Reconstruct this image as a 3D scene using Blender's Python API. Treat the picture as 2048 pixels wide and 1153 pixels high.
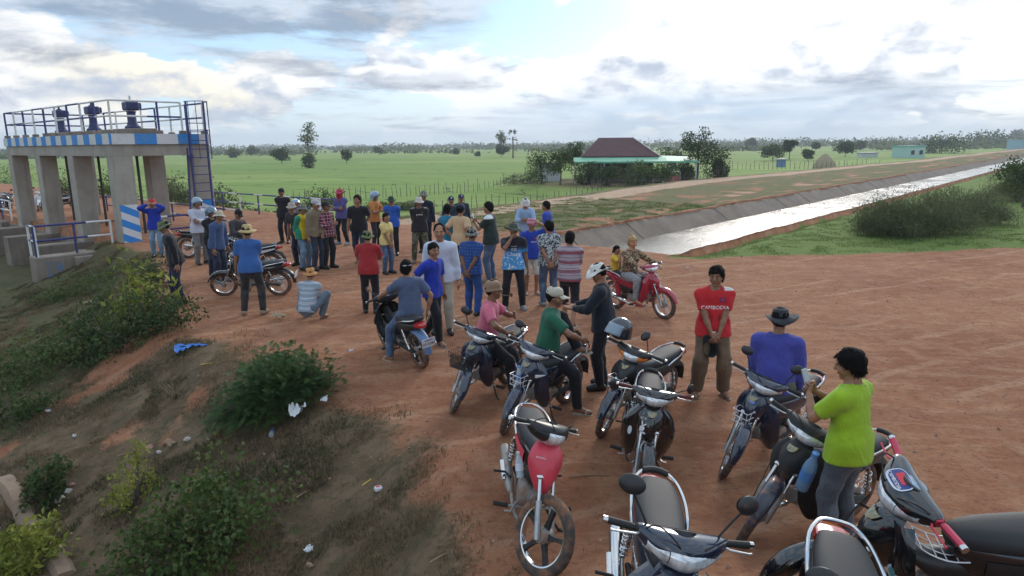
import bpy, bmesh, math, random
import numpy as np
from mathutils import Vector, Matrix, Euler
from mathutils.bvhtree import BVHTree

scene = bpy.context.scene
for o in list(bpy.data.objects):
    bpy.data.objects.remove(o)
COL = scene.collection
R = math.radians
rng = np.random.default_rng(7)

# ------------------------------------------------------------------ camera
CAM_H = 3.3
PITCH, ROLL = R(11.9), R(0.55)
FPX = 1361.0                      # focal length in pixels of a 2048 wide picture
cam_d = bpy.data.cameras.new('camera')
cam_d.sensor_width = 36.0
cam_d.lens = 36.0 * FPX / 2048.0
cam_d.clip_start = 0.05
cam_d.clip_end = 20000
cam = bpy.data.objects.new('camera', cam_d)
COL.objects.link(cam)
_f = np.array([0, math.cos(PITCH), -math.sin(PITCH)])
_r0 = np.array([1.0, 0, 0]); _u0 = np.cross(_r0, _f)
_r = math.cos(ROLL) * _r0 - math.sin(ROLL) * _u0
_u = math.sin(ROLL) * _r0 + math.cos(ROLL) * _u0
cam.matrix_world = Matrix(((_r[0], _u[0], -_f[0], 0), (_r[1], _u[1], -_f[1], 0), (_r[2], _u[2], -_f[2], CAM_H), (0, 0, 0, 1)))
scene.camera = cam

# ------------------------------------------------------------------ light
SUN_AZ, SUN_EL = R(24), R(24)     # azimuth clockwise from +Y
sun_d = bpy.data.lights.new('sun', 'SUN')
sun_d.energy = 1.1
sun_d.angle = R(16)
sun_d.color = (1.0, 0.93, 0.84)
sun = bpy.data.objects.new('sun', sun_d)
COL.objects.link(sun)
_sd = Vector((math.sin(SUN_AZ) * math.cos(SUN_EL), math.cos(SUN_AZ) * math.cos(SUN_EL), math.sin(SUN_EL)))
sun.rotation_euler = _sd.to_track_quat('Z', 'Y').to_euler()
sun.location = (0, 0, 60)
scene.view_settings.view_transform = 'Standard'
scene.view_settings.look = 'None'
scene.view_settings.exposure = 0.76
scene.view_settings.gamma = 1.0
scene.view_settings.use_curve_mapping = False
scene.cycles.use_denoising = True
scene.cycles.max_bounces = 6
scene.cycles.transparent_max_bounces = 8
scene.cycles.sample_clamp_indirect = 6

class NT:
    """tiny helper to wire shader nodes"""
    def __init__(s, tree):
        s.t = tree; s.n = tree.nodes; s.l = tree.links
    def node(s, typ, **kw):
        n = s.n.new(typ)
        for k, v in kw.items():
            if k == 'inp':
                for i, val in v.items():
                    s.set(n.inputs[i], val)
            else:
                setattr(n, k, v)
        return n
    def set(s, sock, val):
        if hasattr(val, 'is_output') or isinstance(val, bpy.types.NodeSocket):
            s.l.new(val, sock)
        elif isinstance(val, tuple) and len(val) == 3 and sock.type == 'RGBA':
            sock.default_value = (*val, 1)
        else:
            sock.default_value = val
    def math(s, op, a, b=None, c=None, clamp=False):
        n = s.n.new('ShaderNodeMath'); n.operation = op; n.use_clamp = clamp
        s.set(n.inputs[0], a)
        if b is not None: s.set(n.inputs[1], b)
        if c is not None: s.set(n.inputs[2], c)
        return n.outputs[0]
    def vmath(s, op, a, b=None, scale=None):
        n = s.n.new('ShaderNodeVectorMath'); n.operation = op
        s.set(n.inputs[0], a)
        if b is not None: s.set(n.inputs[1], b)
        if scale is not None: s.set(n.inputs['Scale'], scale)
        return n.outputs['Value'] if op in ('DOT_PRODUCT', 'LENGTH', 'DISTANCE') else n.outputs[0]
    def mix(s, fac, a, b, mode='MIX'):
        n = s.n.new('ShaderNodeMix'); n.data_type = 'RGBA'; n.blend_type = mode
        s.set(n.inputs[0], fac); s.set(n.inputs[6], a); s.set(n.inputs[7], b)
        return n.outputs[2]
    def noise(s, vec, scale, detail=4, rough=0.5, dist=0.0, out=0):
        n = s.n.new('ShaderNodeTexNoise')
        if vec is not None: s.set(n.inputs['Vector'], vec)
        n.inputs['Scale'].default_value = scale; n.inputs['Detail'].default_value = detail
        n.inputs['Roughness'].default_value = rough; n.inputs['Distortion'].default_value = dist
        return n.outputs[out]
    def ramp(s, fac, a, b):
        """smoothstep from a to b"""
        n = s.n.new('ShaderNodeMapRange'); n.interpolation_type = 'SMOOTHSTEP'
        s.set(n.inputs[0], fac); s.set(n.inputs[1], a); s.set(n.inputs[2], b)
        return n.outputs[0]

# ------------------------------------------------------------------ sky
world = bpy.data.worlds.new('World'); scene.world = world
world.use_nodes = True
w = NT(world.node_tree); w.n.clear()
W_STR = 0.1
sky = w.node('ShaderNodeTexSky', sky_type='NISHITA', sun_disc=False, sun_elevation=SUN_EL, sun_rotation=SUN_AZ)
sky.air_density = 1.0; sky.dust_density = 1.6; sky.ozone_density = 2.0
tc = w.node('ShaderNodeTexCoord')
D = tc.outputs['Generated']
sep = w.node('ShaderNodeSeparateXYZ', inp={0: D})
dz = w.math('MAXIMUM', sep.outputs[2], 0.0)
inv = w.math('DIVIDE', 1.0, w.math('ADD', dz, 0.10))
flat = w.node('ShaderNodeCombineXYZ', inp={0: w.math('MULTIPLY', sep.outputs[0], inv), 1: w.math('MULTIPLY', sep.outputs[1], inv), 2: 0.0}).outputs[0]
up = w.node('ShaderNodeCombineXYZ', inp={0: sep.outputs[0], 1: sep.outputs[1], 2: w.math('MULTIPLY', sep.outputs[2], 2.1)}).outputs[0]
def lobe(az, el, width, hgt):
    """soft blob of sky round a direction, 1 in its middle"""
    a, e = R(az), R(el)
    c = (math.sin(a) * math.cos(e), math.cos(a) * math.cos(e), math.sin(e))
    d = w.vmath('SUBTRACT', D, c)
    t = (math.cos(a), -math.sin(a), 0.0)
    dx = w.math('DIVIDE', w.vmath('DOT_PRODUCT', d, t), R(width))
    dy = w.math('DIVIDE', w.vmath('DOT_PRODUCT', d, (0, 0, 1.0)), R(hgt))
    q = w.math('ADD', w.math('MULTIPLY', dx, dx), w.math('MULTIPLY', dy, dy))
    return w.math('EXPONENT', w.math('MULTIPLY', q, -1.0))
# billowing masses (cumulus), grey sheets above them, and the light on their sunward sides
def blobs(lst):
    t_ = None
    for az, el, a_, b_, k_ in lst:
        v = w.math('MULTIPLY', lobe(az, el, a_, b_), k_); t_ = v if t_ is None else w.math('ADD', t_, v)
    return t_
warp = w.noise(up, 5.0, 4, 0.55, out=1)
upw = w.vmath('ADD', up, w.vmath('SCALE', w.vmath('SUBTRACT', warp, (0.5, 0.5, 0.5)), scale=0.10))
CS = 5.2
n_big = w.noise(upw, CS, 12, 0.56)
upl = w.vmath('ADD', upw, (_sd.x * .018, _sd.y * .018, .038))
n_lit = w.noise(upl, CS, 12, 0.56)
n_fl = w.noise(w.vmath('ADD', flat, (0.6, 0.2, 0)), 0.85, 11, 0.60, 0.5)
n_fl2 = w.noise(w.vmath('ADD', flat, (3.1, 1.7, 0.4)), 1.6, 9, 0.62)
bias = blobs([(17, 7.0, 11, 5.5, .20), (31, 6.5, 5, 4.5, .13), (-9, 6.0, 17, 1.7, .10), (6, 5.2, 9, 2.2, .10), (-29, 5.0, 6, 2.0, .11), (-20, 4.2, 7, 1.5, .06),
              (4.5, 8.9, 4.0, 2.6, -.20), (-13, 7.6, 5, 1.8, -.14), (-33, 5.0, 2.2, 2.0, -.10), (36, 5.5, 3.5, 4, -.24), (-25, 7.5, 6, 1.0, -.06), (-2, 11, 5, 2, -.05)])
cov = w.math('ADD', n_big, bias)
cum = w.ramp(cov, 0.480, 0.522)
shbias = blobs([(-31, 11.5, 12, 3.2, .26), (-17, 10.0, 10, 2.6, .17), (-4, 10.5, 4.5, 2.6, .15), (-9, 4.9, 7, .9, .17), (-7.5, 3.2, 3, .9, .16), (12, 1.9, 14, 1.1, .12), (36, 9, 8, 2.0, .10), (4.5, 8.7, 4.0, 2.2, -.20), (18, 10, 10, 5, -.25), (27, 5.5, 5, 1.2, .16), (22, 3.6, 7, 1.0, .15), (4, 4.2, 4, .7, .12)])
sheet = w.ramp(w.math('ADD', n_fl, shbias), 0.52, 0.68)
big_bright = blobs([(18, 9.5, 11, 5.0, 1.0), (31, 7, 4, 3.0, .35)])
lit = w.math('ADD', w.math('MULTIPLY', w.math('SUBTRACT', n_big, n_lit), 7.5), 0.74)
lit = w.math('ADD', lit, w.math('MULTIPLY', big_bright, 0.42))
lit = w.math('SUBTRACT', lit, w.math('MULTIPLY', w.math('SUBTRACT', cov, 0.52), 1.5))
lit = w.ramp(lit, 0.0, 1.0)
warm = blobs([(-28, 5.0, 7, 3, 1.0), (-22, 3.0, 6, 1.5, .7)])
c_white = w.mix(warm, (7.1, 7.2, 7.3), (7.1, 6.6, 5.5))
c_cum = w.mix(lit, (3.4, 3.85, 4.7), c_white)
c_sheet = w.mix(w.ramp(n_fl2, 0.36, 0.62), (1.7, 2.05, 2.65), (4.7, 5.0, 5.5))
# clear air: the physical sky, whitened by the moist air
skyc = w.mix(0.8, sky.outputs[0], w.mix(w.ramp(sep.outputs[2], 0.02, 0.20), (4.6, 6.0, 7.0), (2.6, 4.8, 7.3)))
c = w.mix(cum, skyc, c_cum)
c = w.mix(w.math('MULTIPLY', sheet, 0.82), c, c_sheet)
# bluish rain curtain low on the right, pale haze along the horizon
rain = w.math('MULTIPLY', w.math('MULTIPLY', lobe(15, 2.3, 17, 1.5), .9), w.ramp(w.noise(flat, .9, 6, .6), .30, .55))
c = w.mix(rain, c, (3.7, 4.8, 6.0))
c = w.mix(w.math('MULTIPLY', w.ramp(sep.outputs[2], 0.040, 0.0), 0.72), c, (5.0, 5.8, 6.6))
# the sun stands behind the brightest cloud
glow = blobs([(17, 11.0, 3.6, 2.4, .9), (18.5, 7.4, 1.8, 1.5, .4)])
c = w.mix(w.math('MINIMUM', w.math('MULTIPLY', glow, 0.85), .85), c, (30.0, 29.0, 27.0))
# below the horizon: ground colour bounce
c = w.mix(w.ramp(sep.outputs[2], -0.004, -0.03), c, (1.6, 1.5, 1.1))
bg = w.node('ShaderNodeBackground', inp={0: c, 1: W_STR})
wo = w.node('ShaderNodeOutputWorld'); w.l.new(bg.outputs[0], wo.inputs[0])

# ------------------------------------------------------------------ helpers
def tag(o, label=None, cat=None, group=None, kind=None):
    if label: o['label'] = label
    if cat: o['category'] = cat
    if group: o['group'] = group
    if kind: o['kind'] = kind
    return o

def mesh_from(name, V, F, smooth=True, mats=(), mi=None):
    """V (n,3); F list of (m,k) int arrays (any k)"""
    me = bpy.data.meshes.new(name)
    V = np.asarray(V, np.float32)
    Fs = [np.asarray(f, np.int32) for f in F if len(f)]
    nl = sum(f.size for f in Fs); nf = sum(len(f) for f in Fs)
    me.vertices.add(len(V)); me.vertices.foreach_set('co', V.ravel())
    me.loops.add(nl); me.polygons.add(nf)
    if nf:
        me.loops.foreach_set('vertex_index', np.concatenate([f.ravel() for f in Fs]))
        tot = np.concatenate([np.full(len(f), f.shape[1], np.int32) for f in Fs])
        st = np.concatenate([[0], np.cumsum(tot)[:-1]]).astype(np.int32)
        me.polygons.foreach_set('loop_start', st)
        me.polygons.foreach_set('use_smooth', np.full(nf, bool(smooth)))
        if mi is not None:
            me.polygons.foreach_set('material_index', np.asarray(mi, np.int32))
    for m in mats: me.materials.append(m)
    me.update(calc_edges=True); me.validate()
    return me

def link(name, me, parent=None, mat=None, loc=None):
    o = bpy.data.objects.new(name, me)
    COL.objects.link(o)
    if parent is not None: o.parent = parent
    if loc is not None: o.location = loc
    if mat is not None:
        if not me.materials: me.materials.append(mat)
        o.material_slots[0].link = 'OBJECT'; o.material_slots[0].material = mat
    return o

def empty(name, loc=(0, 0, 0), rz=0.0):
    o = bpy.data.objects.new(name, None); COL.objects.link(o)
    o.location = loc; o.rotation_euler = (0, 0, rz); o.empty_display_size = 0.2
    return o

class MB:
    """collects pieces into one mesh"""
    def __init__(s): s.V = []; s.F = []; s.n = 0; s.mi = []; s.cur = 0
    def add(s, V, F):
        V = np.asarray(V, float)
        s.V.append(V)
        for f in F:
            f = np.asarray(f, int)
            if len(f): s.F.append(f + s.n); s.mi += [s.cur] * len(f)
        s.n += len(V); return s
    def box(s, c, size, rot=None, bev=0.0):
        x, y, z = np.array(size) / 2.0
        if bev <= 0:
            V = np.array([[i * x, j * y, k * z] for k in (-1, 1) for j in (-1, 1) for i in (-1, 1)])
            F = [np.array([[0, 2, 3, 1], [4, 5, 7, 6], [0, 1, 5, 4], [2, 6, 7, 3], [0, 4, 6, 2], [1, 3, 7, 5]])]
        else:
            b = min(bev, x * .95, y * .95, z * .95); P = []; 
            for k in (-1, 1):
                for j in (-1, 1):
                    for i in (-1, 1):
                        P += [[i * x, j * (y - b), k * (z - b)], [i * (x - b), j * y, k * (z - b)], [i * (x - b), j * (y - b), k * z]]
            V = np.array(P); id_ = lambda i, j, k, a: ((k * 4 + j * 2 + i) * 3 + a)
            Q = []; T = []
            for a in range(3):
                for sd in (0, 1):
                    o1, o2 = (a + 1) % 3, (a + 2) % 3
                    q = []
                    for u, v in ((0, 0), (1, 0), (1, 1), (0, 1)):
                        ijk = [0, 0, 0]; ijk[a] = sd; ijk[o1] = u; ijk[o2] = v
                        q.append(id_(*ijk, a))
                    Q.append(q if sd else q[::-1])
            for a in range(3):
                o1, o2 = (a + 1) % 3, (a + 2) % 3
                for u in (0, 1):
                    for v in (0, 1):
                        e = [0, 0, 0]; e[o1] = u; e[o2] = v
                        e2 = list(e); e2[a] = 1
                        q = [id_(*e, o1), id_(*e2, o1), id_(*e2, o2), id_(*e, o2)]
                        Q.append(q if (u ^ v) else q[::-1])
            for k in (0, 1):
                for j in (0, 1):
                    for i in (0, 1):
                        t = [id_(i, j, k, 0), id_(i, j, k, 1), id_(i, j, k, 2)]
                        T.append(t if (i + j + k) % 2 else t[::-1])
            F = [np.array(Q), np.array(T)]
        if rot is not None: V = V @ np.array(rot).T
        return s.add(V + np.array(c), F)
    def tube(s, pts, r, seg=8, cap=True, closed=False, flat=1.0):
        """pipe along points; r a number or one per point"""
        P = np.array(pts, float); n = len(P)
        rr = np.broadcast_to(np.array(r, float), (n,))
        if closed: T = np.roll(P, -1, 0) - np.roll(P, 1, 0)
        else:
            T = np.gradient(P, axis=0)
        T /= (np.linalg.norm(T, axis=1)[:, None] + 1e-9)
        ref = np.array([0, 0, 1.0]) if abs(T[0][2]) < 0.9 else np.array([1.0, 0, 0])
        N = np.cross(T[0], ref); N /= np.linalg.norm(N); V = []
        a = np.arange(seg) * 2 * math.pi / seg
        for i in range(n):
            N = N - T[i] * (N @ T[i]); N /= np.linalg.norm(N) + 1e-9
            B = np.cross(T[i], N)
            V.append(P[i] + rr[i] * (np.cos(a)[:, None] * N + flat * np.sin(a)[:, None] * B))
        V = np.concatenate(V)
        i = np.arange(n if closed else n - 1)[:, None]; j = np.arange(seg)[None]
        i2 = (i + 1) % n; j2 = (j + 1) % seg
        Q = np.stack([i * seg + j, i * seg + j2, i2 * seg + j2, i2 * seg + j], -1).reshape(-1, 4)[:, ::-1]
        F = [Q]
        if cap and not closed:
            F.append(np.arange(seg)[None]); F.append((np.arange(seg) + (n - 1) * seg)[None, ::-1])
        return s.add(V, F)
    def lathe(s, prof, seg=20, M=None, cap=True, ang=(0, 2 * math.pi)):
        """profile [(radius,height)..] turned about z, then moved by the 4x4 M"""
        prof = np.array(prof, float); n = len(prof)
        full = abs(ang[1] - ang[0] - 2 * math.pi) < 1e-6
        a = np.linspace(ang[0], ang[1], seg, endpoint=not full)
        V = np.stack([prof[:, 0][:, None] * np.cos(a), prof[:, 0][:, None] * np.sin(a), np.repeat(prof[:, 1][:, None], len(a), 1)], -1).reshape(-1, 3)
        m = len(a)
        i = np.arange(n - 1)[:, None]; j = np.arange(m if full else m - 1)[None]; j2 = (j + 1) % m
        Q = np.stack([i * m + j, i * m + j2, (i + 1) * m + j2, (i + 1) * m + j], -1).reshape(-1, 4)
        F = [Q]
        if cap and full:
            if prof[0, 0] > 1e-5: F.append(np.arange(m)[None, ::-1])
            if prof[-1, 0] > 1e-5: F.append((np.arange(m) + (n - 1) * m)[None])
        if M is not None:
            M = np.array(M); V = V @ M[:3, :3].T + M[:3, 3]
        return s.add(V, F)
    def ell(s, c, r, seg=14, rings=8, rot=None):
        t = np.linspace(-math.pi / 2, math.pi / 2, rings + 1)
        pr = np.stack([np.cos(t), np.sin(t)], 1); pr[0, 0] = pr[-1, 0] = 1e-4
        M = np.eye(4); A = np.diag(r)
        if rot is not None: A = np.array(rot) @ A
        M[:3, :3] = A; M[:3, 3] = c
        return s.lathe(pr, seg, M)
    def loft(s, rings, closed_ring=True, cap=True):
        """rings: (n,m,3)"""
        Rg = np.array(rings, float); n, m, _ = Rg.shape
        i = np.arange(n - 1)[:, None]; j = np.arange(m if closed_ring else m - 1)[None]; j2 = (j + 1) % m
        Q = np.stack([i * m + j, i * m + j2, (i + 1) * m + j2, (i + 1) * m + j], -1).reshape(-1, 4)
        F = [Q]
        if cap and closed_ring:
            F.append(np.arange(m)[None, ::-1]); F.append((np.arange(m) + (n - 1) * m)[None])
        return s.add(Rg.reshape(-1, 3), F)
    def prism(s, poly, z0, z1, M=None):
        P = np.array(poly, float); n = len(P)
        V = np.concatenate([np.c_[P, np.full(n, z0)], np.c_[P, np.full(n, z1)]])
        j = np.arange(n); j2 = (j + 1) % n
        F = [np.stack([j, j2, j2 + n, j + n], -1), np.arange(n)[None, ::-1], (np.arange(n) + n)[None]]
        if M is not None:
            M = np.array(M); V = V @ M[:3, :3].T + M[:3, 3]
        return s.add(V, F)
    def arrays(s): return np.concatenate(s.V), s.F
    def mesh(s, name, smooth=True, mats=()):
        V = np.concatenate(s.V)
        me = mesh_from(name, V, s.F, smooth, mats, s.mi if len(mats) > 1 else None)
        return me
    def build(s, name, mat, parent=None, smooth=False, ang=35):
        me = s.mesh(name, smooth)
        if smooth: autosmooth(me, ang)
        return link(name, me, parent, mat)

def autosmooth(me, ang=35):
    bm = bmesh.new(); bm.from_mesh(me)
    c = R(ang)
    bmesh.ops.recalc_face_normals(bm, faces=bm.faces)
    for e in bm.edges:
        e.smooth = not (len(e.link_faces) == 2 and e.calc_face_angle(0) > c)
    bm.to_mesh(me); bm.free()

def catmull(P, k):
    """resample control rows (n,...) k times finer"""
    P = np.asarray(P, float); n = len(P); out = []
    for i in range(n - 1):
        p0, p1, p2, p3 = P[max(i - 1, 0)], P[i], P[i + 1], P[min(i + 2, n - 1)]
        for j in range(k):
            t = j / k
            out.append(0.5 * ((2 * p1) + (p2 - p0) * t + (2 * p0 - 5 * p1 + 4 * p2 - p3) * t * t + (3 * p1 - p0 - 3 * p2 + p3) * t ** 3))
    out.append(P[-1]); return np.array(out)

def patch(mb, grid, k=4, th=0.006):
    """smooth sheet through a control grid (rows,cols,3), given a thickness"""
    G = catmull(grid, k); G = np.swapaxes(catmull(np.swapaxes(G, 0, 1), k), 0, 1)
    du = np.gradient(G, axis=0); dv = np.gradient(G, axis=1)
    N = np.cross(du, dv); N /= np.linalg.norm(N, axis=-1)[..., None] + 1e-9
    n, m, _ = G.shape
    A = G.reshape(-1, 3); B = (G - N * th).reshape(-1, 3); o = n * m
    i = np.arange(n - 1)[:, None]; j = np.arange(m - 1)[None]
    q = np.stack([i * m + j, i * m + j + 1, (i + 1) * m + j + 1, (i + 1) * m + j], -1).reshape(-1, 4)
    F = [q[:, ::-1], q + o]
    rim = np.concatenate([np.arange(m), np.arange(1, n) * m + m - 1, (n - 1) * m + np.arange(m - 2, -1, -1), np.arange(n - 2, 0, -1) * m])
    r2 = np.roll(rim, -1)
    F.append(np.stack([rim, r2, r2 + o, rim + o], -1))
    mb.add(np.concatenate([A, B]), F); return mb

def super_ring(c, ax, ay, rx, ry, e=2.5, m=16):
    a = np.arange(m) * 2 * math.pi / m
    ca, sa = np.cos(a), np.sin(a)
    x = np.sign(ca) * np.abs(ca) ** (2 / e) * rx; y = np.sign(sa) * np.abs(sa) ** (2 / e) * ry
    return np.array(c) + x[:, None] * np.array(ax) + y[:, None] * np.array(ay)

def rotm(axis, ang):
    return np.array(Matrix.Rotation(ang, 3, Vector(axis)))

def hsh(i, j, sd=0):
    v = np.sin(i * 127.1 + j * 311.7 + sd * 74.7) * 43758.5453
    return v - np.floor(v)
def vnoise(x, y, sd=0):
    xi, yi = np.floor(x), np.floor(y); xf, yf = x - xi, y - yi
    u = xf * xf * (3 - 2 * xf); v = yf * yf * (3 - 2 * yf)
    a, b, c, d = hsh(xi, yi, sd), hsh(xi + 1, yi, sd), hsh(xi, yi + 1, sd), hsh(xi + 1, yi + 1, sd)
    return (a * (1 - u) + b * u) * (1 - v) + (c * (1 - u) + d * u) * v
def fbm(x, y, o=4, sd=0):
    t = 0; a = 0.5
    for k in range(o):
        t = t + a * vnoise(x * 2 ** k, y * 2 ** k, sd + k); a *= 0.5
    return t / (1 - 0.5 ** o)
def sst(a, b, x):
    t = np.clip((x - a) / (b - a), 0, 1); return t * t * (3 - 2 * t)

# ------------------------------------------------------------------ materials
MATS = {}
def mat(name, col, rough=0.6, metal=0.0, bump=0.0, bscale=60, var=0.0, vscale=8, spec=0.5, coat=0.0, dirt=0.0, trans=0.0, alpha=1.0):
    if name in MATS: return MATS[name]
    m = bpy.data.materials.new(name); m.use_nodes = True
    t = NT(m.node_tree); b = t.n['Principled BSDF']
    b.inputs['Base Color'].default_value = (*col, 1); b.inputs['Roughness'].default_value = rough
    b.inputs['Metallic'].default_value = metal; b.inputs['Specular IOR Level'].default_value = spec
    b.inputs['Coat Weight'].default_value = coat; b.inputs['Coat Roughness'].default_value = 0.08
    b.inputs['Transmission Weight'].default_value = trans; b.inputs['Alpha'].default_value = alpha
    oc = t.node('ShaderNodeTexCoord').outputs['Object']
    c = None
    if var > 0:
        nz = t.noise(oc, vscale, 6, 0.6)
        f = t.ramp(nz, 0.3, 0.7)
        c = t.mix(f, tuple(x * (1 - var) for x in col), tuple(min(1, x * (1 + var)) for x in col))
    if dirt > 0:
        # red dust lies where noise collects it
        nz = t.noise(oc, 9, 8, 0.65)
        gm = t.node('ShaderNodeNewGeometry')
        f = t.math('MULTIPLY', t.ramp(nz, 0.62 - dirt * 0.35, 0.80 - dirt * 0.2), min(1.0, 0.35 + dirt))
        c = t.mix(f, c if c is not None else (*col, 1), (0.27, 0.125, 0.065, 1))
        t.set(b.inputs['Roughness'], t.math('ADD', t.math('MULTIPLY', f, 0.85 - rough), rough))
        t.set(b.inputs['Metallic'], t.math('MULTIPLY', t.math('SUBTRACT', 1.0, f), metal))
    if c is not None: t.set(b.inputs['Base Color'], c)
    if bump > 0:
        bn = t.node('ShaderNodeBump', inp={0: bump, 1: 0.01, 'Height': t.noise(oc, bscale, 5, 0.6)})
        t.set(b.inputs['Normal'], bn.outputs[0])
    MATS[name] = m
    return m

def principled(name):
    m = bpy.data.materials.new(name); m.use_nodes = True
    MATS[name] = m
    t = NT(m.node_tree)
    return m, t, t.n['Principled BSDF'], t.node('ShaderNodeTexCoord').outputs['Object']
# ------------------------------------------------------------------ ground
# the canal frame: n runs across the side canal, s along it (41 degrees right of the view)
AX = R(41.0)
SA, CA = math.sin(AX), math.cos(AX)
def xy(n, s): return CA * n + SA * s, -SA * n + CA * s
def ns(x, y): return CA * x - SA * y, SA * x + CA * y
WATER_Z = -0.55
S0 = 18.0                                   # where the side canal starts
def crest(n):
    return 5.2 + 3.4 * sst(-12, -23, n) - 1.4 * sst(-6, -3, n) - 4.5 * sst(-3.0, 0.5, n) + 0.35 * (fbm(n * 0.6, n * 0 + 3.3, 3) - .5) * 2
def path_n(s):
    return -22.8 - 0.12 * np.clip(s - 30, 0, 25) + 0.04 * np.clip(s - 62, 0, 60) + 0.4 * np.sin(s * 0.11)
def field_amt(n, s):
    d = np.minimum(path_n(s) - 1.9 - n, s - 17.6)
    return sst(0, 3.2, d)
def terrain(x, y):
    x = np.asarray(x, float); y = np.asarray(y, float)
    n, s = ns(x, y)
    z = 0.12 * sst(12, 24, y) * (1 - field_amt(n, s))
    near = np.exp(-((np.maximum(np.abs(n + 8) - 25, 0) / 20) ** 2) - ((np.maximum(np.abs(s - 12) - 20, 0) / 20) ** 2))
    z = z + near * ((fbm(x * 0.5, y * 0.5, 3) - .5) * 0.10 + (fbm(x * 2.3, y * 2.3, 3, 5) - .5) * 0.045)
    z = z + 0.75 * sst(5.9, 2.8, y) * sst(-0.6, 1.2, x) * (y > -20) * (np.abs(x) < 40)
    # bank on the upstream side (lower left of the view)
    d = np.maximum(crest(n) - s, 0)
    slope = 0.36 * d * sst(0, 1.2, d) + 0.18 * (fbm(x * 0.9, y * 0.9, 4, 9) - .5) * sst(0.2, 2.0, d) * 2
    z = z - np.minimum(slope, 2.5 + 0.15 * fbm(x, y, 3))
    # gate pool
    pool = sst(-26.3, -26.5, n) * sst(9.05, 8.95, s)
    z = z * (1 - pool) + pool * -2.9
    # fields beyond the embankment
    fa = field_amt(n, s)
    z = z * (1 - fa) + fa * (-1.3 + 0.05 * (fbm(x * .1, y * .1, 2, 3) - .5))
    # house yard: a low mound
    yd = sst(17, 10, np.hypot((x - 12) , (y - 71) * 1.1))
    z = np.maximum(z, -1.3 + 0.75 * yd)
    # right bank of the side canal falls gently to the water
    inc = sst(S0 - .2, S0 + .6, s)
    z = z - inc * 0.33 * sst(-8.2, -9.4, n) * sst(-9.56, -9.40, n) * (n > -12)
    # trench under water and lining
    tr = (s > S0) & (n < -9.52) & (n > -15.02)
    z = np.where(tr, -1.9, z)
    return z

def hit(px, py, lo=2.0):
    """ground point seen at a picture position (2048 wide frame)"""
    d = _f * FPX + _r * (px - 1024) - _u * (py - 576.5)
    d = d / np.linalg.norm(d)
    if d[2] > -1e-4: d[2] = -1e-4
    t = np.concatenate([np.arange(lo, 60, 0.05), np.arange(60, 900, 0.5)])
    P = np.array([0, 0, CAM_H]) + t[:, None] * d
    below = P[:, 2] < terrain(P[:, 0], P[:, 1])
    i = int(np.argmax(below)) if below.any() else len(t) - 1
    return P[i, 0], P[i, 1], float(terrain(P[i, 0], P[i, 1]))
def at_depth(px, py, Y):
    d = _f * FPX + _r * (px - 1024) - _u * (py - 576.5)
    return np.array([0, 0, CAM_H]) + d * (Y / d[1])
def depth_of(y, z, px=1024, py=400):
    return y

def grow(a, b, step, ratio, stop):
    out = [b]; st = step
    while abs(out[-1] - a) < stop:
        st *= ratio; out.append(out[-1] + st * (1 if b > a else -1))
    return out
core_n = np.arange(-30, 12.01, 0.14); core_s = np.arange(-1, 27.01, 0.14)
nn = list(core_n); ss = list(core_s)
lst = grow(-30, -30, 0, 1, -1)
def spread(start, step, ratio, end, sgn):
    out = []; v = start; st = step
    while abs(v) < end and len(out) < 400:
        st = st * ratio; v = v + sgn * st; out.append(v)
    return out
nn = spread(-30, 0.14, 1.055, 2600, -1)[::-1] + nn + spread(12, 0.14, 1.09, 2600, 1)
ss = spread(-1, 0.2, 1.25, 2600, -1)[::-1] + ss + spread(27, 0.14, 1.05, 2600, 1)
brk = [-15.30, -15.02, -15.01, -14.0, -9.53, -9.51, -26.3, -26.5, -9.6]
nn = np.unique(np.round(np.array(nn + brk), 4)); ss = np.unique(np.round(np.array(ss + [S0, S0 + .02, 8.95, 9.05]), 4))
Ng, Sg = np.meshgrid(nn, ss, indexing='ij')
Xg, Yg = xy(Ng, Sg)
Zg = terrain(Xg, Yg)
gi = np.arange(len(nn) - 1)[:, None]; gj = np.arange(len(ss) - 1)[None]; K = len(ss)
GF = np.stack([gi * K + gj, (gi + 1) * K + gj, (gi + 1) * K + gj + 1, gi * K + gj + 1], -1).reshape(-1, 4)
g_me = mesh_from('ground', np.stack([Xg, Yg, Zg], -1).reshape(-1, 3), [GF])

def grass_amt(x, y):
    """how far plants cover the soil (0..1); also used to sow the blades"""
    n, s = ns(x, y)
    f1 = fbm(x * 0.55, y * 0.55, 5, 21); f2 = fbm(x * 2.1, y * 2.1, 3, 31)
    d = crest(n) - s
    bank = sst(-0.5, 1.6, d + (f1 - .5) * 3.4) * sst(0.30, 0.52, f1 * .72 + f2 * .28 + 0.12 * sst(-10, -18, n))
    # lawn on the right bank of the canal, and the corner by the gate
    edge = 17.9 + 1.15 * (n + 8.5)
    lawn = sst(-0.4, 0.4, s - edge + (f1 - .5) * 1.6) * sst(-9.55, -9.2, n + (f2 - .5) * .4) * sst(17.2, 18.0, s)
    far = sst(30, 60, s) * sst(-9.4, -8.9, n)
    left = sst(S0 + .4, S0 + 2.8, s + (f1 - .5) * 2.0) * sst(-15.1, -15.4, n + (f1 - .5) * 1.0) * sst(.30, .46, f1 * .6 + f2 * .4)
    fa = field_amt(n, s)
    slope = sst(0.02, 0.3, fa) * sst(1.0, 0.8, fa)
    gate = sst(-21, -23, n) * sst(8.9, 8.0, s)
    right = sst(30, 46, n) * 0.8
    return np.clip(np.maximum.reduce([bank, lawn, far, left * .9, slope, gate * .8, right]), 0, 1)
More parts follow.
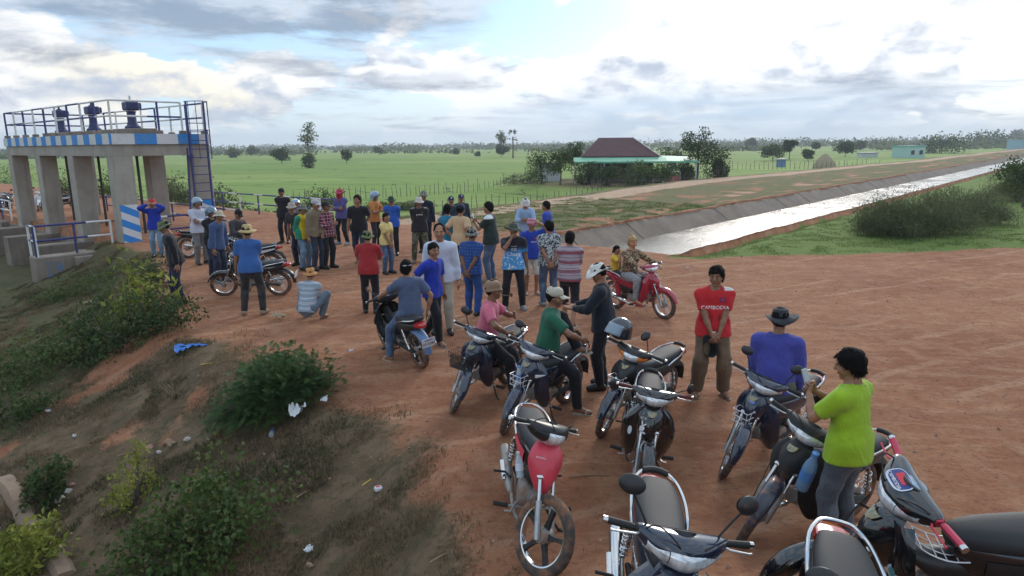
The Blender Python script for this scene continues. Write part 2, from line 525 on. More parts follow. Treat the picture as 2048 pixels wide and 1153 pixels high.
def sand_amt(x, y):
    n, s = ns(x, y)
    f = fbm(x * 0.4, y * 0.4, 4, 41)
    p = sst(1.7, 0.7, np.abs(n - path_n(s)) + (f - .5) * 1.6) * sst(16, 20, s)
    p2 = 0.6 * sst(0.52, 0.68, f) * sst(-15.4, -17.5, n) * sst(-21, -17, n) * sst(17, 21, s)
    bank = 0.25 * sst(0.50, 0.66, fbm(x * .8, y * .8, 4, 51)) * sst(0.0, 1.0, crest(n) - s) * sst(-24, -21, n)
    return np.clip(np.maximum.reduce([p, p2, bank]), 0, 1)
gx, gy = Xg.ravel(), Yg.ravel()
msk = np.zeros((len(gx), 4), np.float32); msk[:, 3] = 1
msk[:, 2] = sand_amt(gx, gy); msk[:, 0] = grass_amt(gx, gy) * (1 - .95 * sst(.2, .6, msk[:, 2]))
msk[:, 1] = sst(0.85, 1.0, field_amt(*ns(gx, gy))) * (1 - sst(13, 9, np.hypot(gx - 12, (gy - 71) * 1.1)))
ca = g_me.color_attributes.new('cover', 'FLOAT_COLOR', 'POINT'); ca.data.foreach_set('color', msk.ravel())

m, t, b, oc = principled('ground_soil')
at = t.node('ShaderNodeAttribute', attribute_name='cover')
sp = t.node('ShaderNodeSeparateColor', inp={0: at.outputs['Color']})
pos = t.node('ShaderNodeNewGeometry').outputs['Position']
n1 = t.noise(pos, 0.35, 6, 0.6); n2 = t.noise(pos, 2.4, 8, 0.65); n3 = t.noise(pos, 14, 8, 0.7); n4 = t.noise(pos, 55, 6, 0.75); n5 = t.noise(pos, 6, 8, 0.7)
# wheel tracks: noise drawn out along the way the bikes ride
mp = t.node('ShaderNodeMapping', inp={0: pos, 2: (0, 0, R(-32)), 3: (0.42, 1.9, 1)})
tr1 = t.noise(mp.outputs[0], 1.0, 7, 0.62, 1.6)
mp2 = t.node('ShaderNodeMapping', inp={0: pos, 2: (0, 0, R(20)), 3: (0.45, 2.4, 1)})
tr2 = t.noise(mp2.outputs[0], 1.0, 7, 0.62, 1.8)
dirt = t.mix(t.ramp(n1, 0.3, 0.7), (0.29, 0.115, 0.058), (0.40, 0.183, 0.098))
dirt = t.mix(t.math('MULTIPLY', t.ramp(n2, 0.42, 0.72), 0.55), dirt, (0.52, 0.295, 0.175))
dirt = t.mix(t.math('MULTIPLY', t.ramp(tr1, 0.48, 0.68), 0.32), dirt, (0.20, 0.085, 0.048))
dirt = t.mix(t.math('MULTIPLY', t.ramp(tr2, 0.50, 0.68), 0.45), dirt, (0.47, 0.27, 0.17))
wv_ = t.node('ShaderNodeTexWave', wave_type='BANDS', bands_direction='Y', wave_profile='SIN'); wm_ = t.node('ShaderNodeMapping', inp={0: pos, 2: (0, 0, R(-27))}); t.set(wv_.inputs['Vector'], wm_.outputs[0])
for k_, v_ in (('Scale', 0.30), ('Distortion', 5.0), ('Detail', 2.0), ('Detail Scale', 0.5)): wv_.inputs[k_].default_value = v_
rut = t.math('MULTIPLY', t.ramp(wv_.outputs['Fac'], 0.90, 0.985), t.ramp(t.noise(pos, 0.5, 4, .6), .42, .60))
dirt = t.mix(t.math('MULTIPLY', rut, 0.55), dirt, (0.50, 0.285, 0.18))
dirt = t.mix(t.math('MULTIPLY', t.ramp(n5, 0.50, 0.66), 0.40), dirt, (0.21, 0.088, 0.050))
dirt = t.mix(t.math('MULTIPLY', t.ramp(n3, 0.50, 0.66), 0.60), dirt, (0.18, 0.075, 0.043))
dirt = t.mix(t.math('MULTIPLY', t.ramp(n4, 0.56, 0.68), 0.60), dirt, (0.50, 0.32, 0.22))
sand = t.mix(t.ramp(n2, 0.3, 0.7), (0.40, 0.255, 0.165), (0.52, 0.375, 0.265))
gr = t.mix(t.ramp(n2, 0.35, 0.65), (0.125, 0.088, 0.052), (0.215, 0.145, 0.090))
gr = t.mix(t.math('MULTIPLY', t.ramp(n5, 0.49, 0.63), 0.65), gr, (0.062, 0.066, 0.030))
gr = t.mix(t.math('MULTIPLY', t.ramp(n3, 0.52, 0.66), 0.5), gr, (0.055, 0.050, 0.028))
gr = t.mix(t.math('MULTIPLY', t.ramp(n4, 0.55, 0.66), 0.7), gr, (0.27, 0.20, 0.125))
lawn = t.mix(t.ramp(n3, 0.3, 0.7), (0.095, 0.165, 0.030), (0.19, 0.24, 0.065))
lawn = t.mix(t.math('MULTIPLY', t.ramp(n2, 0.50, 0.75), 0.6), lawn, (0.17, 0.135, 0.065))
# lawn green on the canal side, dull brown-olive growth on the upstream bank
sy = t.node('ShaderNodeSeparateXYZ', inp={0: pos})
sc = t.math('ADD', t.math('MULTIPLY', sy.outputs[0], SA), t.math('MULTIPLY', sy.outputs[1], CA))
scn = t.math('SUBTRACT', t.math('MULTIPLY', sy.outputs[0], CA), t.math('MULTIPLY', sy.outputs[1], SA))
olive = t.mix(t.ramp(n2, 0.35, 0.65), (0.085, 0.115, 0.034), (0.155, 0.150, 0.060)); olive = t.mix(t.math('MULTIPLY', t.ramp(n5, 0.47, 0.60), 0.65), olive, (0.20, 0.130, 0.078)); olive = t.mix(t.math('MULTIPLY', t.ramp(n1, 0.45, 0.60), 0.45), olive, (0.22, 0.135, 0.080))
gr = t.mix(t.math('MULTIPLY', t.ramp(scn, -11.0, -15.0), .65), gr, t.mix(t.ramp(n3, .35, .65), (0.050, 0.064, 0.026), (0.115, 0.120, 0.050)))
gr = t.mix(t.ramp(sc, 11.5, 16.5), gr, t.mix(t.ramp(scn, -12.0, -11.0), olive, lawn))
# rice: plots of different greens with bunds between
mpf = t.node('ShaderNodeMapping', inp={0: pos, 2: (0, 0, R(-17)), 3: (0.014, 0.030, 1)})
vor = t.node('ShaderNodeTexVoronoi', feature='F1', distance='CHEBYCHEV'); t.set(vor.inputs['Vector'], mpf.outputs[0]); vor.inputs['Scale'].default_value = 1.0; vor.inputs['Randomness'].default_value = 0.75
pl = t.node('ShaderNodeSeparateColor', inp={0: vor.outputs['Color']})
mps = t.node('ShaderNodeMapping', inp={0: pos, 3: (0.03, 0.16, 1)})
nr = t.noise(mps.outputs[0], 1.0, 6, 0.6)
rice = t.mix(pl.outputs[0], (0.15, 0.24, 0.050), (0.25, 0.33, 0.085))
rice = t.mix(t.math('MULTIPLY', pl.outputs[1], 0.45), rice, (0.28, 0.31, 0.10))
rice = t.mix(t.math('MULTIPLY', t.ramp(nr, 0.5, 0.72), 0.5), rice, (0.10, 0.165, 0.035))
mpl = t.node('ShaderNodeMapping', inp={0: pos, 2: (0, 0, R(-17)), 3: (0.014, 0.030, 1)})
ved = t.node('ShaderNodeTexVoronoi', feature='DISTANCE_TO_EDGE'); t.set(ved.inputs['Vector'], mpl.outputs[0]); ved.inputs['Randomness'].default_value = 0.75
rice = t.mix(t.math('MULTIPLY', t.ramp(ved.outputs['Distance'], 0.022, 0.006), t.ramp(n1, 0.35, 0.6)), rice, (0.075, 0.095, 0.035))
c = t.mix(t.ramp(t.math('ADD', sp.outputs[2], t.math('MULTIPLY', t.math('SUBTRACT', n3, 0.5), 0.5)), 0.25, 0.75), dirt, sand)
gf = t.ramp(t.math('ADD', sp.outputs[0], t.math('MULTIPLY', t.math('SUBTRACT', n3, 0.5), 0.9)), 0.30, 0.70)
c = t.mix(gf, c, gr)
c = t.mix(sp.outputs[1], c, rice)
t.set(b.inputs['Base Color'], c)
b.inputs['Roughness'].default_value = 0.95; b.inputs['Specular IOR Level'].default_value = 0.15
hgt = t.math('ADD', t.math('MULTIPLY', n3, 0.7), t.math('ADD', t.math('MULTIPLY', n4, 0.35), t.math('ADD', t.math('MULTIPLY', n5, .8), t.math('SUBTRACT', t.math('MULTIPLY', tr1, 0.5), t.math('MULTIPLY', rut, .35)))))
bn = t.node('ShaderNodeBump', inp={0: 1.0, 1: 0.055, 'Height': hgt})
t.set(b.inputs['Normal'], bn.outputs[0])
SOIL = m
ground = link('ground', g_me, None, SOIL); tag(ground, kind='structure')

# ------------------------------------------------------------------ canal
conc = None
def concrete(name, a, bcol, stain=0.4, streak=False):
    m, t, b, oc = principled(name)
    p = t.node('ShaderNodeNewGeometry').outputs['Position']
    f = t.noise(p, 0.9, 8, 0.65); f2 = t.noise(p, 9, 8, 0.7)
    mp = t.node('ShaderNodeMapping', inp={0: p, 3: (3.0, 3.0, 0.25)})
    f3 = t.noise(mp.outputs[0], 2.2, 6, 0.65)
    c = t.mix(t.ramp(f, 0.3, 0.7), a, bcol)
    c = t.mix(t.math('MULTIPLY', t.ramp(f2, 0.55, 0.75), 0.35), c, tuple(x * 0.62 for x in a))
    c = t.mix(t.math('MULTIPLY', t.ramp(f3, 0.50, 0.72), stain), c, (0.10, 0.085, 0.07))
    t.set(b.inputs['Base Color'], c); b.inputs['Roughness'].default_value = 0.9
    t.set(b.inputs['Normal'], t.node('ShaderNodeBump', inp={0: 0.5, 1: 0.01, 'Height': f2}).outputs[0])
    return m
CONC = concrete('concrete', (0.30, 0.265, 0.225), (0.40, 0.36, 0.31), 0.35)
CONC_D = concrete('weathered_concrete', (0.17, 0.140, 0.115), (0.26, 0.215, 0.175), 0.6)
LINING = concrete('canal_concrete', (0.145, 0.112, 0.085), (0.225, 0.175, 0.135), 0.5)

canal = empty('canal_lining'); tag(canal, kind='structure')
def ribbon(name, prof, s_a, s_b, m, parent=None, joints=None):
    ss_ = np.concatenate([np.arange(s_a, 80, 4.0), 80 * 1.12 ** np.arange(0, 25)]) if s_b > 100 else np.array([s_a, s_b])
    ss_ = ss_[ss_ <= s_b]
    rows = []
    for s_ in ss_:
        rows.append([[*xy(n_, s_), z_] for n_, z_ in prof])
    mb = MB(); mb.loft(rows, closed_ring=False)
    return link(name, mb.mesh(name, False), parent, m)
# each cast slab of the near 90 m is its own piece with an open joint
slab_m = None
k = 0
sv = np.concatenate([[S0 - .1], np.arange(20.4, 120, 4.2)])
for a_, b_ in zip(sv[:-1], sv[1:]):
    mb = MB()
    g_ = 0.025; dz = 0.012 * ((k * 7) % 5 - 2) / 2
    prof = [(-15.34, -.25), (-15.34, .035 + dz), (-15.02, .035 + dz), (-13.5, -1.02 + dz), (-13.5, -1.15), (-15.1, -.25)]
    rows = [[[*xy(n_, s_), z_] for n_, z_ in prof] for s_ in (a_ + g_, b_ - g_)]
    mb.loft(rows)
    mb.build('lining_slab', LINING, canal); k += 1
ribbon('lining_far', [(-15.34, -.25), (-15.34, .03), (-15.02, .03), (-13.5, -1.02)], sv[-1], 1500, LINING, canal)
ribbon('lining_bed', [(-15.05, -.03), (-13.45, -1.08), (-10.2, -1.1), (-9.46, -.36), (-9.30, -.355), (-9.30, -.6)], S0 - .1, 1500, CONC_D, canal)
mb = MB(); c1 = [(-15.2, -1.9), (-15.2, .0), (-9.4, -.12), (-9.4, -1.9)]
mb.loft([[[*xy(n_, s_), z_] for n_, z_ in c1] for s_ in (S0 - .25, S0 + .03)]); mb.build('head_wall', CONC_D, canal)

m, t, b, oc = principled('canal_water')
p = t.node('ShaderNodeNewGeometry').outputs['Position']
b.inputs['Base Color'].default_value = (0.20, 0.165, 0.125, 1); b.inputs['Roughness'].default_value = 0.09
b.inputs['IOR'].default_value = 1.33; b.inputs['Specular IOR Level'].default_value = 1.0
mp = t.node('ShaderNodeMapping', inp={0: p, 2: (0, 0, R(20)), 3: (1.0, 3.2, 1)})
wv = t.noise(mp.outputs[0], 3.2, 5, 0.6, 0.4)
w2 = t.noise(p, 0.35, 4, 0.6)
t.set(b.inputs['Roughness'], t.math('ADD', t.math('MULTIPLY', t.ramp(w2, .4, .7), 0.14), 0.10))
t.set(b.inputs['Normal'], t.node('ShaderNodeBump', inp={0: 0.32, 1: 0.05, 'Height': wv}).outputs[0])
WATER = m
wr = ribbon('canal_water', [(-14.3, WATER_Z), (-9.6, WATER_Z)], S0 - .05, 1500, WATER); tag(wr, kind='structure')
mb = MB(); mb.add([[*xy(a, b_), -2.35] for a, b_ in ((-75, -40), (-24, -40), (-24, 9.2), (-75, 9.2))], [[[0, 1, 2, 3]]])
pw = mb.build('pool_water', WATER); tag(pw, kind='structure')
# ------------------------------------------------------------------ sluice gate (local x = n, y = s)
PBLUE = mat('navy_paint', (0.030, 0.036, 0.16), 0.45, var=0.25, vscale=5)
PWHITE = mat('white_paint', (0.66, 0.66, 0.64), 0.5, var=0.12, vscale=6)
SKYB = mat('sky_blue_paint', (0.035, 0.22, 0.60), 0.6, var=0.15, vscale=4)
RUST = mat('dark_stem', (0.045, 0.032, 0.028), 0.6, var=.3)
GEAR = mat('gear_paint', (0.022, 0.030, 0.10), 0.5, var=0.3, vscale=7)
def nsroot(name, n, s, z=0.0):
    x, y = xy(n, s)
    return empty(name, (x, y, z), -AX)
GN, GS = -25.05, 8.70
BAY, NB = 3.95, 3
gate = nsroot('sluice_gate', GN, GS)
tag(gate, 'concrete sluice gate tower on pillars with blue and white striped deck edge', 'sluice gate')
Z0, Z1 = 3.43, 3.78
LN = BAY * NB + 0.62; WD = 3.30
# pillars and beams
for kk in range(4):
    for row, sy_ in enumerate((0.0, WD - 0.62)):
        mb = MB(); x0 = -BAY * kk - 0.60
        mb.box((x0 + .30, sy_ + .31, (3.04 - 0.35) / 2), (0.60, 0.62, 3.04 + 0.35), bev=0.02)
        mb.build('pillar', CONC, gate)
    mb = MB(); mb.box((-BAY * kk - .30, WD / 2 - .3, -1.7), (0.72, WD + 2.4, 3.1), bev=.02); mb.build('pier', CONC_D, gate)
mb = MB(); mb.box((-LN / 2, WD / 2, (3.042 + Z0) / 2), (LN - .012, WD - .012, Z0 - 3.042)); mb.build('deck_beam', CONC, gate)
def stripe_mat(name, axis, period, phase, ca_, cb_):
    m, t, b, oc = principled(name)
    s_ = t.node('ShaderNodeSeparateXYZ', inp={0: oc})
    v = t.math('DIVIDE', t.math('ADD', s_.outputs[axis], phase), period)
    wob = t.math('MULTIPLY', t.math('SUBTRACT', t.noise(oc, 6, 2), 0.5), 0.04)
    f = t.math('GREATER_THAN', t.math('FRACT', t.math('MULTIPLY', t.math('ADD', v, wob), 0.5)), 0.5)
    c = t.mix(f, ca_, cb_)
    c = t.mix(t.math('MULTIPLY', t.ramp(t.noise(oc, 2.5, 8, .7), 0.5, 0.75), 0.4), c, (0.30, 0.27, 0.24, 1))
    t.set(b.inputs['Base Color'], c); b.inputs['Roughness'].default_value = 0.75
    return m
ST_L = stripe_mat('stripe_long', 0, LN / 21.0, 40 * LN / 21.0, (0.045, 0.24, 0.58), (0.60, 0.60, 0.58))
ST_S = stripe_mat('stripe_short', 1, WD / 4.6, 10 * WD / 4.6, (0.62, 0.62, 0.62), (0.045, 0.24, 0.58))
mb = MB(); mb.box((-LN / 2 - .0, -.02, (Z0 + Z1) / 2), (LN + .04, .07, Z1 - Z0)); mb.build('long_fascia', ST_L, gate)
mb = MB(); mb.box((.02 + .035, WD / 2 - .02, (Z0 + Z1) / 2), (.07, WD + .07, Z1 - Z0)); mb.build('short_fascia', ST_S, gate)
mb = MB(); mb.box((-LN / 2, WD / 2 + .01, (Z0 + Z1) / 2 + .003), (LN, WD - .02, Z1 - Z0 - .01)); mb.build('deck_slab', CONC, gate)
mb = MB(); mb.box((-LN / 2 - .2, WD / 2, Z1 + .11), (LN - 2.4, .9, .22), bev=.02); mb.build('gear_plinth', CONC_D, gate)
# painted panel on the front pillar and the ladder pillar
def panel(y0, y1, z0, z1, n_, x=0.006):
    m, t, b, oc = principled('slanted_stripes') if 'slanted_stripes' not in MATS else (MATS['slanted_stripes'], None, None, None)
    if t:
        s_ = t.node('ShaderNodeSeparateXYZ', inp={0: oc})
        v = t.math('ADD', t.math('MULTIPLY', s_.outputs[2], 1.0), t.math('MULTIPLY', s_.outputs[1], 0.50))
        f = t.math('GREATER_THAN', t.math('FRACT', t.math('DIVIDE', t.math('ADD', v, 0.02), 0.50)), 0.5)
        c = t.mix(f, (0.64, 0.64, 0.66, 1), (0.03, 0.23, 0.62, 1))
        c = t.mix(t.math('MULTIPLY', t.ramp(t.noise(oc, 4, 8, .7), 0.56, 0.78), 0.4), c, (0.36, 0.33, 0.30, 1))
        t.set(b.inputs['Base Color'], c); b.inputs['Roughness'].default_value = 0.7
    mb = MB(); mb.box((x, (y0 + y1) / 2, (z0 + z1) / 2), (0.012, y1 - y0, z1 - z0)); mb.build('striped_panel', m, gate)
panel(.03, .59, -.02, 1.42, 0); panel(WD - .59, WD - .03, .0, 1.42, 0)
# railing on the deck: posts and pipes are single pieces
def post(parent, x, y, z0, h, mt, foot=True, r=.038, name='post'):
    mb = MB(); mb.tube([(x, y, z0), (x, y, z0 + h)], r, 8)
    o = mb.build(name, mt, parent, smooth=True)
    if foot:
        fb = MB(); fb.box((x, y, z0 + .05), (.20, .20, .13), bev=.02); fb.build('post_foot', CONC_D, o)
    return o
def pipe(parent, pts, mts, seg_len=1.4, r=.032, name='rail'):
    """a pipe painted in lengths of two colours: each painted length is a piece"""
    P = np.array(pts, float); L = np.linalg.norm(P[1] - P[0]); k_ = max(1, int(round(L / seg_len)))
    for i in range(k_):
        a = P[0] + (P[1] - P[0]) * i / k_; b_ = P[0] + (P[1] - P[0]) * (i + 1) / k_
        mb = MB(); mb.tube([a, b_], r, 8); mb.build(name, mts[i % len(mts)], parent, smooth=True)
RZ = 4.86
dr = nsroot('deck_railing', GN, GS); tag(dr, 'blue and white pipe railing round the top of the sluice gate deck', 'railing')
for i in range(10):
    post(dr, -.08 - i * (LN - .16) / 9, .10, Z1, RZ - Z1, PWHITE if i % 2 == 0 else PBLUE)
for i in range(1, 10):
    post(dr, -.08 - i * (LN - .16) / 9, WD - .10, Z1, RZ - Z1, PBLUE if i % 2 else PWHITE)
for y_, mt in ((1.62, PBLUE), (2.42, PWHITE)): post(dr, -.08, y_, Z1, RZ - Z1, mt)
post(dr, -.08, WD - .10, Z1, RZ - Z1, PWHITE)
for z_ in (RZ, Z1 + .58):
    sh = [PWHITE, PWHITE, PBLUE] if z_ == RZ else [PWHITE, PBLUE, PBLUE]
    pipe(dr, [(-.08, .10, z_), (-LN + .08, .10, z_)], sh)
    pipe(dr, [(-.08, WD - .1, z_), (-LN + .08, WD - .1, z_)], sh[::-1])
    pipe(dr, [(-.08, .10, z_), (-.08, 2.42, z_)], sh, 1.2)
    pipe(dr, [(-LN + .08, .10, z_), (-LN + .08, WD - .1, z_)], [PBLUE], 1.6)
# gear boxes with their stems
for kk in range(3):
    x_, y_ = -BAY * (kk + .5) - .42, WD / 2
    gb = nsroot('gate_hoist', GN, GS); gb.location = (*xy(GN + x_, GS + y_), Z1 + .22); gb.scale = (.80, .80, .90)
    tag(gb, ['navy gate hoist nearest the front corner of the sluice deck', 'middle one of the three navy gate hoists on the sluice deck', 'navy gate hoist farthest along the sluice deck, at left'][kk], 'gate hoist', 'gate hoists on the sluice deck')
    mb = MB(); mb.lathe([(.34, 0), (.34, .08), (.25, .14), (.19, .30), (.17, .62), (.22, .70)], 14); mb.build('pedestal', GEAR, gb, True)
    mb = MB(); mb.box((0, 0, .90), (.62, .56, .34), bev=.05); mb.box((0, .34, .92), (.34, .16, .24), bev=.03); mb.build('gear_case', GEAR, gb)
    mb = MB(); mb.lathe([(.13, 1.07), (.12, 1.12), (.05, 1.14), (.045, 1.30), (.02, 1.31)], 12); mb.build('stem_cap', PWHITE if kk == 0 else GEAR, gb, True)
    mb = MB(); mb.tube([(.30, 0, .92), (.48, 0, .92)], .03, 8); mb.build('input_shaft', GEAR, gb, True)
    mb = MB(); mb.tube([(0, 0, -.25), (0, 0, -5.6)], .065, 8); mb.build('stem', RUST, gb, True)
# ladder with safety hoops on the right face
lad = nsroot('ladder', GN + .30, GS + 2.45); tag(lad, 'blue steel ladder with hooped cage up the right side of the sluice gate', 'ladder')
for y_ in (.0, .62):
    mb = MB(); mb.box((0, y_, 2.42), (.06, .05, 4.95)); mb.build('side_rail', PBLUE, lad)
for i in range(14):
    mb = MB(); mb.tube([(0, 0, .25 + i * .30), (0, .62, .25 + i * .30)], .016, 6); mb.build('rung', PBLUE, lad, True)
for z_ in (Z1 + .12, RZ + .02):
    mb = MB(); mb.tube([(.62 * math.sin(q), .31 - .36 * math.cos(q), z_) for q in np.linspace(0, math.pi, 15)], .016, 6); mb.build('hoop', PBLUE, lad, True)
for q in (.35, .95, 1.57, 2.2, 2.8):
    mb = MB(); mb.tube([(.62 * math.sin(q), .31 - .36 * math.cos(q), 2.9), (.62 * math.sin(q), .31 - .36 * math.cos(q), RZ + .02)], .013, 6); mb.build('cage_bar', PBLUE, lad, True)
mb = MB(); mb.box((-.05, -.16, 1.7), (.05, .05, 3.2), rot=rotm((1, 0, 0), R(-3))); mb.build('strut', PBLUE, lad)

# wing wall beside the gate and steps
ww = nsroot('wing_wall', GN - .6, GS); tag(ww, 'low concrete wing wall with a blue paint splash below the sluice gate', 'wall')
mb = MB(); mb.box((.06, -1.28, -1.32), (.66, 2.55, 2.5), bev=.025); mb.build('wall_body', CONC_D, ww)
m, t, b, oc = principled('paint_splash')
f = t.ramp(t.noise(oc, 3.5, 6, .7), .42, .6); t.set(b.inputs['Base Color'], t.mix(f, (0.20, 0.165, 0.135), (0.06, 0.20, 0.40))); b.inputs['Roughness'].default_value = .85
mb = MB(); mb.box((.394, -2.05, -.60), (.008, .42, .75)); mb.build('paint_splash', m, ww)
mb = MB(); mb.box((-.75, -.55, -.60), (.9, .9, .9), bev=.02); mb.build('step', CONC_D, ww)
mb = MB(); mb.box((-.75, -1.35, -.95), (.9, .66, .8), bev=.02); mb.build('step', CONC_D, ww)

def railing(label, pts, post_gap, z0, h, first=0, seg=1.4, rails=(1.0, .52), foot=False, colors=None, cat='railing'):
    """guard rail between ground points given as (n,s)"""
    a, b_ = np.array(pts[0], float), np.array(pts[1], float)
    rt = nsroot('guard_railing', a[0], a[1], 0)
    tag(rt, label, cat, 'blue and white guard rails round the sluice')
    d = b_ - a; L = np.linalg.norm(d); k_ = max(1, int(round(L / post_gap)))
    zz = lambda p: z0 if z0 is not None else float(terrain(*xy(*(a + p)))) - .02
    for i in range(k_ + 1):
        p = d * i / k_
        post(rt, p[0], p[1], zz(p), h, [PWHITE, PBLUE][(i + first) % 2], foot)
    for q in rails:
        z_a, z_b = zz(d * 0) + h * q, zz(d) + h * q
        pipe(rt, [(0, 0, z_a), (d[0], d[1], z_b)], colors or [PWHITE, PBLUE, PBLUE], seg, .034)
    return rt
railing('white and blue railing on the wing wall left of the striped pillar', [(GN - .4, GS - .2), (GN - .4, GS - 2.42)], 1.1, -.07, .98, 0, .75, colors=[PWHITE, PBLUE, PBLUE, PWHITE])
railing('short blue railing returning along the end of the wing wall', [(GN - .4, GS - 2.45), (GN - .95, GS - 2.45)], .55, -.07, .98, 1, .3)
railing('white and blue railing between the striped pillar and the ladder', [(GN + .25, GS + .95), (GN + .25, GS + 2.35)], 1.4, .0, .95, 0, .5, foot=True)
railing('blue and white railing along the bridge behind the gate pillars', [(GN - .3, GS + 4.3), (GN - 14, GS + 4.3)], 1.9, -.05, .95, 0, .9)
railing('long blue and white railing along the far side of the dirt crossing', [(-35.7, 16.65), (-24.6, 17.35)], 1.55, None, .95, 0, .75)
railing('white railing at far left beyond the last gate pillar', [(GN - 14.3, GS + .2), (GN - 19, GS + .2)], 1.5, -.05, .95, 0, 1.5, colors=[PWHITE])
# upstream apron slab under the far pillars
ap = nsroot('gate_apron', GN - 7.6, GS + 2.3, -.2); tag(ap, kind='structure')
mb = MB(); mb.box((0, 0, -.22), (15.6, 4.0, .40), bev=.02); mb.build('apron_slab', CONC_D, ap)
mb = MB(); mb.box((-10.8, -1.0, -1.4), (6.0, 2.6, 2.9), bev=.03); mb.build('abutment', CONC_D, ap)
# ------------------------------------------------------------------ motorbikes (local x forward, y left)
BLACKP = mat('black_plastic', (0.018, 0.018, 0.020), 0.38, spec=.5, dirt=.12)
BLACKM = mat('matt_black', (0.016, 0.016, 0.016), 0.65, var=.2, dirt=.25)
NAVY = mat('navy_bodywork', (0.012, 0.018, 0.040), 0.16, coat=.9, dirt=.10)
NAVYD = mat('dusty_navy_bodywork', (0.014, 0.020, 0.040), 0.3, coat=.4, dirt=.45)
BLACKG = mat('gloss_black_bodywork', (0.008, 0.008, 0.010), 0.14, coat=.9, dirt=.08)
REDP = mat('faded_red_bodywork', (0.62, 0.055, 0.085), 0.4, var=.2, vscale=4, dirt=.10)
CRIMSON = mat('crimson_bodywork', (0.33, 0.012, 0.035), 0.2, coat=.8, dirt=.08)
WHITEP = mat('white_bodywork', (0.62, 0.64, 0.66), 0.3, dirt=.12)
CHROME = mat('chrome', (0.62, 0.62, 0.62), 0.16, metal=1.0, dirt=.12)
STEEL = mat('grey_fork_paint', (0.40, 0.41, 0.42), 0.35, metal=.6, dirt=.25)
ALU = mat('dirty_alloy', (0.30, 0.29, 0.27), 0.5, metal=.7, dirt=.55, bump=.4, bscale=40)
TYRE = mat('tyre_rubber', (0.050, 0.043, 0.038), 0.85, dirt=.62, bump=.6, bscale=90)
SEATM = mat('seat_vinyl', (0.030, 0.030, 0.033), 0.60, bump=.2, bscale=220, spec=.28)
GLASSY = mat('clear_lens', (0.60, 0.62, 0.64), 0.08, spec=.8, coat=.9, var=.42, vscale=17, metal=.35)
AMBER = mat('amber_lens', (0.75, 0.20, 0.02), 0.2, coat=.7)
REDL = mat('red_lens', (0.42, 0.012, 0.012), 0.2, coat=.7)
GOLD = mat('gold_trim', (0.22, 0.19, 0.11), 0.12, metal=.7, coat=.8)
MIRROR = mat('mirror_glass', (0.82, 0.86, 0.90), 0.04, metal=1.0)
WIRE = mat('white_wire', (0.72, 0.72, 0.74), 0.35, metal=.3)
REDA = mat('red_anodised', (0.50, 0.03, 0.07), 0.3, metal=.5, coat=.5)
PLATE = mat('plate_white', (0.62, 0.66, 0.72), 0.45, var=.06, dirt=.05)
BLUEFL = mat('blue_flap', (0.11, 0.19, 0.34), 0.5, dirt=.2)
INK = mat('print_ink', (0.03, 0.04, 0.10), 0.6)
INKW = mat('white_print', (0.75, 0.75, 0.76), 0.6)
INKR = mat('red_print', (0.60, 0.03, 0.05), 0.6)
MC = {}
def cached(key, fn, smooth=True, ang=40):
    if key not in MC:
        mb = MB(); fn(mb); me = mb.mesh(key, smooth)
        if smooth: autosmooth(me, ang)
        MC[key] = me
    return MC[key]
def copy_me(key):
    return MC[key]

FA = np.array([0.61, 0, 0.285]); RA = np.array([-0.615, 0, 0.285])
SAX = np.array([-0.446, 0, 0.895]); SPT = np.array([0.33, 0, 0.80])
YM = np.eye(4); YM[:3, :3] = np.array([[1, 0, 0], [0, 0, 1], [0, -1, 0]])   # lathe axis z -> y
def atY(c):
    M = YM.copy(); M[:3, 3] = c; return M
def tyre(mb, r=.252, w=.036, seg=40):
    a = np.linspace(0, 2 * math.pi, 15)[:-1]
    pr = [(r + .042 * np.sign(math.cos(q)) * abs(math.cos(q)) ** .8, w * np.sign(math.sin(q)) * abs(math.sin(q)) ** .75) for q in a]
    pr.append(pr[0]); mb.lathe(pr, seg, YM, cap=False)
def rim(mb, r=.222):
    mb.lathe([(r - .012, -.024), (r + .006, -.027), (r + .006, .027), (r - .012, .024), (r - .016, 0), (r - .012, -.024)], 40, YM, cap=False)
def hub(mb, drum=.062):
    mb.lathe([(.012, -.085), (.02, -.06), (drum * .75, -.055), (drum, -.035), (drum, .04), (drum * .6, .055), (.02, .06), (.012, .085)], 18, YM)
def spokes(mb):
    for i in range(32):
        a = i * 2 * math.pi / 32; b_ = a + (.42 if i % 2 else -.42); y0 = .034 if (i // 2) % 2 else -.034
        mb.tube([(.05 * math.cos(b_), y0, .05 * math.sin(b_)), (.214 * math.cos(a), 0, .214 * math.sin(a))], .0024, 4, cap=False)
def mag(mb):
    for i in range(5):
        a = i * 2 * math.pi / 5 + .3
        d = np.array([math.cos(a), 0, math.sin(a)]); e = np.array([-math.sin(a), 0, math.cos(a)])
        rings = [super_ring(d * q, e, (0, 1, 0), wd, .018, 4, 8) for q, wd in ((.04, .030), (.12, .018), (.19, .020), (.218, .034))]
        mb.loft(rings)
def mk_wheel(root, c, kind, M=None, drum=.062, front=True, tm=None, rm=None):
    h = link('front_wheel' if front else 'rear_wheel', cached('hub%d' % (drum * 1000), lambda mb: hub(mb, drum)), root, ALU)
    loc = Matrix.Translation(Vector(c))
    h.matrix_local = (M @ loc) if M is not None else loc
    link('tyre', cached('tyre' if front else 'tyre_r', lambda mb: tyre(mb, .252, .034 if front else .042)), h, tm or TYRE)
    link('rim', cached('rim', rim), h, rm or CHROME)
    if kind == 'spoke': link('spokes', cached('spokes', spokes, True, 60), h, CHROME)
    else: link('spokes', cached('mag', mag), h, BLACKM)
    return h
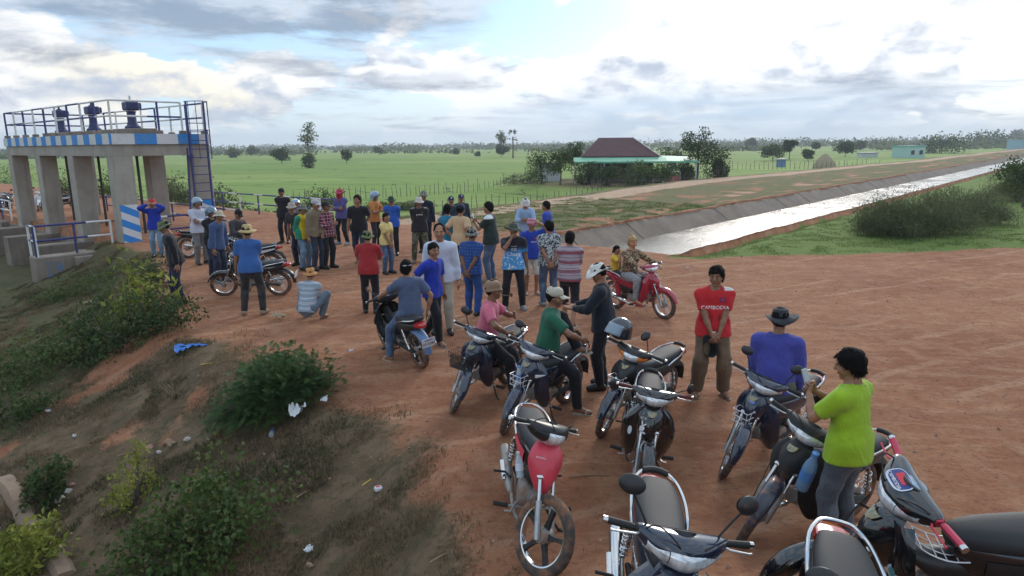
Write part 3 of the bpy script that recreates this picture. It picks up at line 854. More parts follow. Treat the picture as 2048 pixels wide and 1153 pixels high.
def f_fork(sy):
    def fn(mb):
        a = FA + np.array([0, sy * .072, 0]); d = SAX
        mb.tube([a - d * .03, a + d * .0, a + d * .24], [.024, .026, .024], 10)
    return fn
def f_forkup(mb):
    for sy in (-1, 1):
        a = FA + np.array([0, sy * .072, 0]); mb.tube([a + SAX * .24, a + SAX * .42], .015, 10)
    a = FA + SAX * .41; mb.box(a, (.05, .19, .035), bev=.012); mb.tube([a, FA + SAX * .74], .02, 8)
def f_ffender(mb):
    rows = []
    for th, hw, dr in ((12, .030, .012), (30, .046, .030), (52, .056, .050), (78, .060, .085), (100, .060, .105), (120, .060, .10), (142, .056, .06), (163, .045, .03)):
        q = R(th); rr = .335 if th < 90 else .332
        row = []
        for v, k_ in ((-1.0, 1), (-.95, .45), (-.6, .05), (0, -.02), (.6, .05), (.95, .45), (1.0, 1)):
            r_ = rr - dr * k_; row.append(FA + np.array([r_ * math.cos(q), hw * v, r_ * math.sin(q)]))
        rows.append(row)
    patch(mb, rows, 3, .004)
def f_cowl(mb):      # centre front panel
    rows = []
    for z, xc, xo, hw in ((.885, .335, .275, .070), (.83, .405, .315, .115), (.75, .462, .330, .135), (.67, .478, .335, .120), (.59, .468, .340, .090), (.525, .440, .345, .060)):
        rows.append([(xo, -hw, z), (xo * .45 + xc * .55, -hw * .72, z), (xc - .012, -hw * .33, z - .004), (xc, 0, z - .008), (xc - .012, hw * .33, z - .004), (xo * .45 + xc * .55, hw * .72, z), (xo, hw, z)])
    patch(mb, rows, 3, .006)
def f_shield(sy):
    def fn(mb):
        rows = []
        for z, x0, y0, x1, y1 in ((.85, .34, .075, .27, .13), (.76, .345, .115, .275, .205), (.65, .345, .115, .275, .245), (.53, .34, .10, .245, .250), (.41, .30, .105, .195, .235), (.31, .23, .115, .145, .20), (.26, .18, .125, .13, .175)):
            p0, p1 = np.array([x0, y0]), np.array([x1, y1]); row = []
            for k_ in (0, .35, .7, 1):
                p = p0 + (p1 - p0) * k_; p = p + np.array([.022 * math.sin(k_ * 3.14), .012 * math.sin(k_ * 3.14)])
                row.append((p[0], sy * p[1], z))
            rows.append(row)
        patch(mb, rows, 3, .006 * -sy)
    return fn
def f_spine(mb):
    rings = [super_ring(c, ax, (0, 1, 0), a, b_, 3, 14) for c, ax, a, b_ in (
        ((.34, 0, .74), (.6, 0, .8), .07, .055), ((.24, 0, .60), (.6, 0, .8), .085, .07), ((.12, 0, .52), (.25, 0, .97), .085, .078), ((-.02, 0, .51), (0, 0, 1), .095, .088), ((-.12, 0, .54), (0, 0, 1), .10, .09))]
    mb.loft(rings)
def f_body(mb):
    rings = [super_ring((x, 0, z), (0, 1, 0), (0, 0, 1), hw, hh, 3.2, 16) for x, z, hw, hh in (
        (.045, .595, .055, .10), (-.05, .590, .095, .135), (-.22, .605, .125, .125), (-.42, .635, .135, .10), (-.60, .672, .125, .072), (-.76, .705, .095, .052), (-.88, .73, .055, .035), (-.92, .737, .025, .02))]
    rings = [catmull(np.array(rings)[:, j], 3) for j in range(16)]
    mb.loft(np.swapaxes(np.array(rings), 0, 1))
def f_stripe(sy):
    def fn(mb):
        rows = [[(x, sy * (hw + .004), z - h_) , (x, sy * (hw + .011), z), (x, sy * (hw + .004), z + h_)] for x, z, hw, h_ in ((-.08, .60, .103, .05), (-.25, .615, .127, .045), (-.45, .645, .134, .035), (-.62, .68, .121, .025), (-.78, .708, .088, .012))]
        patch(mb, rows, 3, .004 * sy)
    return fn
def f_seat(mb):
    pr = ((.075, .700, .045, .022), (.05, .715, .070, .04), (-.05, .728, .098, .055), (-.20, .735, .122, .058), (-.34, .745, .135, .056), (-.48, .760, .135, .052), (-.62, .775, .122, .045), (-.74, .787, .095, .034), (-.775, .79, .070, .018))
    rings = [super_ring((x, 0, z), (0, 1, 0), (0, 0, 1), hw, hh, 2.8, 18) for x, z, hw, hh in pr]
    rings = [catmull(np.array(rings)[:, j], 3) for j in range(18)]
    mb.loft(np.swapaxes(np.array(rings), 0, 1))
def f_rail(mb):
    P = []
    for sy in (1, -1):
        seq = [(-.34, .150 * sy, .70), (-.42, .158 * sy, .745), (-.56, .156 * sy, .775), (-.72, .132 * sy, .798), (-.81, .088 * sy, .815), (-.838, .045 * sy, .822)]
        P += seq if sy == 1 else seq[::-1]
    mb.tube(catmull(np.array(P), 3), .0105, 8)
def f_railpad(mb):
    mb.tube(catmull(np.array([(-.822, .075, .819), (-.841, .03, .825), (-.841, -.03, .825), (-.822, -.075, .819)]), 3), .021, 10)
def f_tail(mb):
    rings = [super_ring((x, 0, z), (0, 1, 0), (0, 0, 1), hw, hh, 3, 12) for x, z, hw, hh in ((-.80, .735, .088, .036), (-.88, .735, .082, .036), (-.93, .73, .06, .028), (-.945, .727, .02, .012))]
    mb.loft(rings)
def f_rfender(mb):
    rows = []
    for th, hw, rr in ((70, .07, .37), (100, .075, .36), (125, .075, .40), (145, .07, .42), (162, .06, .41), (176, .055, .40)):
        q = R(th); row = []
        for v, k_ in ((-1, .05), (-.6, .005), (0, 0), (.6, .005), (1, .05)):
            row.append(RA + np.array([(rr - k_) * math.cos(q), hw * v, (rr - k_) * math.sin(q)]))
        rows.append(row)
    patch(mb, rows, 3, .005)
def f_engine(mb):
    mb.lathe([(.02, -.13), (.085, -.125), (.10, -.10), (.10, .08), (.085, .12), (.03, .125)], 18, atY((-.01, 0, .32)))
    mb.lathe([(.06, -.11), (.07, -.09), (.07, .10), (.05, .115)], 16, atY((-.14, 0, .32)))
    d = np.array([math.cos(.25), 0, math.sin(.25)]); M = np.eye(4)
    M[:3, 0] = (0, 1, 0); M[:3, 1] = np.cross(d, (0, 1, 0)); M[:3, 2] = d; M[:3, 3] = (.06, 0, .335)
    pr = []
    for i in range(7):
        q = .0 + i * .018; pr += [(.05, q), (.068, q + .003), (.068, q + .008), (.05, q + .011)]
    pr += [(.055, .13), (.06, .19), (.03, .20)]
    mb.lathe(pr, 16, M)
    mb.box((.12, .02, .44), (.10, .08, .09), bev=.02)
def f_exhaust(mb):
    mb.tube(catmull(np.array([(.23, -.02, .29), (.26, -.08, .23), (.16, -.13, .185), (-.05, -.145, .195), (-.22, -.150, .235)]), 4), .017, 8)
    mb.tube([(-.20, -.152, .228), (-.24, -.155, .238), (-.30, -.16, .255), (-.80, -.175, .385), (-.83, -.176, .392), (-.835, -.176, .393)], [.020, .034, .042, .046, .043, .022], 14)
def f_guard(mb):
    mb.tube([(-.34, -.198, .285), (-.60, -.208, .352)], .026, 10, flat=.4)
def f_chain(mb):
    mb.tube([(-.02, .085, .31), (-.06, .085, .31), (-.60, .085, .285), (-.66, .085, .285)], [.03, .055, .05, .03], 10, flat=.45)
    for sy in (-1, 1): mb.tube([(-.12, sy * .09, .34), (-.62, sy * .095, .285)], .018, 8)
def f_shock(sy):
    def fn(mb):
        a, b_ = np.array([-.60, sy * .135, .33]), np.array([-.47, sy * .145, .62])
        mb.tube([a, b_], .013, 8)
        tt = np.linspace(.18, .85, 60); d = b_ - a; e1 = np.array([0, 1., 0]); e2 = np.cross(d / np.linalg.norm(d), e1)
        mb.tube([a + d * q + .024 * (math.cos(q * 55) * e1 + math.sin(q * 55) * e2) for q in tt], .005, 5)
    return fn
def f_pegs(mb): mb.tube([(.03, -.30, .235), (.03, -.26, .225), (.03, .26, .225), (.03, .30, .235)], .011, 8)
def f_rpeg(sy): return lambda mb: mb.tube([(-.30, sy * .16, .33), (-.40, sy * .20, .33), (-.40, sy * .30, .335)], .011, 8)
def f_pedal(sy): return (lambda mb: mb.tube([(.02, .13, .27), (.18, .20, .25), (.18, .24, .25)], .007, 6)) if sy > 0 else (lambda mb: mb.tube([(.0, -.13, .25), (.15, -.19, .235), (.15, -.24, .235)], .008, 6))
def f_pegpad(sy): return lambda mb: mb.tube([(.03, sy * .20, .227), (.03, sy * .32, .238)], .02, 8)
def f_cable(i):
    P = (((.245, .19, .99), (.33, .17, 1.06), (.36, .06, .99), (.33, .02, .90)), ((.245, -.19, .99), (.34, -.16, 1.07), (.37, -.05, 1.0), (.33, -.03, .90)), ((.40, -.10, .86), (.47, -.12, .70), (.55, -.10, .50), (.60, -.09, .32)))[i]
    return lambda mb: mb.tube(catmull(np.array(P), 4), .0042, 5)
def f_stand(mb):
    mb.tube([(-.03, .11, .22), (.02, .20, .10), (.03, .245, .045)], .011, 8); mb.tube([(.02, .25, .046), (.05, .28, .042)], .014, 8)
def f_frame(mb):
    mb.tube([(.34, 0, .80), (.30, 0, .66)], .035, 10); mb.tube([(.30, 0, .66), (.08, 0, .46), (-.10, 0, .42)], .028, 8)
    for sy in (-1, 1): mb.tube([(-.08, sy * .07, .44), (-.30, sy * .10, .56), (-.75, sy * .09, .70)], .014, 8)
    mb.tube([(-.10, 0, .45), (-.13, 0, .24)], .03, 8)
    mb.box((-.24, 0, .46), (.20, .16, .16), bev=.03)
def f_hbar(mb):
    mb.tube(catmull(np.array([(.20, -.355, .985), (.235, -.20, .985), (.275, -.05, .965), (.275, .05, .965), (.235, .20, .985), (.20, .355, .985)]), 4), .011, 8)
    mb.tube([(.30, 0, .86), (.275, 0, .96)], .02, 8)
def f_grip(sy):
    def fn(mb):
        mb.tube([(.228, sy * .225, .985), (.222, sy * .24, .985), (.203, sy * .345, .985), (.202, sy * .352, .985)], [.014, .0175, .0175, .019], 10)
        mb.box((.234, sy * .20, .985), (.045, .045, .05), bev=.01)
    return fn
def f_barend(sy):
    return lambda mb: mb.tube([(.203, sy * .350, .985), (.200, sy * .372, .985)], .0185, 10)
def f_lever(sy):
    return lambda mb: mb.tube([(.25, sy * .19, .985), (.275, sy * .23, .980), (.265, sy * .33, .972), (.262, sy * .345, .972)], [.007, .006, .005, .008], 6)
def f_hcowl(mb):
    rings = []
    for y, x, z, a, b_ in ((-.215, .238, .985, .028, .026), (-.19, .245, .978, .045, .038), (-.15, .262, .965, .070, .055), (-.09, .280, .955, .088, .070), (0, .290, .950, .098, .080), (.09, .280, .955, .088, .070), (.15, .262, .965, .070, .055), (.19, .245, .978, .045, .038), (.215, .238, .985, .028, .026)):
        rings.append(super_ring((x, y, z), (1, 0, 0), (0, 0, 1), a, b_, 2.6, 16))
    rings = np.array(rings); rings = np.swapaxes(np.array([catmull(rings[:, j], 3) for j in range(16)]), 0, 1)
    mb.loft(rings)
def f_lens(y0, y1, off=0.0):
    def fn(mb):
        rows = []
        for k_ in range(5):
            y = y0 + (y1 - y0) * k_ / 4; q = abs(y) / .19
            xf = .402 - .105 * q ** 1.8 + off; zc = .932 + .030 * q ** 1.5; hh = .062 * (1 - .45 * q ** 2)
            rows.append([(xf - .050, y, zc + hh), (xf - .012, y, zc + hh * .6), (xf, y, zc), (xf - .016, y, zc - hh * .6), (xf - .055, y, zc - hh)])
        patch(mb, rows, 3, -.02)
    return fn
def f_speedo(mb):
    M = np.eye(4); Rm = rotm((0, 1, 0), R(-28)); M[:3, :3] = Rm; M[:3, 3] = (.245, 0, 1.012)
    mb.lathe([(.062, -.02), (.062, .006), (.052, .009)], 20, M)
def f_speedoglass(mb):
    M = np.eye(4); Rm = rotm((0, 1, 0), R(-28)); M[:3, :3] = Rm; M[:3, 3] = (.245, 0, 1.012)
    mb.lathe([(.0005, .0115), (.05, .010)], 20, M, cap=False)
def f_mirstem(sy):
    return lambda mb: mb.tube(catmull(np.array([(.232, sy * .175, .99), (.235, sy * .18, 1.02), (.215, sy * .235, 1.10), (.205, sy * .275, 1.155)]), 3), .006, 6)
def f_mirror(sy):
    def fn(mb):
        Rm = rotm((0, 0, 1), R(sy * 18)) @ rotm((0, 1, 0), R(-12))
        mb.ell((.212, sy * .285, 1.185), (.020, .064, .048), 16, 8, Rm)
    return fn
def f_mirglass(sy):
    def fn(mb):
        Rm = rotm((0, 0, 1), R(sy * 18)) @ rotm((0, 1, 0), R(-12)); M = np.eye(4)
        M[:3, :3] = Rm @ rotm((0, 1, 0), R(-90)); M[:3, :3] = M[:3, :3] @ np.diag([.042, .058, 1]); M[:3, 3] = np.array((.212, sy * .285, 1.185)) + Rm @ np.array([-.0165, 0, 0])
        mb.lathe([(.0005, .004), (1, 0)], 18, M, cap=False)
    return fn
def f_basket(mb):      # little white wire carrier under the headlamp
    x0, x1, y_, z0, z1 = .475, .60, .085, .60, .73
    for z, e in ((z1, 0), ((z0 + z1) / 2, .006), (z0, .012)):
        mb.tube([(x0, -y_ + e, z), (x1 - e, -y_ + e, z), (x1 - e, y_ - e, z), (x0, y_ - e, z)], .004, 5)
    for y in (-.075, -.025, .025, .075):
        mb.tube([(x0, y, z0), (x1 - .012, y, z0), (x1, y, z1)], .0035, 5)
    for sy in (-1, 1): mb.tube([((x0 + x1) / 2, sy * (y_ - .01), z0), ((x0 + x1) / 2, sy * y_, z1)], .0035, 5)
    for sy in (-1, 1): mb.tube([(.40, sy * .06, .66), (x0, sy * .07, z1)], .004, 5)
def f_bigbasket(mb):
    x0, x1, y_, z0, z1 = .48, .70, .15, .60, .80
    for z, e in ((z1, 0), (z1 - .06, .01), (z1 - .12, .02), (z0, .03)):
        mb.tube([(x0, -y_ + e, z), (x1 - e, -y_ + e, z), (x1 - e, y_ - e, z), (x0, y_ - e, z)], .0045, 5, closed=True)
    for k_ in np.linspace(-1, 1, 11):
        mb.tube([(x1, y_ * k_, z1), (x1 - .03, (y_ - .03) * k_, z0), (x0, (y_ - .03) * k_, z0)], .003, 4)
    for k_ in np.linspace(0, 1, 7):
        for sy in (-1, 1): mb.tube([(x0 + (x1 - x0) * k_, sy * y_, z1), (x0 + (x1 - .03 - x0) * k_, sy * (y_ - .03), z0)], .003, 4)
def f_basketnet(mb):
    mb.box((.575, 0, .605), (.18, .235, .006)); mb.box((.678, 0, .69), (.006, .25, .16))
def f_innerrack(mb):     # wire carrier lying in the step-through
    for sy in (-1, 1):
        mb.tube(catmull(np.array([(.29, sy * .075, .80), (.20, sy * .08, .68), (.08, sy * .085, .62), (-.02, sy * .085, .62)]), 3), .004, 5)
        mb.tube(catmull(np.array([(.29, sy * .03, .80), (.20, sy * .03, .68), (.08, sy * .03, .61), (-.02, sy * .03, .61)]), 3), .003, 5)
    for x, z in ((.29, .80), (.20, .68), (.13, .64), (.08, .62), (.03, .62), (-.02, .62)):
        mb.tube([(x, -.08, z), (x, .08, z)], .003, 5)
def f_plate(mb): mb.box((0, 0, 0), (.006, .21, .145), bev=.002)
def f_poslamp(mb):
    rows = [[(x - .012, -w_, z), (x, -w_ * .4, z), (x, w_ * .4, z), (x - .012, w_, z)] for x, z, w_ in ((.404, .842, .046), (.424, .828, .042), (.441, .813, .034), (.449, .804, .028))]
    patch(mb, rows, 3, .01)
def f_fin(sy):         # white flash on the leg shield
    def fn(mb):
        rows = [[(x + .012, sy * y, z + h_), (x + .016, sy * y, z), (x + .012, sy * y, z - h_)] for x, y, z, h_ in ((.365, .120, .70, .022), (.342, .17, .715, .016), (.305, .222, .735, .004))]
        patch(mb, rows, 3, .003 * -sy)
    return fn

FONT = None
def text_arrays(txt, size, depth=0.0, shear=0.0):
    cu = bpy.data.curves.new('lettering', 'FONT'); cu.body = txt; cu.size = size; cu.align_x = 'CENTER'; cu.align_y = 'CENTER'; cu.extrude = depth; cu.shear = shear
    cu.resolution_u = 2
    ob = bpy.data.objects.new('lettering', cu); COL.objects.link(ob)
    dg = bpy.context.evaluated_depsgraph_get(); dg.update()
    me = ob.evaluated_get(dg).to_mesh()
    V = np.array([v.co[:] for v in me.vertices]).reshape(-1, 3); Fc = [np.array([list(p.vertices)]) for p in me.polygons]
    ob.evaluated_get(dg).to_mesh_clear(); bpy.data.objects.remove(ob); bpy.data.curves.remove(cu)
    return V, Fc
def lettering(txt, size, parent, mt, origin, xdir, ydir, name='lettering', depth=.001, shear=0.0):
    V, Fc = text_arrays(txt, size, depth, shear)
    xd, yd = np.array(xdir, float), np.array(ydir, float); xd /= np.linalg.norm(xd); yd -= xd * (yd @ xd); yd /= np.linalg.norm(yd); zd = np.cross(xd, yd)
    P = np.array(origin) + V[:, :1] * xd + V[:, 1:2] * yd + V[:, 2:] * zd
    mb = MB(); mb.add(P, Fc)
    return mb.build(name, mt, parent)

def make_bike(front_px, heading, label, body=None, steer=0.0, lean=8.0, front='spoke', rear='spoke', cowl=None, shield=None, fender=None, lens=GLASSY, signal=GLASSY,
              basket=None, mirrors=(1, 1), mirror_tilt=0, stand=True, stripes=None, grips=BLACKM, lever=STEEL, pad=True, rail=True, plate=None, group='motorbikes parked on the dirt', flap=None, poslamp=True,
              fork=STEEL, seat=SEATM, spine=None, loc=None, exhaust=CHROME, fins=False, hcowl=None, tailpiece=None, cat='motorbike', dz=0.0, head=None, tail=None, size=1.0):
    """heading: compass angle of travel in degrees, 0 = +x, counter-clockwise"""
    body = body or NAVY; cowl = cowl or body; shield = shield or body; fender = fender or body; spine = spine or BLACKP; hcowl = hcowl or body; tailpiece = tailpiece or body
    h = R(heading); fw = np.array([math.cos(h), math.sin(h)])
    if head is not None:      # where the headlamp (and the grab rail) is seen
        a = at_height(*head, .94); side = np.array([-fw[1], fw[0]]) * .9 * math.sin(R(lean))
        if tail is not None:
            b = at_height(*tail, .82); mid = (a + b)[:2] / 2 + fw * .235 - side
        else: mid = a[:2] - fw * .37 - side
        px_, py_ = float(mid[0]), float(mid[1])
    elif tail is not None:
        mid = at_height(*tail, .83)[:2] + fw * .86 - np.array([-fw[1], fw[0]]) * .8 * math.sin(R(lean))
        px_, py_ = float(mid[0]), float(mid[1])
    elif loc is None:
        x, y, z = hit(*front_px); px_, py_ = x - fw[0] * FA[0], y - fw[1] * FA[0]
    else: px_, py_ = loc
    zf = float(terrain(px_ + fw[0] * FA[0], py_ + fw[1] * FA[0])); zr = float(terrain(px_ + fw[0] * RA[0], py_ + fw[1] * RA[0]))
    r = empty('motorbike', (px_, py_, (zf + zr) / 2 - .006 + dz)); tag(r, label, cat, group)
    r.scale = (size,) * 3
    r.rotation_euler = Euler((R(-lean), -math.atan2(zf - zr, 1.225), h), 'XYZ')
    M = Matrix.Translation(Vector(SPT)) @ Matrix.Rotation(R(steer), 4, Vector(SAX)) @ Matrix.Translation(-Vector(SPT))
    def P(name, key, fn, mt, parent=None, steered=False, ang=40):
        o = link(name, cached(key, fn, True, ang), parent or r, mt)
        if steered: o.matrix_local = M
        return o
    # rolling gear
    mk_wheel(r, FA, front, M, .062, True); mk_wheel(r, RA, rear, None, .066, False)
    for sy, k_ in ((1, 'l'), (-1, 'r')): P('fork_leg', 'fork' + k_, f_fork(sy), fork, None, True)
    P('fork_crown', 'forkup', f_forkup, CHROME, None, True)
    if fender != 'none': P('front_fender', 'ffender', f_ffender, fender, None, True)
    # steering
    hb = P('handlebar', 'hbar', f_hbar, BLACKM, None, True)
    for sy, k_ in ((1, 'l'), (-1, 'r')):
        P('grip', 'grip' + k_, f_grip(sy), grips, hb); P('bar_end', 'barend' + k_, f_barend(sy), CHROME, hb); P('lever', 'lever' + k_, f_lever(sy), lever, hb)
    for sy, k_, on in ((1, 'l', mirrors[0]), (-1, 'r', mirrors[1])):
        if on:
            ms = P('mirror', 'mirstem' + k_, f_mirstem(sy), BLACKM, None, True)
            if on != 1:   # swung out or folded
                ms.matrix_local = M @ Matrix.Translation(Vector((.232, sy * .175, .99))) @ Euler(tuple(R(q) for q in on), 'XYZ').to_matrix().to_4x4() @ Matrix.Translation(-Vector((.232, sy * .175, .99)))
            P('mirror_shell', 'mirror' + k_, f_mirror(sy), BLACKP, ms); P('mirror_glass', 'mirglass' + k_, f_mirglass(sy), MIRROR, ms)
    hc = P('handlebar_cowl', 'hcowl', f_hcowl, hcowl, None, True)
    P('headlight', 'lens0', f_lens(-.085, .085, .0), lens, hc)
    P('turn_signal', 'lens1', f_lens(.089, .178), signal, hc); P('turn_signal', 'lens2', f_lens(-.178, -.089), signal, hc)
    sp_ = P('speedometer', 'speedo', f_speedo, BLACKP, hc); 
    P('speedometer_glass', 'speedog', f_speedoglass, MATS.get('dial') or mat('dial', (0.20, 0.24, 0.30), 0.12, coat=.6, var=.4, vscale=30), hc)
    # bodywork
    if cowl != 'none': 
        fc = P('front_cowl', 'cowl', f_cowl, cowl)
        if poslamp: P('position_lamp', 'poslamp', f_poslamp, GOLD, fc)
    if shield != 'none':
        for sy, k_ in ((1, 'l'), (-1, 'r')):
            so = P('leg_shield', 'shield' + k_, f_shield(sy), shield)
            if fins: P('shield_flash', 'fin' + k_, f_fin(sy), WHITEP, so)
    P('frame', 'frame', f_frame, BLACKM); P('spine_cover', 'spine', f_spine, spine)
    bo = P('rear_body', 'body', f_body, tailpiece)
    if stripes:
        for sy, k_ in ((1, 'l'), (-1, 'r')): P('side_panel', 'stripe' + k_, f_stripe(sy), stripes, bo)
    P('seat', 'seat', f_seat, seat)
    if rail:
        g_ = P('grab_rail', 'rail', f_rail, CHROME)
        if pad: P('grab_pad', 'railpad', f_railpad, BLACKM, g_)
    P('tail_light', 'tail', f_tail, REDL); rf = P('rear_fender', 'rfender', f_rfender, flap or BLACKP)
    P('engine', 'engine', f_engine, ALU); ex = P('exhaust', 'exhaust', f_exhaust, exhaust); P('heat_guard', 'guard', f_guard, CHROME, ex)
    P('chain_case', 'chain', f_chain, BLACKM)
    for sy, k_ in ((1, 'l'), (-1, 'r')): P('shock_absorber', 'shock' + k_, f_shock(sy), CHROME)
    pg = P('footrest', 'pegs', f_pegs, STEEL)
    for sy, k_ in ((1, 'l'), (-1, 'r')):
        P('footrest_rubber', 'pegpad' + k_, f_pegpad(sy), BLACKM, pg); P('passenger_footrest', 'rpeg' + k_, f_rpeg(sy), BLACKM); P('pedal', 'pedal' + k_, f_pedal(sy), STEEL)
    for i in range(2 if fender == 'none' else 3): P('cable', 'cable%d' % i, f_cable(i), BLACKM, None, True)
    if stand: P('side_stand', 'stand', f_stand, BLACKM)
    if basket == 'rack': P('wire_carrier', 'basket', f_basket, WIRE)
    if basket == 'big':
        bk = P('basket', 'bigbasket', f_bigbasket, BLACKM); P('basket_mesh', 'basketnet', f_basketnet, MATS.get('net') or mat('net', (0.02, 0.02, 0.022), .7, alpha=.45), bk)
    if plate:
        po = link('licence_plate', cached('plate', f_plate, False), r, PLATE)
        po.location = (-1.03, 0, .50); po.rotation_euler = (0, R(-14), 0)
        if isinstance(plate, str):
            lettering(plate, .062, po, INK, (-.0045, 0, -.02), (0, -1, 0), (0, 0, 1)); lettering('CAMBODIA', .026, po, INK, (-.0045, 0, .045), (0, -1, 0), (0, 0, 1))
    return r

def bike_pt(r, p):
    bpy.context.view_layer.update()
    return np.array(r.matrix_world @ Vector(p))
def sticker(parent, c, xdir, ydir, w_, h_, mt, name='sticker', e=8.0):
    """printed label: thin rounded plate lying on a panel"""
    xd, yd = np.array(xdir, float), np.array(ydir, float); xd /= np.linalg.norm(xd); yd -= xd * (yd @ xd); yd /= np.linalg.norm(yd); zd = np.cross(xd, yd)
    ring = super_ring((0, 0, 0), (1, 0, 0), (0, 1, 0), w_ / 2, h_ / 2, e, 20)
    M = np.eye(4); M[:3, 0] = xd; M[:3, 1] = yd; M[:3, 2] = zd; M[:3, 3] = c
    mb = MB(); mb.prism(ring[:, :2], 0, .0015, M); return mb.build(name, mt, parent)

exec_bikes = True
GROUP = 'motorbikes parked on the dirt'
bikes = {}
def at_height(px, py, h):
    """where the view ray is h above the ground"""
    d = _f * FPX + _r * (px - 1024) - _u * (py - 576.5); d = d / np.linalg.norm(d)
    t = np.arange(1.0, 60, 0.01); P = np.array([0, 0, CAM_H]) + t[:, None] * d
    i = int(np.argmax(P[:, 2] < terrain(P[:, 0], P[:, 1]) + h)); return P[i]
MAROON = mat('maroon_grip', (.10, .012, .015), .5)
bikes['basket'] = make_bike(None, -122, 'dark navy motorbike with a black mesh basket in front, under the man in pink', NAVY, 38, head=(948, 672), basket='big', fender=NAVY, mirrors=(0, 1), group=GROUP)
bikes['bottle'] = make_bike(None, -128, 'dark navy motorbike with a white wire carrier holding a blue bottle, under the green-shirted man', NAVY, 22, head=(1058, 705), front='mag', rear='mag', basket='rack', fins=True, mirrors=(0, 1), group=GROUP)
bikes['pink'] = make_bike(None, -85, 'muddy motorbike with a faded pink front plate and bare rusty fork', REDP, 36, size=1.05, head=(1122, 885), tail=(1042, 815), front='mag', rear='mag', fender='none', shield='none', spine=BLACKM, tailpiece=BLACKG, stripes=REDP, mirrors=(0, 0), pad=False, hcowl=BLACKP, exhaust=ALU, signal=BLACKP, poslamp=False, group=GROUP)
bikes['rabbit'] = make_bike(None, -101, 'glossy black motorbike facing the camera with a white rabbit sticker', BLACKG, 4, head=(1298, 790), tail=(1312, 748), front='mag', rear='mag', grips=MAROON, mirrors=((-50, 0, 30), (70, 0, -10)), group=GROUP)
bikes['amber'] = make_bike(None, -133, 'dark motorbike with amber indicators and a helmet hung on its mirror', BLACKP, 16, head=(1262, 705), tail=(1355, 690), basket='rack', signal=AMBER, fender=NAVY, cowl=BLACKP, shield=BLACKM, mirrors=((60, 0, 0), 0), group=GROUP)
bikes['silver'] = make_bike(None, -97, 'black motorbike at the bottom edge with wide chrome headlamp and grey seat', NAVY, 12, head=(1346, 1072), tail=(1330, 945), grips=BLACKM, mirrors=(1, 1), group=GROUP)
bikes['purple'] = make_bike(None, -142, 'navy motorbike with an empty white wire carrier, under the man in purple-blue', NAVY, 32, head=(1510, 762), tail=(1645, 748), basket='rack', mirrors=((20, 0, 0), 1), group=GROUP)
bikes['mud'] = make_bike(None, -150, 'dusty dark motorbike carrying a blue water bottle, beside the lime-green shirt', NAVYD, 28, head=(1592, 868), tail=(1748, 858), basket=None, mirrors=(0, 0), shield=BLACKM, cowl=BLACKM, spine=BLACKM, hcowl=BLACKM, fork=ALU, group=GROUP)
bikes['grips'] = make_bike(None, 168, 'black motorbike with bright red grips and round stickers at the right edge', BLACKG, 8, head=(1790, 975), lean=13, grips=REDA, lever=REDA, mirrors=(0, 0), stripes=BLACKP, group=GROUP)
bikes['corner'] = make_bike(None, -106, 'grey-seated motorbike cut off by the bottom edge, only its seat and chrome rail in view', BLACKP, 0, tail=(1668, 1034), pad=False, group=GROUP)
bikes['plate'] = make_bike(None, 124, 'black motorbike seen from behind with a white licence plate, under the grey-shirted rider', BLACKP, 0, head=(768, 590), tail=(838, 640), front='mag', rear='mag', plate='1V-5584', flap=BLUEFL, mirrors=(1, 1), group=GROUP)
bikes['left'] = make_bike((452, 592), 180, 'black motorbike standing broadside in front of the straw-hatted man', BLACKG, 15, mirrors=(0, 1), plate=True, group=GROUP)
bikes['white'] = make_bike((448, 552), 186, 'black and white motorbike behind the broadside one, tail cocked up', BLACKG, 10, stripes=WHITEP, mirrors=(0, 0), group=GROUP)
bikes['shade'] = make_bike((450, 505), 60, 'dark motorbike with a small white plate beside the helmeted men', BLACKG, 0, plate=True, mirrors=(1, 1), group=GROUP)
bikes['red'] = make_bike(None, -50, 'crimson motorbike ridden by the woman in leopard print', CRIMSON, -6, head=(1310, 537), lean=0, stand=False, fender=CRIMSON, mirrors=(0, 0), group='motorbikes being ridden')
bikes['far'] = [make_bike(None, a, l, b_, 0, loc=tuple(hit(*p_)[:2]), mirrors=(1, 1), group='motorbikes parked behind the gate pillars', stripes=st) for p_, a, l, b_, st in (
    ((12, 424), -70, 'black motorbike parked at far left beside the end pillar', BLACKG, None),
    ((80, 421), -62, 'blue and white motorbike parked between the two far pillars', WHITEP, NAVY),
    ((126, 418), 200, 'dark motorbike parked between the second and third gate pillars', BLACKG, WHITEP))]
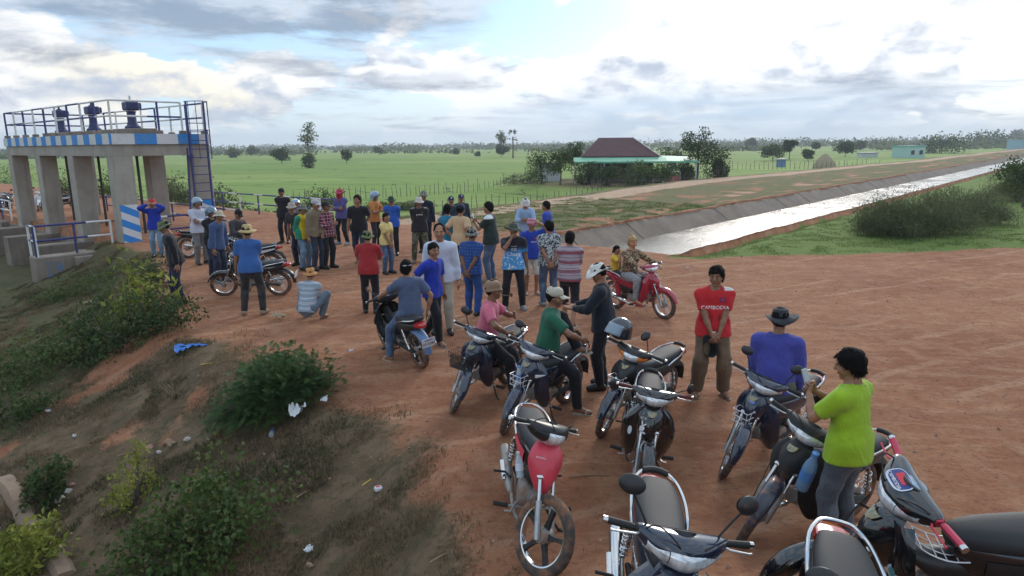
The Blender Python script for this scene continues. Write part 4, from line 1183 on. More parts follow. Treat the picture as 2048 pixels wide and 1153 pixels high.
# ------------------------------------------------------------------ people: blended distance fields meshed once per figure
_rs = np.random.default_rng(3)
def nrm(v): v = np.asarray(v, float); return v / (np.linalg.norm(v) + 1e-9)
def cone(P, a, b, ra, rb, flat=None):
    """tapered limb; flat=(axis, factor) widens distances along an axis so the limb is thinner there"""
    a = np.asarray(a, np.float32); b = np.asarray(b, np.float32)
    ab = b - a; L2 = float(ab @ ab) + 1e-9
    q = P - a
    t = np.clip((q @ ab) / L2, 0, 1)
    d = q - t[:, None] * ab
    if flat is not None:
        ax = np.asarray(flat[0], np.float32); d = d + ((flat[1] - 1) * (d @ ax))[:, None] * ax
    return np.sqrt((d * d).sum(1)) - (ra + t * (rb - ra))
def smin(a, b, k):
    h = np.clip(0.5 + 0.5 * (b - a) / k, 0, 1)
    return b * (1 - h) + a * h - k * h * (1 - h)
def snet(fn, lo, hi, h, relax=2):
    lo = np.array(lo, float); hi = np.array(hi, float)
    n = np.maximum(np.ceil((hi - lo) / h).astype(int) + 1, 4)
    ax = [lo[i] + h * np.arange(n[i]) for i in range(3)]
    G = np.stack(np.meshgrid(*ax, indexing='ij'), -1).reshape(-1, 3).astype(np.float32)
    v = fn(G).reshape(n)
    ins = v < 0
    c = sum(ins[i:n[0] - 1 + i, j:n[1] - 1 + j, k:n[2] - 1 + k].astype(np.int8) for i in (0, 1) for j in (0, 1) for k in (0, 1))
    act = (c > 0) & (c < 8)
    idx = np.full(act.shape, -1); idx[act] = np.arange(act.sum())
    I = np.argwhere(act)
    acc = np.zeros((len(I), 3)); cnt = np.zeros(len(I))
    cor = [(i, j, k) for i in (0, 1) for j in (0, 1) for k in (0, 1)]
    for a in cor:
        for axx in range(3):
            if a[axx]: continue
            b = list(a); b[axx] = 1
            va = v[I[:, 0] + a[0], I[:, 1] + a[1], I[:, 2] + a[2]]; vb = v[I[:, 0] + b[0], I[:, 1] + b[1], I[:, 2] + b[2]]
            m_ = (va < 0) != (vb < 0)
            t = np.where(m_, va / (va - vb + 1e-12), 0)
            p = np.tile(np.array(a, float), (len(I), 1)); p[:, axx] += t
            acc[m_] += p[m_]; cnt[m_] += 1
    V = lo + (I + acc / cnt[:, None]) * h
    Q = []
    for axx in range(3):
        o1, o2 = (axx + 1) % 3, (axx + 2) % 3
        s0 = [slice(1, n[i] - 1) for i in range(3)]; s0[axx] = slice(0, n[axx] - 1)
        s1 = list(s0); s1[axx] = slice(1, n[axx])
        A = ins[tuple(s0)]; B = ins[tuple(s1)]
        E = np.argwhere(A != B); 
        if not len(E): continue
        fl = A[tuple(E.T)]
        E = E.copy(); off = [1, 1, 1]; off[axx] = 0; E = E + np.array(off)
        def cell(d1, d2):
            C_ = E.copy(); C_[:, o1] -= d1; C_[:, o2] -= d2; return idx[C_[:, 0], C_[:, 1], C_[:, 2]]
        q = np.stack([cell(0, 0), cell(1, 0), cell(1, 1), cell(0, 1)], 1)
        q[~fl] = q[~fl][:, ::-1]; Q.append(q)
    Q = np.concatenate(Q); Q = Q[(Q >= 0).all(1)]
    for _ in range(relax):
        S = np.zeros_like(V); k = np.zeros(len(V))
        for a, b in ((0, 1), (1, 2), (2, 3), (3, 0)):
            np.add.at(S, Q[:, a], V[Q[:, b]]); np.add.at(S, Q[:, b], V[Q[:, a]]); np.add.at(k, Q[:, a], 1); np.add.at(k, Q[:, b], 1)
        V = V * .55 + .45 * S / np.maximum(k, 1)[:, None]
    return V, Q
_wd = _rs.normal(size=(10, 3)); _wp = _rs.uniform(0, 6.28, 10)
def wrinkle(P, fr, sd=0):
    s_ = 0
    for i in range(5):
        d = nrm(_wd[(i + sd) % 10]) * fr * (0.7 + 0.18 * i)
        s_ = s_ + np.sin(P @ d.astype(np.float32) + _wp[(i * 3 + sd) % 10] + 1.3 * np.sin(P[:, (i + sd) % 3] * fr * .45 + sd))
    return s_ / 5
def ell_sdf(P, c, r):
    q = (P - np.asarray(c, np.float32)) / np.asarray(r, np.float32)
    k = np.sqrt((q * q).sum(1)); return (k - 1) * min(r)

# --- head (origin at its middle, facing +y), hair, hats: meshed once and re-used
def head_fn(P):
    d = ell_sdf(P, (0, -.012, .025), (.074, .094, .092))
    d = smin(d, cone(P, (0, .028, -.03), (0, .056, -.088), .056, .026), .04)           # jaw and chin
    for s_ in (-1, 1):
        d = smin(d, ell_sdf(P, (.044 * s_, .048, -.028), (.026, .028, .030)), .025)     # cheek
        d = smin(d, ell_sdf(P, (.030 * s_, .078, .030), (.028, .012, .010)), .016)      # brow
        d = np.maximum(d, -ell_sdf(P, (.032 * s_, .097, .008), (.020, .016, .012)) * .8)  # eye socket
        d = smin(d, ell_sdf(P, (.031 * s_, .074, .008), (.0145, .0135, .0115)), .003)       # eyeball
        d = smin(d, ell_sdf(P, (.076 * s_, -.006, .0), (.010, .022, .032)), .008)       # ear
    d = smin(d, cone(P, (0, .084, .022), (0, .106, -.020), .008, .014), .012)            # nose
    d = smin(d, cone(P, (-.014, .096, -.024), (.014, .096, -.024), .008, .008), .008)
    d = smin(d, cone(P, (-.020, .084, -.055), (.020, .084, -.055), .008, .008), .008)    # lips
    d = np.maximum(d, -cone(P, (-.020, .0955, -.0535), (.020, .0955, -.0535), .0022, .0022))
    d = smin(d, cone(P, (0, -.018, -.04), (0, -.030, -.17), .054, .056), .03)            # neck
    return d
HEAD_V, HEAD_F = snet(head_fn, (-.11, -.13, -.175), (.11, .13, .135), .0065, 1)
def head_cols():
    c = np.ones((len(HEAD_V), 3)); V = HEAD_V
    for s_ in (-1, 1):
        e = np.hypot((V[:, 0] - .032 * s_) / .0145, (V[:, 2] - .008) / .0075); fr = V[:, 1] > .068
        c[(e < 1) & fr] = (1.35, 1.55, 1.7)
        i_ = np.hypot((V[:, 0] - .032 * s_) / .0065, (V[:, 2] - .008) / .0075); c[(i_ < 1) & fr] = (.06, .06, .07)
        b = (np.abs(V[:, 0] - .032 * s_) < .021) & (np.abs(V[:, 2] - .0305 + .15 * np.abs(V[:, 0] - .03 * s_)) < .006) & (V[:, 1] > .06); c[b] = (.10, .09, .09)
    l = (np.abs(V[:, 0]) < .026) & (np.abs(V[:, 2] + .055) < .011) & (V[:, 1] > .075); c[l] = (.85, .62, .60)
    return c
HEAD_C = head_cols()
def hair_fn(kind):
    def fn(P):
        n_ = wrinkle(P, 150, 2) * .0045 + wrinkle(P, 62, 5) * (.013 if kind == 'bushy' else .007)
        g = .010 + (.011 if kind == 'bushy' else .004 if kind == 'crop' else .008)
        d = ell_sdf(P, (0, -.018, .036), (.074 + g, .094 + g, .092 + g)) - n_
        if kind != 'crop' and kind != 'bald': d = smin(d, ell_sdf(P, (0, -.046, -.022), (.070 + g * .5, .062 + g * .5, .078)) - n_, .02)
        # face stays free: a tilted plane from fringe to nape
        y, z = P[:, 1], P[:, 2]
        front = np.maximum(y - .052, -(z - .052)) if kind != 'bald' else np.maximum(y - .00, -(z - .045))
        cut = np.minimum(np.maximum(.052 - z + .55 * (y - .035), y - 9), 9)
        line = (z - (.066 if kind != 'bald' else .080)) - np.clip((.062 - y), 0, .2) * -1.05
        d = np.maximum(d, -(line + .010 * np.sin(P[:, 0] * 60) + wrinkle(P, 95, 1) * .016))
        if kind == 'bald': d = np.maximum(d, -(np.hypot(P[:, 0], y - .045) - .066))
        if kind in ('long', 'tail', 'bun'):
            if kind == 'long':
                d = smin(d, cone(P, (0, -.085, .02), (0, -.095, -.22), .05, .030, ((0, 1, 0), 1.5)) - n_, .03)
            elif kind == 'tail':
                d = smin(d, cone(P, (.0, -.115, .03), (-.02, -.17, -.10), .03, .018) - n_, .02)
            else:
                d = smin(d, ell_sdf(P, (0, -.065, .145), (.042, .042, .038)) - n_ * 1.5, .02)
        return d
    return fn
_tm = {}
def tmesh(key, fn, lo, hi, h, relax=1):
    if key not in _tm:
        V, Q = snet(fn, lo, hi, h, relax); _tm[key] = mesh_from(key, V, [Q], True)
    return _tm[key]
def hair_mesh(kind):
    key = 'hair_' + kind
    if key in _tm: return _tm[key]
    V, Q = snet(hair_fn(kind), (-.13, -.23, -.28 if kind == 'long' else -.15), (.13, .12, .20), .0068, 1)
    # loose locks break the outline
    r = np.random.default_rng(len(kind)); n = {'bushy': 900, 'crop': 260}.get(kind, 520); i = r.integers(0, len(V), n); c = np.array([0, -.018, .036])
    d = V[i] - c; d /= np.linalg.norm(d, axis=1)[:, None]; L = ({'bushy': .030, 'crop': .009}.get(kind, .017) * r.uniform(.5, 1.3, n))[:, None]
    tg = np.cross(d, r.normal(size=(n, 3))); tg /= np.linalg.norm(tg, axis=1)[:, None]; lay = d * .55 + tg * .6 + np.array([0, .1, -.35]); sd_ = np.cross(lay, d); sd_ /= np.linalg.norm(sd_, axis=1)[:, None] + 1e-9
    b_ = V[i] - d * .003; W = np.stack([b_ - sd_ * .0045, b_ + sd_ * .0045, b_ + lay * L], 1).reshape(-1, 3)
    _tm[key] = mesh_from(key, np.concatenate([V, W]), [Q, np.arange(n * 3).reshape(-1, 3) + len(V)], True); return _tm[key]
def hair_mesh_(kind):
    return tmesh('hair_' + kind, hair_fn(kind), (-.13, -.23, -.28 if kind == 'long' else -.15), (.13, .12, .20), .0068)
def hat_mesh(kind):
    key = 'hat_' + kind
    if key in _tm: return _tm[key]
    mb = MB(); a = np.linspace(0, 2 * math.pi, 41)[:-1]
    def rings(prof, tw=0.0):
        """prof rows: (radius_x, radius_y, z, wave)"""
        R_ = [np.stack([rx * np.cos(a) * (1 + wv * np.sin(3 * a + 1)), -.012 + ry * np.sin(a) * (1 + wv * np.sin(3 * a + 1)), z + wv * .35 * np.sin(2 * a + .6)], -1) for rx, ry, z, wv in prof]
        mb.loft(R_, cap=False)
    if kind == 'bucket': rings([(.02, .02, .128, 0), (.055, .066, .124, 0), (.078, .097, .105, 0), (.087, .106, .05, 0), (.090, .109, .042, 0), (.118, .138, .012, .03), (.135, .155, -.002, .05), (.134, .154, -.005, .05), (.117, .137, .009, .03), (.086, .105, .040, 0)])
    elif kind == 'brim': rings([(.02, .02, .120, 0), (.05, .062, .126, 0), (.076, .095, .108, 0), (.086, .105, .05, 0), (.090, .108, .038, 0), (.135, .155, .026, .03), (.165, .185, .020, .10), (.164, .184, .016, .10), (.134, .154, .022, .03), (.085, .104, .035, 0)])
    elif kind == 'straw': rings([(.02, .02, .135, 0), (.06, .07, .132, 0), (.080, .098, .115, 0), (.088, .106, .05, 0), (.092, .110, .040, 0), (.14, .158, .020, .02), (.162, .180, .004, .04), (.161, .179, .0, .04), (.138, .156, .016, .02), (.086, .104, .036, 0)])
    elif kind == 'wool': rings([(.02, .02, .130, 0), (.06, .07, .126, 0), (.090, .106, .10, .02), (.100, .116, .05, .02), (.098, .114, .022, .02), (.112, .128, .018, .03), (.116, .132, .005, .03), (.105, .120, -.004, .02), (.088, .104, .01, 0)])
    elif kind == 'cap':
        rings([(.012, .012, .132, 0), (.05, .062, .127, 0), (.078, .096, .105, 0), (.088, .107, .06, 0), (.089, .108, .028, 0), (.086, .105, .027, 0)])
        rows = []
        for t in np.linspace(0, 1, 6):
            row = []
            for q in np.linspace(-1, 1, 9):
                an = math.pi / 2 + q * .95
                bx, by = .088 * math.cos(an), -.012 + .107 * math.sin(an)
                row.append((bx * (1 - .02 * t), by + t * .085 * (1 - .55 * q * q), .034 - .020 * t - .018 * q * q * t))
            rows.append(row)
        patch(mb, rows, 2, .004)
    elif kind == 'helmet':
        th = np.linspace(0, 1, 12)
        R_ = []
        for t in th:
            el = math.pi / 2 * (1 - t) if t < .75 else None
            q = t / .75
            if q <= 1: rr = math.sin(q * math.pi / 2); z = .03 + .135 * math.cos(q * math.pi / 2)
            else: rr = 1 - (q - 1) * .12; z = .03 - (q - 1) * .33
            x = .128 * rr * np.cos(a); y = -.018 + .148 * rr * np.sin(a)
            zz = np.full_like(a, z)
            if z < .03: zz = np.where(np.sin(a) > .35, .03 + (zz - .03) * .15, zz)
            R_.append(np.stack([x, y, zz], -1))
        mb.loft(R_, cap=False)
    me = mb.mesh(key, True); _tm[key] = me
    return me
def visor_mesh():
    if 'visor' not in _tm:
        mb = MB(); rows = []
        for v in np.linspace(0, 1, 6):
            rows.append([((.135 - .004 * v) * math.sin(q), -.018 + (.158 + .03 * v) * math.cos(q), .075 - .13 * v) for q in np.linspace(-1.25, 1.25, 15)])
        patch(mb, rows, 1, .003); _tm['visor'] = mb.mesh('visor', True)
    return _tm['visor']
# --- right hand: wrist at origin, fingers along +x, palm faces -z, thumb towards +y
def hand_fn(curl, spread=1.0):
    segs = []
    for i, (y, L, r) in enumerate(((.030, .072, .0088), (.010, .080, .0092), (-.011, .074, .0088), (-.030, .058, .0078))):
        p = np.array([.088, y, 0.0]); ang = .15; ln = L * .45
        dirv = np.array([math.cos(ang), y * 1.3 * spread * .35, -math.sin(ang)])
        for j, f in enumerate((.45, .32, .26)):
            c = curl * (1 + .06 * i)
            ang = .12 + c * (j + .6) * .62
            e = p + L * f * nrm((math.cos(ang), y * 1.2 * spread, -math.sin(ang)))
            segs.append((p.copy(), e.copy(), r * (1 - .08 * j), r * (1 - .10 * (j + 1)))); p = e
    th = [((.025, .026, -.004), (.055, .052, -.014), .015, .0125), ((.055, .052, -.014), (.082, .060, -.026), .0115, .0105), ((.082, .060, -.026), (.103, .058, -.036), .0100, .0080)]
    def fn(P):
        d = cone(P, (.0, 0, 0), (.02, 0, 0), .027, .030, ((0, 0, 1), 1.35))
        d = smin(d, cone(P, (.035, .016, 0), (.082, .024, .001), .027, .022, ((0, 0, 1), 1.9)), .02)
        d = smin(d, cone(P, (.035, -.014, 0), (.080, -.022, -.001), .026, .019, ((0, 0, 1), 1.9)), .02)
        for a, b, ra, rb in th: d = smin(d, cone(P, a, b, ra, rb), .008)
        f = None
        for a, b, ra, rb in segs:
            c = cone(P, a, b, ra, rb); f = c if f is None else np.minimum(f, c)
        return smin(d, f, .006)
    return fn
HANDS = {}
for k_, cu in (('relaxed', .55), ('grip', 1.25), ('flat', .18)):
    HANDS[k_] = snet(hand_fn(cu), (-.035, -.065, -.13), (.19, .09, .04), .0058, 1)

SKIN = {}
def skin_mat(tone):
    key = 'skin_%.2f' % tone
    if key in MATS: return MATS[key]
    m, t, b, oc = principled(key)
    at = t.node('ShaderNodeAttribute', attribute_name='feature')
    base = tuple(x * tone for x in (0.285, 0.140, 0.080))
    nz = t.noise(oc, 18, 5, .6)
    c = t.mix(t.ramp(nz, .3, .7), tuple(x * .86 for x in base), tuple(x * 1.12 for x in base))
    c = t.mix(1.0, c, at.outputs['Color'], 'MULTIPLY')
    t.set(b.inputs['Base Color'], c); b.inputs['Roughness'].default_value = .5; b.inputs['Specular IOR Level'].default_value = .4
    b.inputs['Subsurface Weight'].default_value = 0.0
    return m

def cloth(name, col, pat=None, col2=(0.5, 0.5, 0.5), rough=.85, scale=1.0, **kw):
    if name in MATS: return MATS[name]
    m, t, b, oc = principled(name)
    nz = t.noise(oc, 5, 4, .6); c = t.mix(t.ramp(nz, .3, .7), tuple(x * .91 for x in col), tuple(min(1, x * 1.07) for x in col))
    s_ = t.node('ShaderNodeSeparateXYZ', inp={0: oc})
    X, Y, Z = s_.outputs
    wob = t.math('MULTIPLY', t.math('SUBTRACT', t.noise(oc, 9, 3), .5), .03)
    if pat == 'stripes':
        v = t.math('FRACT', t.math('MULTIPLY', t.math('ADD', Z, wob), scale)); f = t.math('LESS_THAN', v, kw.get('duty', .45)); c = t.mix(f, c, col2)
        if 'col3' in kw:
            v2 = t.math('FRACT', t.math('MULTIPLY', t.math('ADD', Z, wob), scale * 2.63)); c = t.mix(t.math('MULTIPLY', t.math('LESS_THAN', v2, .3), .8), c, kw['col3'])
    elif pat == 'plaid':
        fx = t.math('LESS_THAN', t.math('FRACT', t.math('MULTIPLY', t.math('ADD', t.math('ADD', X, t.math('MULTIPLY', Y, .6)), wob), scale)), .42)
        fz = t.math('LESS_THAN', t.math('FRACT', t.math('MULTIPLY', t.math('ADD', Z, wob), scale)), .42)
        c = t.mix(t.math('MULTIPLY', t.math('ADD', fx, fz), .42), c, col2)
        lx = t.math('LESS_THAN', t.math('FRACT', t.math('ADD', t.math('MULTIPLY', t.math('ADD', X, wob), scale), .28)), .12); lz = t.math('LESS_THAN', t.math('FRACT', t.math('ADD', t.math('MULTIPLY', Z, scale), .28)), .12)
        c = t.mix(t.math('MULTIPLY', t.math('MAXIMUM', lx, lz), .75), c, kw.get('col3', (.7, .7, .7)))
    elif pat == 'camo':
        c = t.mix(t.ramp(t.noise(oc, 14 * scale, 2, .5), .50, .54), c, col2)
        c = t.mix(t.ramp(t.noise(t.vmath('ADD', oc, (3, 1, 7)), 19 * scale, 2, .5), .55, .58), c, kw.get('col3', (.02, .02, .02)))
        if 'col4' in kw: c = t.mix(t.ramp(t.noise(t.vmath('ADD', oc, (9, 4, 2)), 23 * scale, 2, .5), .58, .61), c, kw['col4'])
    elif pat == 'leopard':
        vo = t.node('ShaderNodeTexVoronoi', feature='F1'); t.set(vo.inputs['Vector'], oc); vo.inputs['Scale'].default_value = 34 * scale
        dd = vo.outputs['Distance']; f = t.math('MULTIPLY', t.ramp(dd, .28, .34), t.ramp(dd, .56, .50)); c = t.mix(t.ramp(dd, .36, .30), c, col2); c = t.mix(f, c, kw.get('col3', (.02, .012, .01)))
    elif pat == 'fade':      # upper colour fading to a lower colour
        f = t.ramp(t.math('ADD', Z, t.math('MULTIPLY', t.math('SUBTRACT', t.noise(oc, 16, 5, .7), .5), .18)), kw['z0'], kw['z1']); c = t.mix(f, col2, c)
        if 'col3' in kw: c = t.mix(t.math('MULTIPLY', t.ramp(t.noise(oc, 22, 3, .6), .56, .60), t.ramp(Z, kw['z0'] + .05, kw['z0'] - .05)), c, kw['col3'])
    elif pat == 'raglan':    # sleeves of another colour
        f = t.ramp(t.math('ABSOLUTE', X), kw.get('x0', .155), kw.get('x0', .155) + .012); c = t.mix(f, c, col2)
    elif pat == 'shoulder':
        f = t.math('MULTIPLY', t.ramp(t.math('ABSOLUTE', t.math('SUBTRACT', X, kw.get('xc', 0))), kw.get('x0', .09), kw.get('x0', .09) + .01), t.ramp(Z, kw['z0'], kw['z0'] + .012)); 
        if kw.get('side'): f = t.math('MULTIPLY', f, t.math('GREATER_THAN', t.math('MULTIPLY', X, kw['side']), 0))
        c = t.mix(f, c, col2)
    elif pat == 'washed':
        c = t.mix(t.math('MULTIPLY', t.ramp(t.noise(oc, 5, 4, .6), .45, .65), .7), c, col2)
    t.set(b.inputs['Base Color'], c); b.inputs['Roughness'].default_value = rough; b.inputs['Specular IOR Level'].default_value = .2
    b.inputs['Sheen Weight'].default_value = .15
    mpw = t.node('ShaderNodeMapping', inp={0: oc, 3: (1.0, 1.0, .55)})
    hh = t.math('ADD', t.noise(mpw.outputs[0], 11, 3, .5, 1.2), t.math('MULTIPLY', t.noise(oc, 240, 2), .08))
    t.set(b.inputs['Normal'], t.node('ShaderNodeBump', inp={0: .8, 1: .028, 'Height': hh}).outputs[0])
    return m

def ik(a, tgt, l1, l2, pole):
    a = np.array(a, float); d = np.array(tgt, float) - a; L = np.linalg.norm(d)
    L2 = min(max(L, abs(l1 - l2) + .01), (l1 + l2) * .998); u = d / (L + 1e-9)
    x = (l1 * l1 - l2 * l2 + L2 * L2) / (2 * L2); h = math.sqrt(max(l1 * l1 - x * x, 0))
    p = np.array(pole, float); p = p - u * (p @ u); p = nrm(p)
    return a + u * x + p * h, a + u * L2

UA, FAm, TH, SH = .275, .245, .43, .42
ARMS = {   # hand target (outward, forward, height) relative to the feet of a 1.70 m figure, elbow pole (outward, forward, up), hand style
    'side': ((.27, .03, .80), (.5, -1, .0), 'relaxed'), 'sidef': ((.25, .14, .82), (.6, -1, .0), 'relaxed'), 'sideb': ((.27, -.12, .82), (.6, -1, 0), 'relaxed'),
    'behind': ((.035, -.17, .90), (1, -.5, 0), 'relaxed'), 'clasp': ((.03, .22, .84), (1, -.2, 0), 'relaxed'), 'hip': ((.17, -.02, 1.00), (1, -.9, .1), 'flat'),
    'chest': ((.02, .26, 1.17), (1, -.2, -.6), 'relaxed'), 'cross': ((-.10, .20, 1.15), (1, .1, -.6), 'grip'), 'mouth': ((.04, .17, 1.46), (.8, .1, -1), 'relaxed'),
    'phone': ((.05, .32, 1.30), (.8, -.1, -1), 'grip'), 'eye': ((.10, .16, 1.57), (1, .15, -.5), 'grip'), 'brim': ((.15, .12, 1.62), (1, .2, -.3), 'grip'),
    'reach': ((.18, .48, 1.02), (.7, -.6, -.6), 'relaxed'), 'open': ((.10, .38, 1.16), (.8, -.4, -.6), 'flat'), 'pocket': ((.16, .05, .94), (1, -.8, 0), 'relaxed'), 'back_hip': ((.10, -.14, .98), (1, -.8, .2), 'relaxed'),
}
def make_person(label, head_px=None, feet_px=None, face=-90, shirt=None, pants=None, sleeve='short', arms=('side', 'side'), legs='stand', lean=3, side=0, twist=0, look=(0, 0), tone=1.0, hair='short',
                hat=None, hatmat=None, visor=None, shoes=None, tucked=False, shorts=None, cat='person', group='people gathered on the dirt', h=None, seat=None, gap=None, wide=1.0, fat=1.0, height=None, collar=None, loc=None, female=False, hand_style=None, loose=0.0, scarf=None, seat_z=.80, feet_t=None, hands_t=None, sandals=None, band=None, hatcrown=None, hat_tilt=0):
    """face: compass angle the chest points to (0 = +x). Joints are in a 1.70 m figure, x = its right, y = forward"""
    s_lean = R(lean)
    pelvis = np.array([0, 0, .93]); feet = {}
    hipw = .088
    if legs == 'stand': feet = {1: (.11, .0), -1: (-.11, .03)}
    elif legs == 'wide': feet = {1: (.17, .02), -1: (-.17, .0)}
    elif legs == 'step': feet = {1: (.09, .20), -1: (-.09, -.26)}
    elif legs == 'stepl': feet = {1: (.09, -.26), -1: (-.09, .20)}
    elif legs == 'easy': feet = {1: (.14, .10), -1: (-.10, -.04)}
    knee_pole = {1: (.15, 1, .1), -1: (-.15, 1, .1)}
    ankles = {}
    if legs == 'squat':
        pelvis = np.array([0, -.16, .27]); ankles = {1: (.17, .10, .075), -1: (-.17, .10, .075)}; knee_pole = {1: (.5, 1, .8), -1: (-.5, 1, .8)}
    elif legs == 'ride':
        pelvis = np.array([0, -.10, seat_z + .10]); ankles = {1: (.20, .25, .31), -1: (-.20, .25, .31)}; knee_pole = {1: (.35, 1, .5), -1: (-.35, 1, .5)}
    elif legs == 'perch':      # sideways on a saddle, feet down
        pelvis = np.array([0, -.02, seat_z + .09]); ankles = {1: (.12, .36, .10), -1: (-.12, .42, .12)}; knee_pole = {1: (.2, 1, .6), -1: (-.2, 1, .6)}
    elif legs == 'astride':    # on the saddle, feet on the ground beside it
        pelvis = np.array([0, -.05, seat_z + .10]); ankles = {1: (.27, .20, .09), -1: (-.27, .20, .09)}; knee_pole = {1: (.4, 1, .3), -1: (-.4, 1, .3)}
    else:
        for q, (x, y) in feet.items(): ankles[q] = (x, y, .085 if legs not in ('step', 'stepl') or y > 0 else .12)
        if legs in ('step', 'stepl'): pelvis[2] = .905
        if legs == 'wide': pelvis[2] = .915
    if feet_t: 
        for q, v in feet_t.items(): ankles[q] = v
    sd = R(side); S = nrm((math.sin(sd), math.sin(s_lean), math.cos(s_lean)))
    tw = R(twist); Rt = nrm(np.array([math.cos(tw), math.sin(tw), 0]) - S * (S @ np.array([math.cos(tw), math.sin(tw), 0]))); Fw = np.cross(S, Rt)
    bend = .03
    chest = pelvis + S * .27 + Fw * .0; C = pelvis + S * .455; neck = C + S * .055 + np.array([0, .012, 0])
    hu = nrm(S * .55 + np.array([0, .02, .5])); headc = neck + hu * .145 + np.array([0, .018, 0])
    shw = .178 * wide
    hands = {}; elb = {}; wr_ = {}
    sho = {q: C + Rt * q * shw + S * -.025 for q in (1, -1)}
    hstyle = {}
    for q, nm in ((1, arms[0]), (-1, arms[1])):
        if hands_t and q in hands_t:
            tgt, pole, hs = hands_t[q]; tgt = np.array(tgt); pole = np.array(pole)
        else:
            (o_, f_, z_), (po, pf, pz), hs = ARMS[nm]
            base = np.array([0, 0, .93])
            v = np.array([o_ * q, f_, z_]) - base
            tgt = pelvis + Rt * v[0] + np.cross(S, Rt) * v[1] + S * v[2]; pole = Rt * po * q + Fw * pf + S * pz
        elb[q], wr_[q] = ik(sho[q], tgt, UA, FAm, pole); hstyle[q] = hs
    hip = {q: pelvis + Rt * q * hipw - S * .01 if legs != 'squat' else pelvis + np.array([q * .10, 0, .0]) for q in (1, -1)}
    kn = {}; an = {}
    for q in (1, -1): kn[q], an[q] = ik(hip[q], ankles[q], TH, SH, knee_pole[q])
    toe = {}
    for q in (1, -1):
        fd = nrm((q * .22, 1, 0)); toe[q] = an[q] + fd * .155 + np.array([0, 0, -an[q][2] + .030 if an[q][2] < .14 else -.05])
    big = float(fat)
    # ---- body: one surface from neck to feet
    pts = np.array([pelvis, C, headc] + list(elb.values()) + list(wr_.values()) + list(kn.values()) + list(an.values()) + list(toe.values()))
    lo, hi = pts.min(0) - .20, pts.max(0) + np.array([.20, .20, .05]); lo[2] = max(lo[2], -.02)
    hs_ = h or .019
    fx = (Fw, 1.42)
    def torso(P, g):
        d = cone(P, pelvis + S * .02, pelvis + S * .20, (.138 * big + g), (.128 * big + g), fx)
        d = smin(d, cone(P, chest, C - S * .075, .140 * big + g, .152 + g, fx), .06)
        d = smin(d, cone(P, sho[1] - Rt * .05, sho[-1] + Rt * .05, .058 + g, .058 + g), .05)
        if female:
            for q in (1, -1): d = smin(d, ell_sdf(P, C - S * .13 + Rt * q * .07 + Fw * .09, (.058 + g, .055 + g, .058 + g)), .04)
        return d
    def limbs(P, g1, g2, up_to=2):
        d = None
        for q in (1, -1):
            c = cone(P, sho[q], elb[q], .054 + g1, .041 + g1); d = c if d is None else np.minimum(d, c)
            if up_to > 1: d = np.minimum(d, smin(cone(P, elb[q], elb[q] * .6 + wr_[q] * .4, .040 + g2, .040 + g2), cone(P, elb[q] * .6 + wr_[q] * .4, wr_[q], .039 + g2, .027 + g2), .02))
        return d
    def legs_(P, g1, g2, bulge=0.0):
        d = None
        for q in (1, -1):
            c = smin(cone(P, hip[q], kn[q], .085 * (.5 + .5 * big) + g1, .057 + g1 * .9), cone(P, kn[q], an[q], .054 + g2, .036 + g2), .03)
            mid = kn[q] * .68 + an[q] * .32; back = nrm(np.cross(nrm(an[q] - kn[q]), Rt)); c = smin(c, ell_sdf(P, mid - back * .012 * -1, (.046 + g2, .048 + g2, .085)), .03)
            d = c if d is None else smin(d, c, .012)
        return d
    def body(P):
        d = smin(torso(P, 0), limbs(P, 0, 0), .03)
        d = smin(d, cone(P, hip[1], hip[-1], .098, .098), .05)
        d = smin(d, legs_(P, 0, 0), .04)
        d = smin(d, cone(P, C - S * .02, neck + hu * .06, .058, .052), .03)
        for q in (1, -1):
            he = an[q] - nrm((q * .22, 1, 0)) * .04 + np.array([0, 0, -.045 if an[q][2] < .14 else -.04])
            c = cone(P, an[q] + np.array([0, 0, -.01]), toe[q], .034, .026); c = smin(c, cone(P, he, toe[q] + Rt * 0, .030, .030, ((0, 0, 1), 1.2)), .02)
            d = smin(d, c, .02)
        return d
    bv, bq = snet(body, lo, hi, hs_, 1)
    Hz = Matrix.Rotation(R(look[0]), 3, 'Z') @ Matrix.Rotation(R(look[1]), 3, 'X')
    HM = np.array(Hz); hv = HEAD_V @ HM.T + headc
    allV = [bv, hv]; allF = [bq, HEAD_F + len(bv)]; cols = [np.ones((len(bv), 3)), HEAD_C]; off = len(bv) + len(hv)
    hand_pos = {}
    for q in (1, -1):
        st = (hand_style or {}).get(q, hstyle[q]); V, F = HANDS[st]
        xd = nrm(wr_[q] - elb[q]); 
        inn = nrm(-Rt * q * .8 + Fw * .15 + np.array([0, 0, -.25]))       # palm looks inward
        if arms[0 if q == 1 else 1] in ('phone', 'eye', 'mouth', 'brim', 'chest', 'cross'): inn = nrm(-Rt * q * .75 - Fw * .5)
        if arms[0 if q == 1 else 1] in ('reach',): inn = np.array([0, 0, -1.0])
        if arms[0 if q == 1 else 1] in ('open',): inn = np.array([0, .1, 1.0])
        if arms[0 if q == 1 else 1] in ('clasp', 'behind'): xd = nrm(xd + (-Rt * q) * .5); inn = nrm(Fw * (-1 if arms[0] == 'clasp' else 1) + 0.0001)
        zd = -nrm(inn - xd * (inn @ xd)); yd = np.cross(zd, xd)
        VV = V.copy()
        if q == -1: VV[:, 1] *= -1; F = F[:, ::-1]
        if (yd @ (Fw + np.array([0, 0, .6]))) * (1 if q == 1 else -1) < 0 and False: pass
        W_ = wr_[q] + VV[:, :1] * xd + VV[:, 1:2] * yd + VV[:, 2:] * zd
        allV.append(W_); allF.append(F + off); cols.append(np.ones((len(W_), 3))); off += len(W_)
        hand_pos[q] = wr_[q] + xd * .10 - zd * .03
